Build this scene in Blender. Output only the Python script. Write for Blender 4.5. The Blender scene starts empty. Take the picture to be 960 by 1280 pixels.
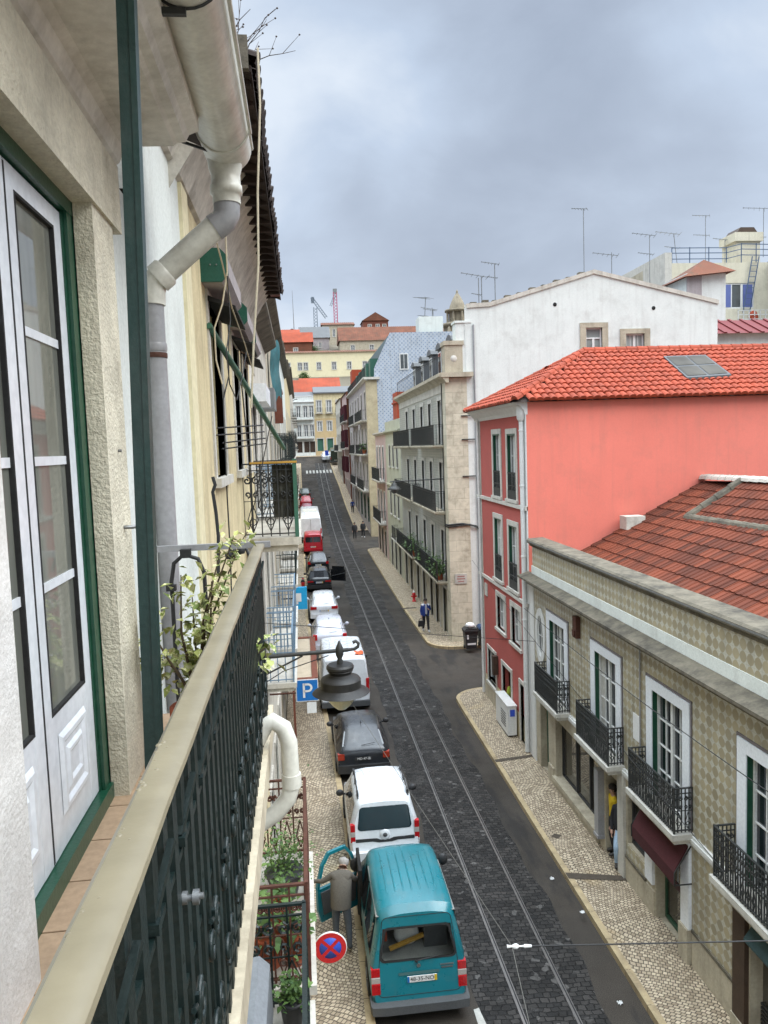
import bpy, bmesh, math, random
from mathutils import Vector, Matrix, noise as mnoise
random.seed(7)
SC = bpy.context.scene
COL = SC.collection
R = math.radians
PI = math.pi

# ------------------------------------------------------------------ camera model (pinhole, 26 mm equivalent phone lens)
CAM_Z = 10.0
FPX, CX, CY = 961.0, 480.0, 640.0          # focal length and centre for a 960 x 1280 frame
_y = Vector(((375 - CX) / FPX, (561 - CY) / FPX, 1.0)).normalized()
_u = Vector((-math.sin(R(2.0)), -math.cos(R(2.0)), 0.0)); _u.z = -(_u.x * _y.x + _u.y * _y.y) / _y.z; _u.normalize()
_x = _y.cross(_u)
WM = Matrix((_x, _y, _u))                    # world = WM @ (right, down, forward)

# ------------------------------------------------------------------ mesh builder
class MB:
    def __init__(s): s.v = []; s.f = []; s.m = []; s.s = []; s.mi = 0; s.sm = False
    def add(s, vs, fs, smooth=None):
        b = len(s.v); s.v.extend([tuple(p) for p in vs])
        for f in fs:
            s.f.append([b + i for i in f]); s.m.append(s.mi); s.s.append(s.sm if smooth is None else smooth)
        return s
    def poly(s, pts): return s.add(pts, [list(range(len(pts)))])
    def box(s, x0, x1, y0, y1, z0, z1):
        return s.add([(x0,y0,z0),(x1,y0,z0),(x1,y1,z0),(x0,y1,z0),(x0,y0,z1),(x1,y0,z1),(x1,y1,z1),(x0,y1,z1)],
                     [(0,3,2,1),(4,5,6,7),(0,1,5,4),(1,2,6,5),(2,3,7,6),(3,0,4,7)])
    def obox(s, c, a, b, d):
        c, a, b, d = Vector(c), Vector(a), Vector(b), Vector(d)
        P = [c-a-b-d, c+a-b-d, c+a+b-d, c-a+b-d, c-a-b+d, c+a-b+d, c+a+b+d, c-a+b+d]
        return s.add(P, [(0,3,2,1),(4,5,6,7),(0,1,5,4),(1,2,6,5),(2,3,7,6),(3,0,4,7)])
    def bar(s, p, q, w, h=None, up=(0,0,1)):
        p, q = Vector(p), Vector(q); d = q - p
        h = w if h is None else h
        up = Vector(up)
        if d.normalized().cross(up).length < 1e-3: up = Vector((1,0,0))
        a = d.cross(up).normalized() * (w/2); b = a.cross(d).normalized() * (h/2)
        return s.obox((p+q)/2, d/2, a, b)
    def tube(s, pts, r, n=8, cap=True, smooth=True, close=False):
        pts = [Vector(p) for p in pts]; N = len(pts); rr = r if hasattr(r, '__len__') else [r]*N
        vs = []; fs = []; prev = None
        for i, p in enumerate(pts):
            if close: d = pts[(i+1) % N] - pts[i-1]
            else: d = pts[min(i+1, N-1)] - pts[max(i-1, 0)]
            d = d.normalized() if d.length > 1e-9 else Vector((0,0,1))
            if prev is None:
                a = d.cross(Vector((0,0,1)))
                if a.length < .1: a = d.cross(Vector((0,1,0)))
            else: a = prev - d * prev.dot(d)
            a.normalize(); prev = a; b = d.cross(a)
            for k in range(n):
                t = 2*PI*k/n; vs.append(p + (a*math.cos(t) + b*math.sin(t)) * rr[i])
        M_ = N if close else N-1
        for i in range(M_):
            for k in range(n):
                j = (i+1) % N
                fs.append((i*n+k, i*n+(k+1)%n, j*n+(k+1)%n, j*n+k))
        s.add(vs, fs, smooth)
        if cap and not close:
            s.add(vs[:n], [list(range(n))[::-1]], False); s.add(vs[-n:], [list(range(n))], False)
        return s
    def lathe(s, prof, c=(0,0,0), n=20, axis='z', smooth=True, sx=1, sy=1):
        c = Vector(c); vs = []; fs = []
        for r, z in prof:
            for k in range(n):
                t = 2*PI*k/n; x, y = r*math.cos(t)*sx, r*math.sin(t)*sy
                vs.append(c + Vector({'z': (x,y,z), 'x': (z,x,y), 'y': (x,z,y)}[axis]))
        for i in range(len(prof)-1):
            for k in range(n): fs.append((i*n+k, i*n+(k+1)%n, (i+1)*n+(k+1)%n, (i+1)*n+k))
        s.add(vs, fs, smooth)
        s.add(vs[:n], [list(range(n))[::-1]], False); s.add(vs[-n:], [list(range(n))], False)
        return s
    def prism(s, poly, fn, t0, t1):
        n = len(poly); vs = [fn(a, b, t0) for a, b in poly] + [fn(a, b, t1) for a, b in poly]
        fs = [list(range(n))[::-1], [n+i for i in range(n)]] + [(i, (i+1)%n, n+(i+1)%n, n+i) for i in range(n)]
        return s.add(vs, fs)
    def grid(s, fn, nu, nv, smooth=False):
        vs = [fn(i/nu, j/nv) for j in range(nv+1) for i in range(nu+1)]; w = nu+1
        return s.add(vs, [(j*w+i, j*w+i+1, (j+1)*w+i+1, (j+1)*w+i) for j in range(nv) for i in range(nu)], smooth)
    def profile(s, prof, fn, u0, u1, cap=True):          # prof: open outline (n,z) swept from u0 to u1
        n = len(prof); vs = [fn(u0,a,b) for a,b in prof] + [fn(u1,a,b) for a,b in prof]
        fs = [(i,i+1,n+i+1,n+i) for i in range(n-1)]
        s.add(vs, fs)
        if cap: s.add(vs[:n], [list(range(n))]); s.add(vs[n:], [list(range(n))])
        return s
    def build(s, name, mats, parent=None, at=None, local=False, sharp=None):
        me = bpy.data.meshes.new(name)
        mats = mats if isinstance(mats, (list, tuple)) else [mats]
        off = Vector(at) if at is not None else Vector((0,0,0))
        if parent is not None and not local: off = Vector(parent.get('_w', (0,0,0)))
        vs = s.v if off.length == 0 else [(a-off.x, b-off.y, c-off.z) for a,b,c in s.v]
        me.from_pydata(vs, [], s.f)
        for m in mats: me.materials.append(m)
        me.polygons.foreach_set('material_index', s.m); me.polygons.foreach_set('use_smooth', s.s)
        bm = bmesh.new(); bm.from_mesh(me)
        bmesh.ops.remove_doubles(bm, verts=bm.verts, dist=1e-5) if sharp is not None else None
        bmesh.ops.recalc_face_normals(bm, faces=bm.faces); bm.to_mesh(me); bm.free()
        if sharp is not None: me.set_sharp_from_angle(angle=R(sharp))
        me.update()
        o = bpy.data.objects.new(name, me); COL.objects.link(o)
        if parent is not None:
            o.parent = parent; o['_w'] = parent.get('_w', (0,0,0))
        else:
            o.location = off; o['_w'] = tuple(off)
        return o

def tag(o, label, cat, group=None, kind=None):
    if label: o['label'] = label
    if cat: o['category'] = cat
    if group: o['group'] = group
    if kind: o['kind'] = kind
    return o
def thing(name, label, cat, loc=(0,0,0), group=None, rot=(0,0,0)):
    o = bpy.data.objects.new(name, None); COL.objects.link(o); o.location = loc; o.rotation_euler = rot
    o.empty_display_size = .1; o['_w'] = tuple(loc)
    return tag(o, label, cat, group)
def part(o, label): o['label'] = label; return o
def struct(mb, name, mats, at=None):
    o = mb.build(name, mats, at=at); o['kind'] = 'structure'; return o
def copy_tree(o, parent=None):
    c = o.copy(); COL.objects.link(c)
    if parent is not None: c.parent = parent
    for ch in list(o.children): copy_tree(ch, c)
    return c

# ------------------------------------------------------------------ materials
def lin(c): c /= 255.0; return c/12.92 if c <= .04045 else ((c+.055)/1.055)**2.4
def S(r, g, b, k=1.0): return (min(lin(r)*k,1), min(lin(g)*k,1), min(lin(b)*k,1), 1)
_MATS = {}
class NT:
    def __init__(s, name):
        s.mat = bpy.data.materials.new(name); s.mat.use_nodes = True; s.t = s.mat.node_tree
        s.b = s.t.nodes['Principled BSDF']; s.co = None
    def n(s, kind, **kw):
        nd = s.t.nodes.new(kind)
        for k, v in kw.items():
            if k in nd.inputs: nd.inputs[k].default_value = v
            else: setattr(nd, k, v)
        return nd
    def l(s, a, b): s.t.links.new(a, b)
    def coord(s, scale=(1,1,1)):
        if s.co is None: s.co = s.n('ShaderNodeTexCoord').outputs['Object']
        if tuple(scale) == (1,1,1): return s.co
        m = s.n('ShaderNodeMapping'); m.inputs['Scale'].default_value = scale; s.l(s.co, m.inputs['Vector']); return m.outputs['Vector']
    def noise(s, scale, detail=4, vec=None, rough=.55):
        nd = s.n('ShaderNodeTexNoise'); nd.inputs['Scale'].default_value = scale; nd.inputs['Detail'].default_value = detail
        nd.inputs['Roughness'].default_value = rough; s.l(vec if vec is not None else s.coord(), nd.inputs['Vector']); return nd.outputs['Fac']
    def ramp(s, fac, p0, p1, c0=(0,0,0,1), c1=(1,1,1,1)):
        nd = s.n('ShaderNodeValToRGB'); e = nd.color_ramp.elements; e[0].position = p0; e[1].position = p1; e[0].color = c0; e[1].color = c1
        s.l(fac, nd.inputs['Fac']); return nd.outputs['Color']
    def mix(s, fac, a, b, mode='MIX'):
        nd = s.n('ShaderNodeMix', data_type='RGBA', blend_type=mode)
        for inp, v in ((nd.inputs['Factor'], fac), (nd.inputs['A'] if False else nd.inputs[6], a), (nd.inputs[7], b)):
            if hasattr(v, 'links') or hasattr(v, 'is_linked'): s.l(v, inp)
            else: inp.default_value = v
        return nd.outputs[2]
    def math(s, op, a, b=0.0):
        nd = s.n('ShaderNodeMath', operation=op)
        for i, v in enumerate((a, b)):
            if hasattr(v, 'is_linked'): s.l(v, nd.inputs[i])
            else: nd.inputs[i].default_value = v
        return nd.outputs[0]
    def bump(s, h, strength=.3, dist=.01):
        nd = s.n('ShaderNodeBump'); nd.inputs['Strength'].default_value = strength; nd.inputs['Distance'].default_value = dist
        s.l(h, nd.inputs['Height']); s.l(nd.outputs['Normal'], s.b.inputs['Normal'])
    def done(s, col=None, rough=None, metal=None, spec=None):
        for k, v in (('Base Color', col), ('Roughness', rough), ('Metallic', metal), ('Specular IOR Level', spec)):
            if v is None: continue
            if hasattr(v, 'is_linked'): s.l(v, s.b.inputs[k])
            else: s.b.inputs[k].default_value = v
        return s.mat

def mat(name, col, rough=.8, var=.12, scale=2.5, bump=0, bscale=60, dirt=0, dirtcol=None, streak=0, spec=.4, metal=0, fine=.06, grime_scale=1.3, isl=0):
    """painted / plastered / metal surface: broad tone variation, fine grain, blotches of dirt, rain streaks"""
    if name in _MATS: return _MATS[name]
    t = NT(name); c = Vector(col[:3])
    dk = tuple(c*(1-var)) + (1,); lt = tuple([min(1, x*(1+var*.6)) for x in c]) + (1,)
    out = t.mix(t.ramp(t.noise(scale, 5), .3, .7), dk, lt)
    if fine:
        f = t.noise(bscale*.7, 3); out = t.mix(t.ramp(f, .35, .65, (1-fine,)*3+(1,), (1+fine*.0,)*3+(1,)), out, out) if False else t.mix(fine*2, out, t.ramp(f, .3, .7, (0,0,0,1), tuple([min(1,x*1.5+.05) for x in c])+(1,)))
    dcol = dirtcol or (.10,.09,.075,1)
    if dirt: out = t.mix(t.math('MULTIPLY', t.ramp(t.noise(grime_scale, 8, rough=.68), .5, .72), dirt), out, dcol)
    if streak: out = t.mix(t.math('MULTIPLY', t.ramp(t.noise(1.0, 6, t.coord((5,5,.35)), .6), .5, .75), streak), out, dcol)
    if isl:
        g = t.n('ShaderNodeNewGeometry').outputs['Random Per Island']
        out = t.mix(isl, out, t.ramp(g, 0, 1, tuple(c*.35)+(1,), tuple([min(1,x*1.7) for x in c])+(1,)))
    if bump: t.bump(t.noise(bscale, 4), bump, .01)
    _MATS[name] = t.done(out, rough, metal, spec); return _MATS[name]

def glass(name, col=(.02,.025,.03,1), rough=.04, spec=.9):
    if name in _MATS: return _MATS[name]
    t = NT(name)
    out = t.mix(t.ramp(t.noise(.9, 3), .35, .65), tuple([x*.55 for x in col[:3]])+(1,), col)
    g = t.n('ShaderNodeNewGeometry').outputs['Random Per Island']
    _MATS[name] = t.done(out, rough, 0, spec); return _MATS[name]

M = {}
def setup_mats():
    M['white'] = mat('white_plaster', S(222,227,221,.9), .9, .06, 1.2, .25, 45, .35, (.33,.32,.29,1), .28)
    M['cove'] = mat('stained_cove', S(214,208,196,.85), .95, .2, 3, .5, 20, .85, (.1,.085,.065,1), .4)
    M['white_dirty'] = mat('dirty_white_plaster', S(205,200,188,.9), .9, .1, 1.5, .3, 40, .6, (.2,.17,.13,1), .45)
    M['cream'] = mat('cream_plaster', S(224,208,166,.85), .9, .12, 1.1, .3, 40, .55, (.26,.2,.12,1), .6)
    M['yellow'] = mat('pale_yellow_render', S(234,222,184,.86), .9, .06, .3, .1, 20, .3, (.45,.38,.24,1), .25)
    M['pink'] = mat('salmon_pink_render', S(236,131,114,.9), .9, .08, .5, .15, 40, .4, (.52,.18,.135,1), .35, fine=.015)
    M['pink_shaded'] = mat('shaded_pink_render', S(186,92,84,.85), .9, .07, 1.2, .2, 40, .3, (.24,.08,.065,1), .2)  # darker copy of the salmon render: the street front's shade is in its colour
    M['stone'] = mat('limestone', S(190,180,158,.84), .85, .16, 2.2, .5, 30, .55, (.13,.105,.07,1), .35)
    M['stonewall'] = stone_blocks('limestone_blocks', S(208,200,178,.84))
    M['stone_dark'] = mat('weathered_limestone', S(126,118,102,.7), .95, .4, 3.0, .6, 26, 1.0, (.035,.032,.027,1), .5)
    M['stone_pale'] = mat('pale_stone_trim', S(208,204,194,.85), .85, .1, 2.5, .3, 36, .45, (.22,.2,.17,1), .4)
    M['rough_stone'] = mat('rough_cream_stone', S(226,218,196,.9), .95, .2, 5, 1.0, 60, .7, (.2,.165,.11,1), .2)
    M['roughcast'] = mat('pale_rough_render', S(236,232,226,.92), .95, .07, 4, .45, 70, .35, (.3,.27,.22,1), .1)
    M['soffit'] = mat('weathered_soffit', S(232,228,218,.92), .9, .12, 1.6, .35, 30, .55, (.2,.18,.145,1), .2)
    M['greytile'] = azulejo('grey_facade_tile', S(176,178,172,.8), S(136,142,138,.8), .14)
    M['khakitile'] = azulejo('khaki_facade_tile', S(206,203,188,.8), S(172,160,130,.8), .205, khaki=True)
    M['bluetile'] = azulejo('blue_facade_tile', S(196,203,212,.8), S(148,163,184,.82), .42, diag=True)
    M['greenish'] = mat('pale_green_render', S(186,186,164,.85), .9, .08, 1, .2, 40, .45, (.2,.19,.15,1), .4)
    M['greywall'] = mat('grey_lilac_render', S(176,168,168,.85), .9, .1, .8, .2, 40, .45, (.2,.18,.17,1), .45)
    M['roseplaster'] = mat('pale_rose_render', S(196,170,166,.85), .9, .1, .8, .2, 40, .4, (.2,.16,.15,1), .4)
    M['roof_orange'] = mat('orange_roof_tile', S(200,84,48,.52), .8, .14, 3, .2, 40, .2, (.2,.07,.03,1), isl=.22)
    M['roof_dark'] = mat('weathered_roof_tile', S(138,68,42,.5), .9, .35, 1.2, .3, 40, .75, (.03,.02,.015,1), isl=.6)
    M['roof_brown'] = mat('brown_roof_tile', S(142,86,62,.58), .9, .35, .5, .2, 30, .8, (.07,.055,.035,1), .3)
    M['roof_far'] = mat('far_orange_tile', S(196,88,54,.55), .9, .3, .45, .2, 30, .6, (.16,.06,.035,1), .35)
    M['roof_under'] = mat('dark_tile_underside', S(56,44,38,.8), .95, .3, 6, .6, 30, .5, (.012,.01,.008,1), isl=.35)  # very dark brown tile with near-black blotches, tone varies per tile
    M['roof_grey'] = mat('grey_slate_roof', S(112,114,116,.7), .75, .1, .8, .1, 30, .3)
    M['iron'] = mat('black_iron', S(46,48,47,.9), .55, .25, 12, .3, 120, .3, (.05,.035,.025,1), spec=.5)
    M['iron_green'] = mat('dark_green_iron', S(12,32,30,.8), .42, .2, 10, .25, 90, .25, (.008,.012,.012,1), spec=.5)
    M['rail_top'] = mat('beige_gloss_paint', S(164,153,126,.68), .32, .16, 3, .15, 14, .25, (.24,.2,.14,1), spec=.5)
    M['green_paint'] = mat('dark_green_gloss', S(26,84,60,.75), .3, .15, 4, .12, 50, .25, (.012,.05,.035,1), spec=.5)
    M['green_pole'] = mat('worn_green_post', S(36,66,62,.8), .45, .2, 8, .2, 60, .35, (.12,.13,.12,1), spec=.5)
    M['green_mid'] = mat('green_metal', S(60,112,92,.8), .45, .15, 5, .1, 60, .2, spec=.5)
    M['green_box'] = mat('green_shutter_box', S(24,92,76,.8), .5, .1, 5, .1, 60, .15)
    M['pvc'] = mat('white_pvc', S(234,238,243,.95), .25, .02, 3, 0, 30, .03, (.4,.38,.33,1), spec=.5)
    M['pvc_old'] = mat('aged_pvc_pipe', S(222,220,208,.9), .38, .07, 4, .08, 40, .45, (.26,.23,.17,1), .3, spec=.5)
    M['pvc_grey'] = mat('grey_pvc_pipe', S(158,158,160,.86), .4, .08, 4, .08, 40, .3, (.2,.18,.16,1), spec=.5)
    M['wiregrey'] = mat('weathered_wire', S(112,110,104,.7), .6, .1)
    M['paintwhite'] = mat('white_paint', S(228,228,224,.88), .5, .05, 3, .05, 40, .2, (.4,.38,.34,1), .15)
    M['wood'] = mat('dark_wood', S(74,56,42,.8), .6, .25, 6, .2, 50)
    M['wood_yellow'] = mat('yellow_plank', S(214,164,70,.8), .6, .15, 8, .1, 50, .3)
    M['terracotta_floor'] = mat('tan_floor_tile', S(206,174,142,.78), .6, .12, 6, .1, 50, .3)
    M['terracotta'] = mat('terracotta', S(192,96,58,.75), .8, .2, 9, .2, 60, .4, (.3,.25,.2,1))
    M['rust'] = mat('rusty_iron', S(96,58,44,.75), .8, .35, 14, .4, 70, .5, (.05,.025,.015,1))
    M['glass'] = glass('window_glass'); M['glass3'] = glass('shuttered_glass', (.3,.32,.3,1), .2, .5); M['glass2'] = glass('window_glass_pale', (.09,.1,.1,1), .06, .7); M['shopglass'] = glass('shop_glass', (.075,.068,.055,1), .02, 1.0)
    M['doorglass'] = door_glass()
    M['curtain'] = mat('pale_curtain', S(206,204,196,.7), .9, .12, 6, 0, 30)
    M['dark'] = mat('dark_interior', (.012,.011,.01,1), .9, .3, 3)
    M['rubber'] = mat('black_rubber', (.018,.018,.018,1), .75, .2, 10)
    M['blackplastic'] = mat('black_plastic', (.03,.03,.031,1), .5, .15, 8)
    M['greyplastic'] = mat('grey_plastic', S(96,98,100,.7), .55, .1, 6)
    M['chrome'] = mat('bright_metal', S(196,198,200,.8), .28, .06, 5, metal=.9)
    M['steel'] = mat('galvanised_steel', S(150,152,152,.8), .45, .15, 8, metal=.6)
    M['cable'] = mat('black_cable', (.02,.02,.02,1), .6, .1); M['cable_w'] = mat('cream_cable', S(198,186,160,.85), .6, .1)
    M['leafy'] = leaf('green_leaf', (.05,.11,.03,1), (.12,.2,.05,1)); M['varieg'] = leaf('variegated_leaf', (.14,.2,.035,1), (.5,.52,.17,1), True)
    M['stem'] = mat('plant_stem', (.1,.07,.04,1), .8)
    M['dry'] = mat('dry_twig', S(96,84,78,.7), .9)
    M['red'] = mat('red_enamel', S(206,34,40,.85), .4, .05); M['signwhite'] = mat('white_enamel', S(232,232,230,.9), .4, .03)
    M['signblue'] = mat('blue_enamel', S(16,112,190,.9), .4, .04); M['cyan'] = mat('cyan_sign', S(30,160,214,.95), .4, .05); M['signviolet'] = mat('sign_violet_blue', S(58,88,200,.9), .4, .04)
    M['burgundy'] = mat('burgundy_canvas', S(74,26,30,.8), .9, .15, 5, .1, 60)
    M['canvas'] = mat('beige_canvas', S(206,190,166,.75), .9, .12, 5, .1, 60, .3); M['brownframe'] = mat('brown_timber', S(122,66,46,.8), .7, .2, 5, .1, 50)
    M['teal_cloth'] = mat('teal_tarpaulin', S(46,104,110,.8), .7, .3, 6, .2, 30, .3)
    M['rail'] = mat('worn_rail_steel', S(150,146,142,.75), .33, .2, 6, metal=.75)

def leaf(name, c0, c1, varieg=False):
    t = NT(name); g = t.n('ShaderNodeNewGeometry').outputs['Random Per Island']
    out = t.ramp(g, .1, .9, c0, c1)
    if varieg: out = t.mix(t.ramp(t.noise(45, 2), .52, .58), out, (.62,.6,.34,1))
    t.b.inputs['Subsurface Weight'].default_value = 0
    return t.done(out, .5, 0, .4)

def clear_glass():
    t = NT('clear_car_glass'); t.b.inputs['Transmission Weight'].default_value = 1; t.b.inputs['IOR'].default_value = 1.3
    return t.done((.62,.66,.64,1), .0, 0, .6)
def van_glass():
    t = NT('van_rear_glass')
    out = t.mix(t.ramp(t.noise(2.6, 0, t.coord((1,1,1.6)), .5), .35, .75), (.012,.012,.012,1), (.12,.115,.11,1))
    return t.done(out, .04, 0, .9)

def door_glass():
    t = NT('door_glass')
    t.b.inputs['Transmission Weight'].default_value = .0
    out = t.mix(t.ramp(t.noise(1.2, 3, t.coord((3,3,.5))), .35, .65), (.08,.086,.076,1), (.24,.245,.21,1))  # pale beige reflection painted into the pane colour as soft bands
    return t.done(out, .03, 0, .8)

def stone_blocks(name, col):
    t = NT(name); co = t.coord()
    sx = t.n('ShaderNodeSeparateXYZ'); t.l(co, sx.inputs[0])
    cm = t.n('ShaderNodeCombineXYZ'); t.l(t.math('ADD', sx.outputs[0], sx.outputs[1]), cm.inputs[0]); t.l(sx.outputs[2], cm.inputs[1])
    b = t.n('ShaderNodeTexBrick'); t.l(cm.outputs[0], b.inputs['Vector'])
    for k, v in (('Scale',1.0),('Mortar Size',.012),('Brick Width',.95),('Row Height',.52),('Mortar Smooth',.3)): b.inputs[k].default_value = v
    c = Vector(col[:3]); b.inputs['Color1'].default_value = tuple(c*.86)+(1,); b.inputs['Color2'].default_value = tuple(c*1.08)+(1,); b.inputs['Mortar'].default_value = tuple(c*.66)+(1,)
    out = t.mix(t.math('MULTIPLY', t.ramp(t.noise(1.5, 8, rough=.7), .48, .72), .6), b.outputs['Color'], (.15,.12,.08,1))
    out = t.mix(t.math('MULTIPLY', t.ramp(t.noise(5, 6), .45, .7), .35), out, tuple([min(1,x*1.35) for x in c])+(1,))
    t.bump(t.noise(28, 5), .4, .01)
    return t.done(out, .9, 0, .3)

def azulejo(name, base, fig, size, khaki=False, diag=False):
    """glazed facade tiles: each tile a figure on a paler ground, thin joints, a little tone per tile"""
    t = NT(name); co = t.coord(); sx = t.n('ShaderNodeSeparateXYZ'); t.l(co, sx.inputs[0])
    h = t.math('ADD', sx.outputs[0], sx.outputs[1]); v = sx.outputs[2]
    if diag: h, v = t.math('ADD', h, v), t.math('SUBTRACT', h, v)
    a = t.math('DIVIDE', h, size); b = t.math('DIVIDE', v, size)
    fa = t.math('SUBTRACT', t.math('FRACT', a), .5); fb = t.math('SUBTRACT', t.math('FRACT', b), .5)
    aa, ab = t.math('ABSOLUTE', fa), t.math('ABSOLUTE', fb)
    if khaki:
        # brown figure filling the tile, a pale four-armed star where four tiles meet
        ca, cb = t.math('SUBTRACT', .5, aa), t.math('SUBTRACT', .5, ab)
        r = t.math('ADD', t.math('POWER', t.math('MAXIMUM', ca, .0001), .55), t.math('POWER', t.math('MAXIMUM', cb, .0001), .55))
        r = t.math('ADD', r, t.math('MULTIPLY', t.math('SUBTRACT', t.noise(24, 3), .5), .25))
        mask = t.ramp(r, .72, .83, (0,0,0,1), (1,1,1,1))
    else:
        r = t.math('ADD', aa, ab); mask = t.ramp(t.math('ADD', r, t.math('MULTIPLY', t.noise(16, 3), .12)), .38, .5, (1,1,1,1), (0,0,0,1))
    cell = t.n('ShaderNodeTexWhiteNoise', noise_dimensions='2D'); cm = t.n('ShaderNodeCombineXYZ')
    t.l(t.math('FLOOR', a), cm.inputs[0]); t.l(t.math('FLOOR', b), cm.inputs[1]); t.l(cm.outputs[0], cell.inputs['Vector'])
    figc = t.mix(cell.outputs['Value'], tuple([x*.82 for x in fig[:3]])+(1,), tuple([min(1,x*1.18) for x in fig[:3]])+(1,))
    out = t.mix(mask, base, figc)
    out = t.mix(t.math('MULTIPLY', t.ramp(t.math('MAXIMUM', aa, ab), .475, .492), .45), out, tuple([x*.4 for x in base[:3]])+(1,))
    out = t.mix(t.math('MULTIPLY', t.ramp(t.noise(1.1, 8, rough=.7), .48, .75), .5), out, tuple([x*.45 for x in base[:3]])+(1,))
    out = t.mix(t.math('MULTIPLY', t.ramp(t.noise(1.0, 6, t.coord((4,4,.3))), .5, .75), .4), out, (.12,.11,.09,1))
    return t.done(out, .38, 0, .45)

def paving_mats():
    # asphalt
    t = NT('asphalt'); n1 = t.noise(.35, 6, rough=.65); n2 = t.noise(70, 3)
    out = t.mix(t.ramp(n1, .35, .68), (.021,.0175,.0145,1), (.058,.048,.039,1)); out = t.mix(.42, out, t.ramp(n2, .34, .66, (.006,.0055,.005,1), (.125,.108,.09,1)))
    out = t.mix(t.math('MULTIPLY', t.ramp(t.noise(1.1, 7, t.coord((1,.25,1)), .65), .52, .62), .6), out, (.018,.018,.019,1))
    t.bump(n2, .5, .006); M['asphalt'] = t.done(out, t.ramp(t.noise(.6, 5), .4, .62, (.7,.7,.7,1), (.95,.95,.95,1)), 0, .2)
    # dark basalt setts round the rails, in courses across the street
    t = NT('basalt_setts'); co = t.coord(); mp = t.n('ShaderNodeMapping'); mp.inputs['Rotation'].default_value = (0,0,R(4)); t.l(co, mp.inputs['Vector'])
    wob = t.n('ShaderNodeTexNoise'); wob.inputs['Scale'].default_value = 4.2; t.l(co, wob.inputs['Vector'])
    vm = t.n('ShaderNodeVectorMath', operation='MULTIPLY_ADD'); t.l(wob.outputs['Color'], vm.inputs[0]); vm.inputs[1].default_value = (.16,.13,0); t.l(mp.outputs['Vector'], vm.inputs[2])
    b = t.n('ShaderNodeTexBrick'); t.l(vm.outputs[0], b.inputs['Vector'])
    for k, v in (('Scale',1.0),('Mortar Size',.011),('Brick Width',.155),('Row Height',.115),('Mortar Smooth',.6),('Bias',-.1)): b.inputs[k].default_value = v
    b.inputs['Color1'].default_value = (.013,.0118,.0108,1); b.inputs['Color2'].default_value = (.046,.041,.037,1); b.inputs['Mortar'].default_value = (.005,.0045,.004,1)
    vo = t.n('ShaderNodeTexVoronoi'); vo.inputs['Scale'].default_value = 9.0; t.l(vm.outputs[0], vo.inputs['Vector'])
    sp = t.n('ShaderNodeSeparateColor'); t.l(vo.outputs['Color'], sp.inputs[0])
    out = t.mix(t.math('MULTIPLY', t.ramp(sp.outputs[0], .965, .98), .5), b.outputs['Color'], (.16,.15,.14,1))
    out = t.mix(t.math('MULTIPLY', t.ramp(t.noise(.7, 6, rough=.7), .5, .7), .55), out, (.014,.013,.013,1))
    fac = t.math('SUBTRACT', 1.0, b.outputs['Fac'])
    t.bump(t.math('ADD', fac, t.math('MULTIPLY', t.noise(40, 3), .35)), .8, .02)
    M['setts'] = t.done(out, t.ramp(t.noise(1.4, 4), .35, .65, (.5,.5,.5,1), (.85,.85,.85,1)), 0, .3)
    # calcada: small limestone cubes, dark joints
    t = NT('limestone_mosaic_paving'); co = t.coord()
    rt = t.n('ShaderNodeMapping'); rt.inputs['Rotation'].default_value = (0,0,R(38)); t.l(co, rt.inputs['Vector'])
    vec = rt.outputs['Vector']
    for sc, amp in ((.55,.9),(6.0,.045)):
        wb = t.n('ShaderNodeTexNoise'); wb.inputs['Scale'].default_value = sc; wb.inputs['Detail'].default_value = 1; t.l(co, wb.inputs['Vector'])
        wv = t.n('ShaderNodeVectorMath', operation='MULTIPLY_ADD'); t.l(wb.outputs['Color'], wv.inputs[0]); wv.inputs[1].default_value = (amp,amp,0); t.l(vec, wv.inputs[2]); vec = wv.outputs[0]
    b = t.n('ShaderNodeTexBrick'); t.l(vec, b.inputs['Vector'])
    for k, v in (('Scale',1.0),('Mortar Size',.0135),('Brick Width',.088),('Row Height',.084),('Mortar Smooth',.8),('Bias',0)): b.inputs[k].default_value = v
    b.inputs['Color1'].default_value = (.28,.22,.15,1); b.inputs['Color2'].default_value = (.56,.465,.335,1); b.inputs['Mortar'].default_value = (.07,.052,.034,1)
    out = b.outputs['Color']; jm = t.math('SUBTRACT', 1.0, b.outputs['Fac'])
    out = t.mix(t.math('MULTIPLY', t.ramp(t.noise(.8, 8, rough=.7), .5, .74), .5), out, (.17,.13,.085,1))
    out = t.mix(t.math('MULTIPLY', t.ramp(t.noise(.45, 5), .62, .72), .45), out, (.42,.29,.12,1))
    t.bump(jm, .7, .012); M['calcada'] = t.done(out, .75, 0, .4)
    M['kerb'] = mat('limestone_kerb', S(192,171,134,.8), .8, .2, 3, .4, 40, .6, (.12,.09,.06,1))
    M['groundsheet'] = mat('bare_ground', S(120,112,96,.7), .95, .2, .2, .2, 5)
    M['hillgreen'] = mat('hill_scrub', (.06,.075,.035,1), .95, .4, .08, .3, 2)
    M['paintline'] = mat('road_paint', S(196,194,186,.8), .7, .15, 5, .1, 40, .6, (.06,.06,.06,1))
    M['drain'] = mat('drain_slab', S(86,76,64,.75), .85, .25, 6, .3, 40)
# ------------------------------------------------------------------ facade helpers
def right_of(x): return lambda u, n, z: (x - n, u, z)          # facade on the right of the street, looks to -X
def left_of(x): return lambda u, n, z: (x + n, u, z)            # facade on the left of the street, looks to +X
def front_of(y): return lambda u, n, z: (u, y - n, z)           # wall that looks down the street to -Y
def gz(y):
    if y < 66: return 0.0
    return 8.4 * ((min(y, 158) - 66) / 92.0) ** 1.9

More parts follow.
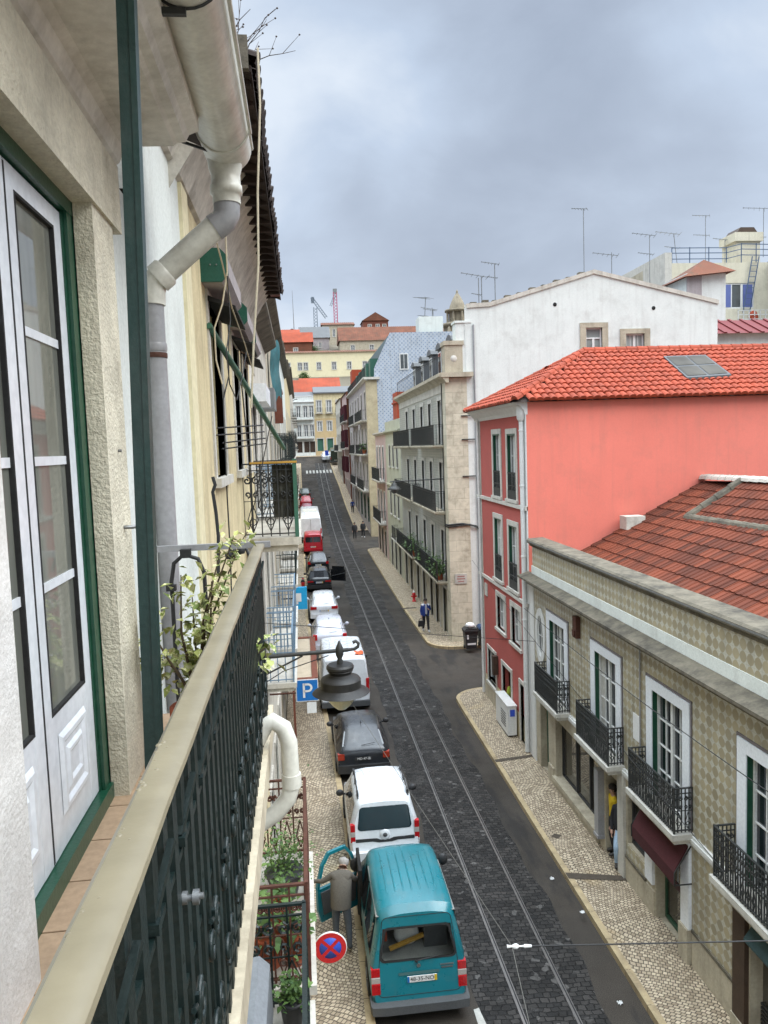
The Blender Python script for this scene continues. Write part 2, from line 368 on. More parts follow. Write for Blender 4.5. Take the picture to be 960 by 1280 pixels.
def wall_grid(mb, P, u0, u1, z0, z1, holes, reveal=.2, zb=None):
    """wall surface with real openings; zb(u) gives the foot where the street rises"""
    us = sorted({u0, u1} | {h[0] for h in holes} | {h[1] for h in holes}); zs = sorted({z0, z1} | {h[2] for h in holes} | {h[3] for h in holes})
    us = [u for u in us if u0 - 1e-6 <= u <= u1 + 1e-6]; zs = [z for z in zs if z0 - 1e-6 <= z <= z1 + 1e-6]
    for i in range(len(us)-1):
        for j in range(len(zs)-1):
            uc, zc = (us[i]+us[i+1])/2, (zs[j]+zs[j+1])/2
            if any(h[0] < uc < h[1] and h[2] < zc < h[3] for h in holes): continue
            mb.poly([P(us[i],0,zs[j]), P(us[i+1],0,zs[j]), P(us[i+1],0,zs[j+1]), P(us[i],0,zs[j+1])])
    for a, b, c, d in [h[:4] for h in holes]:
        r = -reveal
        mb.poly([P(a,0,c),P(a,r,c),P(a,r,d),P(a,0,d)]); mb.poly([P(b,0,c),P(b,0,d),P(b,r,d),P(b,r,c)])
        mb.poly([P(a,0,c),P(b,0,c),P(b,r,c),P(a,r,c)]); mb.poly([P(a,0,d),P(a,r,d),P(b,r,d),P(b,0,d)])
    return mb

def pbox(mb, P, u0, u1, n0, n1, z0, z1):
    vs = [P(u,n,z) for z in (z0,z1) for n in (n0,n1) for u in (u0,u1)]
    return mb.add(vs, [(0,1,3,2),(4,6,7,5),(0,4,5,1),(1,5,7,3),(3,7,6,2),(2,6,4,0)])

def surround_mb(P, ua, ub, za, zb, w=.16, proud=.035, sill=True, foot=True, top=None):
    m = MB(); top = w if top is None else top
    pbox(m, P, ua-w, ua, -.08, proud, za, zb); pbox(m, P, ub, ub+w, -.08, proud, za, zb)
    pbox(m, P, ua-w, ub+w, -.081, proud+.004, zb, zb+top)
    if sill: pbox(m, P, ua-w-.03, ub+w+.03, -.08, proud+.05, za-.1, za)
    return m

def window(P, parent, ua, ub, za, zb, frame='paintwhite', pane='glass', nv=2, nh=2, depth=.15, fw=.055, bw=.03, trim=None, tw=.16, sill=True, trim_proud=.035, top=None, lower=0, curtain=0, ttop=None):
    """nv leaves side by side, nh glazing bars across each; lower = height of a solid panel at the foot"""
    m = MB()
    d0, d1 = -depth, -depth+.05
    pbox(m,P,ua,ub,d0,d1,zb-fw,zb); pbox(m,P,ua,ub,d0,d1,za,za+fw)
    pbox(m,P,ua,ua+fw,d0,d1+.003,za+fw,zb-fw); pbox(m,P,ub-fw,ub,d0,d1+.003,za+fw,zb-fw)
    z0 = za + fw
    if lower: pbox(m,P,ua+fw,ub-fw,d0,d1-.012,z0,za+lower); z0 = za+lower
    if top: pbox(m,P,ua+fw,ub-fw,d0,d1,top-fw/2,top+fw/2)
    L = (ub-ua-2*fw)/nv
    for i in range(1, nv):
        u = ua+fw+L*i; pbox(m,P,u-fw*.8,u+fw*.8,d0,d1+.008,z0,(top-fw/2) if top else zb-fw)
    zt = top if top else zb-fw
    for j in range(1, nh+1):
        z = z0 + (zt-z0)*j/(nh+1); pbox(m,P,ua+fw,ub-fw,d0,d1-.015,z-bw/2,z+bw/2)
    if nv >= 2 and bw and (ub-ua) > .9 and nh:
        for i in range(nv):
            u = ua+fw+L*(i+.5); pbox(m,P,u-bw/2,u+bw/2,d0,d1-.016,z0,zt)
    w = m.build('window', M[frame], parent)
    g = MB(); g.poly([P(ua,d0+.006,za),P(ub,d0+.006,za),P(ub,d0+.006,zb),P(ua,d0+.006,zb)])
    g.build('pane', M[pane], w)
    if curtain:
        c = MB(); c.grid(lambda a,b: P(ua+fw+(ub-ua-2*fw)*(a*curtain if curtain>0 else 1+a*curtain), d0+.012+.006*math.sin(a*40), z0+(zt-z0)*b), 24, 1, True)
        c.build('curtain', M['curtain'], w)
    if trim: surround_mb(P,ua,ub,za,zb,tw,trim_proud,sill,top=ttop).build('surround', M[trim], w)
    return w

def door(P, parent, ua, ub, za, zb, m='wood', pane=None, depth=.16, trim=None, tw=.16, nv=2):
    d = MB(); d0 = -depth
    pbox(d,P,ua,ub,d0-.05,d0,za,zb)
    L = (ub-ua)/nv
    for i in range(nv):
        for a,b in ((.06,.36),(.42,.94)) if not pane else ((.06,.36),):
            pbox(d,P,ua+L*i+.07,ua+L*(i+1)-.07,d0,d0+.018,za+(zb-za)*a,za+(zb-za)*b)
    o = d.build('door', M[m], parent)
    h = MB(); um = (ua+ub)/2+.06; h.tube([P(um,d0+.0,za+1.0),P(um,d0+.05,za+1.0),P(um+.1,d0+.05,za+1.0)],.012,6); h.build('handle', M['steel'], o)
    if pane:
        g = MB()
        for i in range(nv):
            pbox(g,P,ua+L*i+.08,ua+L*(i+1)-.08,d0,d0+.008,za+(zb-za)*.42,zb-.12)
        g.build('pane', M[pane], o)
    if trim: surround_mb(P,ua,ub,za,zb,tw,.035,False).build('surround', M[trim], o)
    return o

def spiral(P3, cx, cz, r0, r1, a0, turns, n=14):
    return [P3(cx + (r0+(r1-r0)*i/n)*math.cos(a0+2*PI*turns*i/n), cz + (r0+(r1-r0)*i/n)*math.sin(a0+2*PI*turns*i/n)) for i in range(n+1)]

def railing_mb(P, ua, ub, n0, dep, z, h, step=.12, r=.009, ornate=0, sides=True, toprail=.022):
    """balustrade round three sides of a balcony: rails, bars, and scrollwork when ornate"""
    m = MB()
    runs = [(lambda t, zz: P(t, dep, zz), ua, ub)]
    if sides: runs += [(lambda t, zz: P(ua, t, zz), n0, dep), (lambda t, zz: P(ub, t, zz), n0, dep)]
    for Q, a, b in runs:
        for zz, w in ((z+h, toprail), (z+.06, .018), (z+h-.1, .014)) + (((z+h*.5, .01),) if ornate else ()):
            m.bar(Q(a,zz), Q(b,zz), w*1.6, w)
        k = max(1, round(abs(b-a)/step)); 
        for i in range(k+1):
            t = a+(b-a)*i/k; m.bar(Q(t,z+.02), Q(t,z+h), r*2, r*2)
        if ornate:
            cell = .15 if ornate == 1 else .3; kk = max(1, round(abs(b-a)/cell)); c = (b-a)/kk; hs = h*.5-.06
            for i in range(kk):
                u = a + c*(i+.5); F = lambda x, zz, Q=Q: Q(x, zz)
                rr = min(abs(c)*.24, hs*.32)
                for sg in (-1, 1):
                    m.tube(spiral(F, u+sg*abs(c)*.25, z+h*.5+hs*.62, rr, rr*.25, PI/2, 1.25*sg, 9), .0135, 4, smooth=False)
                    m.tube(spiral(F, u+sg*abs(c)*.25, z+h*.5+hs*.2, rr*.8, rr*.2, -PI/2, -1.1*sg, 8), .0135, 4, smooth=False)
                    m.tube([F(u, z+.1), F(u+sg*abs(c)*.3, z+h*.25), F(u, z+h*.46)], .008, 4, smooth=False)
                m.tube(spiral(F, u, z+h*.22, rr*.8, rr*.8, 0, 1, 10), .008, 4, smooth=False)
    for t in (ua, ub): m.bar(P(t,dep,z), P(t,dep,z+h+.02), .03, .03)
    return m

def balcony(P, parent, ua, ub, z, dep=.45, h=.95, slab=.13, iron='iron', slabmat='stone_pale', ornate=0, step=.12, nosing=True):
    s = MB(); pbox(s,P,ua-.06,ub+.06,-.02,dep+.06,z-slab*.55,z)
    if nosing: pbox(s,P,ua-.01,ub+.01,-.02,dep,z-slab,z-slab*.55)
    b = s.build('balcony', M[slabmat], parent)
    railing_mb(P, ua, ub, 0, dep, z, h, step, ornate=ornate).build('railing', M[iron], b)
    return b

def tiles(mb, O, U, V, poly, tw=.22, tl=.36, h=.05, kind='barrel', lift=.035, jit=.0, rows_in=None):
    """roof covering: separate overlapping tiles over a polygon given in (u,v) metres on the plane O,U,V"""
    O, U, V = Vector(O), Vector(U).normalized(), Vector(V).normalized(); N = U.cross(V).normalized()
    if N.z < 0: N = -N
    def inside(x, y):
        c = False; n = len(poly)
        for i in range(n):
            x1,y1 = poly[i]; x2,y2 = poly[(i+1)%n]
            if (y1 > y) != (y2 > y) and x < (x2-x1)*(y-y1)/(y2-y1)+x1: c = not c
        return c
    us = [p[0] for p in poly]; vs = [p[1] for p in poly]
    nu = int((max(us)-min(us))/tw)+1; nv = int((max(vs)-min(vs))/tl)+1
    for j in range(nv):
        for i in range(nu):
            u = min(us)+i*tw; v = min(vs)+j*tl
            if not inside(u+tw/2, v+tl*.45): continue
            ju = random.uniform(-jit, jit); jz = random.uniform(0, jit)*.5
            v0, v1 = v-.02+ju, v+tl*1.12
            if kind == 'barrel':
                pts = [(0,0),(.1,.55),(.3,.95),(.5,1),(.7,.95),(.9,.55),(1,0)]
            else:
                pts = [(0,0),(.04,.7),(.12,.75),(.18,.2),(.5,.1),(.8,.2),(.86,.75),(.96,.7),(1,0)]
            hh = h
            lo = [O+U*(u+ju+a*tw*.98)+V*v0+N*(b*hh+lift+jz) for a,b in pts]; hi = [O+U*(u+ju+a*tw*.98)+V*v1+N*(b*hh) for a,b in pts]
            bt = [O+U*(u+ju+a*tw*.98)+V*v0+N*(b*hh*.3-.01) for a,b in pts]
            n = len(pts); mb.add(lo+hi+bt, [(k,k+1,n+k+1,n+k) for k in range(n-1)]+[(2*n+k,2*n+k+1,k+1,k) for k in range(n-1)])
    return mb
def ridge(mb, p, q, r=.12, step=.38, ez=0):
    p, q = Vector(p), Vector(q); L = (q-p).length; n = max(1,int(L/step)); d = (q-p)/n
    s = d.cross(Vector((0,0,1))).normalized(); up = s.cross(d).normalized()
    if up.z < 0: up = -up
    for i in range(n):
        a = p+d*i; b = a+d*1.12; prof = [(-1,-.35),(-.75,.3),(-.3,.72),(.3,.72),(.75,.3),(1,-.35)]
        A = [a+s*r*1.08*x+up*(r*y+.02) for x,y in prof]; B = [b+s*r*.95*x+up*r*y for x,y in prof]
        mb.add(A+B+[a], [(k,k+1,6+k+1,6+k) for k in range(5)]+[(k+1,k,12) for k in range(5)])
    return mb
def cyl(mb, p, q, r, n=10): return mb.tube([p,q], r, n)

def antenna(name, label, base, h, lean=0, yaw=0.3, spans=((1.0, 1.2),), mat_='steel', group='television aerials on the roofs', r=.02):
    t = thing(name, label, 'aerial', base, group)
    m = MB(); b = Vector(base); top = b+Vector((lean,0,h)); m.tube([b,top],r,6); m.build('mast', M[mat_], t)
    for frac, L in spans:
        e = MB(); c = b+(top-b)*frac; d = Vector((-math.cos(yaw), -math.sin(yaw), .0)); s = Vector((-d.y,d.x,0))
        tilt = Vector((0,0,-.18))
        e.bar(c-d*L*.75-tilt*L, c+d*L*.25, r*1.3, r*1.3)
        for k in range(6):
            q = c+(d*(-.72+.95*k/5)*L) - tilt*L*max(0,(.72-.95*k/5)/.75); w = L*(.12+.05*k); e.bar(q-s*w,q+s*w,r*.7,r*.7)
        e.build('boom', M[mat_], t)
    return t
# ------------------------------------------------------------------ world, sun, camera
def setup_world():
    w = bpy.data.worlds.new('World'); SC.world = w; w.use_nodes = True; t = w.node_tree; bg = t.nodes['Background']
    sky = t.nodes.new('ShaderNodeTexSky'); sky.sky_type = 'NISHITA'; sky.sun_disc = False
    sky.sun_elevation = R(48); sky.sun_rotation = R(-35); sky.air_density = 1.0; sky.dust_density = 1.5
    tc = t.nodes.new('ShaderNodeTexCoord'); sep = t.nodes.new('ShaderNodeSeparateXYZ'); t.links.new(tc.outputs['Generated'], sep.inputs[0])
    # clouds live on a flat layer overhead: direction / height
    zz = t.nodes.new('ShaderNodeMath'); zz.operation = 'MAXIMUM'; zz.inputs[1].default_value = 0; t.links.new(sep.outputs[2], zz.inputs[0])
    za = t.nodes.new('ShaderNodeMath'); za.operation = 'ADD'; za.inputs[1].default_value = .42; t.links.new(zz.outputs[0], za.inputs[0])
    cx = t.nodes.new('ShaderNodeMath'); cx.operation = 'DIVIDE'; t.links.new(sep.outputs[0], cx.inputs[0]); t.links.new(za.outputs[0], cx.inputs[1])
    cy = t.nodes.new('ShaderNodeMath'); cy.operation = 'DIVIDE'; t.links.new(sep.outputs[1], cy.inputs[0]); t.links.new(za.outputs[0], cy.inputs[1])
    cm = t.nodes.new('ShaderNodeCombineXYZ'); t.links.new(cx.outputs[0], cm.inputs[0]); t.links.new(cy.outputs[0], cm.inputs[1])
    def noise(sc, det, off, rough=.55, dist=.0):
        mp = t.nodes.new('ShaderNodeMapping'); mp.inputs['Location'].default_value = off; t.links.new(cm.outputs[0], mp.inputs['Vector'])
        n = t.nodes.new('ShaderNodeTexNoise'); n.inputs['Scale'].default_value = sc; n.inputs['Detail'].default_value = det; n.inputs['Roughness'].default_value = rough; n.inputs['Distortion'].default_value = dist
        t.links.new(mp.outputs[0], n.inputs['Vector']); return n.outputs['Fac']
    def ramp(f, stops):
        n = t.nodes.new('ShaderNodeValToRGB'); e = n.color_ramp.elements
        e[0].position, e[0].color = stops[0]; e[1].position, e[1].color = stops[-1]
        for p, c in stops[1:-1]: k = e.new(p); k.color = c
        t.links.new(f, n.inputs['Fac']); return n.outputs['Color']
    def mix(f, a, b):
        n = t.nodes.new('ShaderNodeMix'); n.data_type = 'RGBA'
        for i, v in ((0, f), (6, a), (7, b)):
            if hasattr(v, 'is_linked'): t.links.new(v, n.inputs[i])
            else: n.inputs[i].default_value = v
        return n.outputs[2]
    K = SKYK/.16
    c = lambda r,g,b: (lin(r)*K, lin(g)*K, lin(b)*K, 1)
    big = noise(1.15, 4, SKYOFF, .5, .3); fine = noise(3.2, 6, (0.4,7.7,0), .55, .3)
    add = t.nodes.new('ShaderNodeMath'); add.operation = 'MULTIPLY_ADD'; add.inputs[1].default_value = .34
    t.links.new(fine, add.inputs[0]); t.links.new(big, add.inputs[2])
    cloud = ramp(add.outputs[0], [(.53, c(157,169,188)), (.63, c(174,187,206)), (.72, c(193,208,228)), (.81, c(224,234,246))])
    hz = ramp(sep.outputs[2], [(0.0, (1,1,1,1)), (.14, (.8,.8,.8,1)), (.42, (.1,.1,.1,1))])
    veil = mix(.4, cloud, c(222,231,245)); low = mix(hz, cloud, veil)
    # thin blue of the clear sky shows through the cloud
    # overcast: the cloud layer is far brighter overhead than near the horizon
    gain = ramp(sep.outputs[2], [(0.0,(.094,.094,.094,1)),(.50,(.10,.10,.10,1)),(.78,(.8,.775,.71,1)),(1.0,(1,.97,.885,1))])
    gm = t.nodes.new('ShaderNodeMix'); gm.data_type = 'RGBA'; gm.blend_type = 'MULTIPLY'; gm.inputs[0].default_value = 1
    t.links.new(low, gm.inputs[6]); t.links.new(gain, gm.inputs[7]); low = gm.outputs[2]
    mul = t.nodes.new('ShaderNodeMix'); mul.data_type = 'RGBA'; mul.blend_type = 'MIX'; mul.inputs[0].default_value = .06
    t.links.new(low, mul.inputs[6]); t.links.new(sky.outputs[0], mul.inputs[7])
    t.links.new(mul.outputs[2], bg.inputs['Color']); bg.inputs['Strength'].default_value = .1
    L = bpy.data.lights.new('Sun', 'SUN'); L.energy = 1.5; L.angle = R(45); L.color = (1,.97,.91)
    so = bpy.data.objects.new('Sun', L); COL.objects.link(so)
    el = R(46)      # sun behind the cloud over the left shoulder
    d = Vector((math.sin(SUN_AZ)*math.cos(el), math.cos(SUN_AZ)*math.cos(el), math.sin(el)))
    sky.sun_rotation = SUN_AZ; so.rotation_euler = d.to_track_quat('Z','Y').to_euler()
    SC.view_settings.view_transform = 'Standard'; SC.view_settings.look = 'None'; SC.view_settings.exposure = EXPOSURE; SC.view_settings.gamma = 1; SC.view_settings.use_curve_mapping = False
    SC.cycles.max_bounces = 6; SC.cycles.diffuse_bounces = 4; SC.cycles.glossy_bounces = 3; SC.cycles.transparent_max_bounces = 8
    SC.cycles.sample_clamp_indirect = 4
    SC.cycles.use_denoising = True

def setup_camera():
    cd = bpy.data.cameras.new('Camera'); co = bpy.data.objects.new('Camera', cd); COL.objects.link(co)
    cd.sensor_fit = 'VERTICAL'; cd.sensor_height = 36.0; cd.lens = 36.0*FPX/1280.0; cd.clip_start = .05; cd.clip_end = 6000
    # camera axes in world: right, up = -down, back = -forward
    r = WM @ Vector((1,0,0)); u = WM @ Vector((0,-1,0)); b = WM @ Vector((0,0,-1))
    co.matrix_world = Matrix(((r.x,u.x,b.x,0),(r.y,u.y,b.y,0),(r.z,u.z,b.z,CAM_Z),(0,0,0,1)))
    SC.camera = co

# ------------------------------------------------------------------ ground, road, pavements
KR = 5.62; KL0 = .86
def kl(y): return .86 if y < 20 else max(.05, .86-(y-20)*.033)
def sheet(mb, xa, xb, ys, off):
    for i in range(len(ys)-1):
        y0, y1 = ys[i], ys[i+1]; A = lambda f, y: f(y) if callable(f) else f
        mb.poly([(A(xa,y0),y0,gz(y0)+off),(A(xb,y0),y0,gz(y0)+off),(A(xb,y1),y1,gz(y1)+off),(A(xa,y1),y1,gz(y1)+off)])
def yr(a, b, s=3.0):
    n = max(1, int((b-a)/s)); return [a+(b-a)*i/n for i in range(n+1)]
def build_ground():
    # one ground sheet out to the horizon; it follows the street and rises as a hill behind it
    def hz(x, y):
        base = gz(y) if y < 158 else 8.4 + 52*(1-math.exp(-((y-158)/95.0)**1.3)) if y < 900 else 60
        side = min(1, max(0, (abs(x-4)-60)/400)); far = min(1, max(0, (y-420)/900))
        return base*(1-.5*side)*(1-.85*far) - .03
    m = MB(); xs = [-3000,-900,-300,-120,-60,-25,-8,0,4,8,16,30,60,120,300,900,3000]; ys = [-1500,-300,-60,-10]+yr(0,160,4)+yr(168,420,14)+[520,700,1000,1600,3000]
    for i in range(len(xs)-1):
        for j in range(len(ys)-1):
            m.poly([(x,y,hz(x,y)) for x,y in ((xs[i],ys[j]),(xs[i+1],ys[j]),(xs[i+1],ys[j+1]),(xs[i],ys[j+1]))])
    struct(m, 'ground', M['groundsheet'])
    m = MB(); sheet(m, -.9, 7.4, yr(-8, 30), .0); sheet(m, -.9, 60, [30,31,33,35,36.6], .0); sheet(m, -.9, 7.4, yr(36.6, 74), .0); sheet(m,-.9,16,yr(74,86,2),.0); sheet(m,-.9,7.4,yr(86,150),.0); sheet(m,-8,40,yr(150,158,2),.0)
    struct(m, 'road', M['asphalt'])
    m = MB(); sheet(m, lambda y: 2.72+.05*math.sin(y*.7)+.04*math.sin(y*2.3), lambda y: 4.92+.06*math.sin(y*.9+1)+.05*math.sin(y*2.9), yr(-8,150,.5), .006)
    struct(m, 'tram_trackbed', M['setts'])
    for x in (3.44, 4.36):
        m = MB()
        for a, b, o in ((-.055,-.012,.016),(-.012,.014,.009),(.014,.03,.016)):
            m.mi = 1 if o < .01 else 0
            sheet(m, x+a, x+b, yr(-8,150,1.5), o)
        ob = struct(m, 'tram_rail', [M['rail'], M['rubber']])
    # left pavement
    m = MB(); sheet(m, -.92, lambda y: kl(y)-.16, yr(-8,150,2), .13); struct(m, 'pavement', M['calcada'])
    m = MB()
    for y0, y1 in zip(yr(-8,150,1.0)[:-1], yr(-8,150,1.0)[1:]):
        a, b = kl(y0), kl(y1-.012); e = y1-.012
        m.add([(a-.16,y0,gz(y0)+.138),(a,y0,gz(y0)+.134),(b,e,gz(y1)+.134),(b-.16,e,gz(y1)+.138),(a,y0,gz(y0)-.02),(b,e,gz(y1)-.02)],[(0,1,2,3),(1,4,5,2)])
    struct(m, 'kerb', M['kerb'])
    # right pavements: block A, B, C with rounded corners at the side streets
    def block(poly, z=.13):
        top = MB(); top.add([(x,y,gz(y)+z) for x,y in poly], [list(range(len(poly)))]); return top
    def arc(cx, cy, r, a0, a1, n=8): return [(cx+r*math.cos(a0+(a1-a0)*i/n), cy+r*math.sin(a0+(a1-a0)*i/n)) for i in range(n+1)]
    A = [(6.95,-8),(KR,-8),(KR,27.6)]+arc(KR+1.3,28.5,1.3,PI,PI/2,8)[1:]+[(60,29.8),(60,29.0),(6.95,29.0)]
    B = [(7.25,37.3),(60,37.3),(60,36.2)]+arc(KR+1.7,37.6,1.4,-PI/2,-PI,8)+[(KR+.24,45),(KR+.32,60),(KR+.4,70)]+arc(KR+1.5,72.5,1.1,PI,PI/2,5)+[(7.25,73.6)]
    def pave(path, name, ys):
        pass
    for poly, path in ((A, A[1:-2]), (B, B[2:-1])):
        # inset paving with a kerb of separate stones along the street edge
        m = MB(); top = [(x,y,gz(y)+.13) for x,y in poly]
        bm_poly = top; m.add(bm_poly, [list(range(len(bm_poly)))]); struct(m, 'pavement', M['calcada'])
        m = MB()
        pts = []
        for p, q in zip(path[:-1], path[1:]):
            L = math.hypot(q[0]-p[0], q[1]-p[1]); n = max(1, int(L/.9))
            for i in range(n): pts.append((p[0]+(q[0]-p[0])*i/n, p[1]+(q[1]-p[1])*i/n))
        pts.append(path[-1])
        for p, q in zip(pts[:-1], pts[1:]):
            dx, dy = q[0]-p[0], q[1]-p[1]; L = math.hypot(dx,dy) or 1; nx, ny = dy/L, -dx/L
            if poly is A or True:
                # outward side: away from the polygon body (towards the road)
                cxm, cym = 9.0, 20 if poly is A else 50
                if (p[0]+nx-cxm)**2+(p[1]+ny-cym)**2 < (p[0]-nx-cxm)**2+(p[1]-ny-cym)**2: nx, ny = -nx, -ny
            q = (p[0]+dx*(1-.012/L), p[1]+dy*(1-.012/L)); w = .03
            o = lambda s, k, z: (s[0]+nx*k, s[1]+ny*k, gz(s[1])+z)
            m.add([o(p,-.10,.138),o(q,-.10,.138),o(p,w,.136),o(q,w,.136),o(p,w,-.02),o(q,w,-.02)],[(0,1,3,2),(2,3,5,4)])
        struct(m, 'kerb', M['kerb'])
    m = MB(); sheet(m, lambda y: 5.9+max(0,(y-84)*.004)-max(0,(y-125)*.02), 7.45, yr(86,150,2), .13); struct(m, 'pavement', M['calcada'])
    m = MB()
    for y0, y1 in zip(yr(86,150,1.5)[:-1], yr(86,150,1.5)[1:]):
        f = lambda y: 5.9+max(0,(y-84)*.004)-max(0,(y-125)*.02)
        m.add([(f(y0)-.02,y0,gz(y0)+.136),(f(y0)+.15,y0,gz(y0)+.138),(f(y1)+.15,y1,gz(y1)+.138),(f(y1)-.02,y1,gz(y1)+.136),(f(y0)-.02,y0,gz(y0)-.02),(f(y1)-.02,y1,gz(y1)-.02)],[(0,1,2,3),(0,4,5,3)])
    struct(m, 'kerb', M['kerb'])
    m = MB(); sheet(m, -5, 20, [156.8,158], .13); struct(m, 'pavement', M['calcada'])
    # drain slabs across the pavement and zebra bars at the far crossing
    m = MB(); m.poly([(KR-.02,16.05,.142),(6.86,15.75,.142),(6.86,15.95,.142),(KR-.02,16.3,.142)]); m.poly([(KR-.02,22.55,.142),(6.86,22.75,.142),(6.86,22.9,.142),(KR-.02,22.75,.142)]); m.poly([(5.75,45.4,.142),(7.17,45.6,.142),(7.17,45.9,.142),(5.75,45.7,.142)])
    struct(m, 'drain_slab', M['drain'])
    m = MB()
    for k in range(8):
        x = .9+k*.62; y0, y1 = 139.5, 142.6
        m.poly([(x,y0,gz(y0)+.02),(x+.34,y0,gz(y0)+.02),(x+.34,y1,gz(y1)+.02),(x,y1,gz(y1)+.02)])
    m.poly([(2.62,11.2,.004),(2.95,11.25,.0045),(2.95,12.7,.0045),(2.62,12.6,.004)])
    struct(m, 'road_marking', M['paintline'])
# ------------------------------------------------------------------ right side of the street
def build_tile_house():
    X = 6.87; P = right_of(X)
    t = thing('tiled_house', 'low two-storey house faced in khaki patterned tiles with four iron balconies and a stone parapet', 'house', (X, 10, 0))
    y0, y1 = -3.0, 22.85
    wins = [(19.72,20.95),(16.28,17.55),(13.24,14.49),(9.92,11.17),(6.6,7.85),(3.3,4.55)]
    holes = [(a,b,2.68,4.92) for a,b in wins]
    gf = [(21.27,22.02,.11,2.2),(17.5,20.62,.42,2.12),(16.22,17.02,.11,2.18),(14.9,15.78,1.0,2.1),(13.3,14.42,.11,2.16),(8.3,11.08,.11,2.3),(5.2,6.6,.11,2.3),(2.4,4.4,.4,2.2)]
    oval = (21.56,22.14,3.56,4.86)
    m = MB(); wall_grid(m, P, y0, 22.42, 2.68, 5.72, holes+[oval], .2); m.build('upper_wall', M['khakitile'], t)
    m = MB(); wall_grid(m, P, y0, 22.42, -.05, 2.5, [g for g in gf], .28); m.build('ground_floor_wall', M['stone'], t)
    m = MB(); pbox(m,P,22.42,y1,-.3,.03,-.05,5.72); m.build('corner_pilaster', M['paintwhite'], t)
    m = MB(); pbox(m,P,y0,22.42,-.1,.05,2.5,2.68); pbox(m,P,y0,22.42,-.1,.075,2.56,2.63); m.build('string_course', M['paintwhite'], t)
    # oval window
    o = MB(); n = 24; cu, cz = 21.85, 4.21
    def el(a,b): return [(cu+a*math.cos(2*PI*k/n), cz+b*math.sin(2*PI*k/n)) for k in range(n)]
    A, B = el(.27,.62), el(.46,.84)
    o.add([P(u,.03,z) for u,z in A]+[P(u,.03,z) for u,z in B]+[P(u,-.18,z) for u,z in A]+[P(u,-.01,z) for u,z in B],
          [(k,(k+1)%n,n+(k+1)%n,n+k) for k in range(n)]+[(k,2*n+k,2*n+(k+1)%n,(k+1)%n) for k in range(n)]+[(n+k,n+(k+1)%n,3*n+(k+1)%n,3*n+k) for k in range(n)])
    w = o.build('oval_window', M['paintwhite'], t)
    g = MB(); g.poly([P(u,-.03,z) for u,z in A]); g.build('pane', M['glass'], w)
    g = MB(); g.tube([P(cu,-.02,cz-.6),P(cu,-.02,cz+.6)],.012,5); g.tube([P(u,-.02,z) for u,z in el(.24,.58)],.02,5,close=True); g.tube([P(cu-.25,-.02,cz),P(cu+.25,-.02,cz)],.01,5); g.build('glazing_bars', M['paintwhite'], w)
    for i,(a,b) in enumerate(wins):
        w = window(P, t, a, b, 2.70, 4.92, 'paintwhite', 'glass', 2, 3, .13, .05, .022, None, curtain=(.0,-.2,.0,.0,.3,0)[i])
        j = MB(); pbox(j,P,b-.012,b+.001,-.19,.02,2.7,4.92); pbox(j,P,a-.001,a+.012,-.19,.02,2.7,4.92); pbox(j,P,a+.012,b-.012,-.19,.02,4.9,4.921); j.build('jamb', M['green_paint'], w)
        surround_mb(P,a,b,2.68,4.92,.26,.04,False,top=.21).build('surround', M['pvc'], w)
        e = MB(); pbox(e,P,a-.31,a-.27,-.03,.02,2.68,5.18); pbox(e,P,b+.27,b+.31,-.03,.02,2.68,5.18); pbox(e,P,a-.31,b+.31,-.03,.021,5.135,5.18); e.build('border_tiles', mat('border_tile',S(120,112,112,.8),.4,.2,14), w)
        balcony(P, t, a-.32, b+.37, 2.72, .36, .86, .2, 'iron', 'stone_pale', 1, .07)
    # ground floor: shop windows, doors, recesses
    door(P, t, 21.27,22.02,.13,2.2,'green_paint',None,.2,None,nv=1)
    m = MB(); pbox(m,P,17.5,20.62,-.26,-.2,.42,.47); pbox(m,P,17.5,20.62,-.26,-.2,2.07,2.12)
    for u in (17.53,18.5,19.47,20.59): pbox(m,P,u-.03,u+.03,-.26,-.18,.47,2.07)
    sh = m.build('shop_window', M['blackplastic'], t); g = MB()
    for a,b in ((17.56,18.47),(18.53,19.44),(19.5,20.56)): g.poly([P(a,-.235,.47),P(b,-.235,.47),P(b,-.235,2.07),P(a,-.235,2.07)])
    g.build('pane', M['shopglass'], sh)
    m = MB(); pbox(m,P,17.42,20.7,.0,.1,.3,.43); pbox(m,P,17.42,20.7,-.02,.06,-.02,.3); m.build('shop_sill', M['stone'], t)
    m = MB(); pbox(m,P,17.1,17.34,-.05,.16,.5,2.1); pbox(m,P,17.08,17.36,-.05,.18,.42,.5); m.build('display_case', M['pvc_grey'], t)
    m = MB(); pbox(m,P,16.22,17.02,-1.6,-1.5,.13,2.18); pbox(m,P,16.2,16.22,-1.6,-.28,.13,2.18); pbox(m,P,17.02,17.04,-1.6,-.28,.13,2.18); pbox(m,P,16.2,17.04,-1.6,-.02,.08,.125); pbox(m,P,16.2,17.04,-1.6,-.28,2.18,2.2); m.build('doorway', M['dark'], t)
    m = MB(); pbox(m,P,15.86,16.18,-.05,.07,-.02,2.5); m.build('pillar', M['stone_pale'], t)
    m = MB(); pbox(m,P,14.9,15.78,-.2,-.1,1.0,1.07); pbox(m,P,14.9,15.78,-.2,-.1,2.03,2.1); pbox(m,P,14.9,14.97,-.2,-.1,1.07,2.03); pbox(m,P,15.71,15.78,-.2,-.1,1.07,2.03)
    w = m.build('window', M['blackplastic'], t); g = MB(); g.poly([P(14.97,-.17,1.07),P(15.71,-.17,1.07),P(15.71,-.17,2.03),P(14.97,-.17,2.03)]); g.build('pane', M['shopglass'], w)
    for q in ((14.46,14.8,-.05,.06,.8,2.5),(12.96,13.27,-.05,.06,.8,2.5)):
        m = MB(); pbox(m,P,*q); m.build('pilaster', M['pvc'], t)
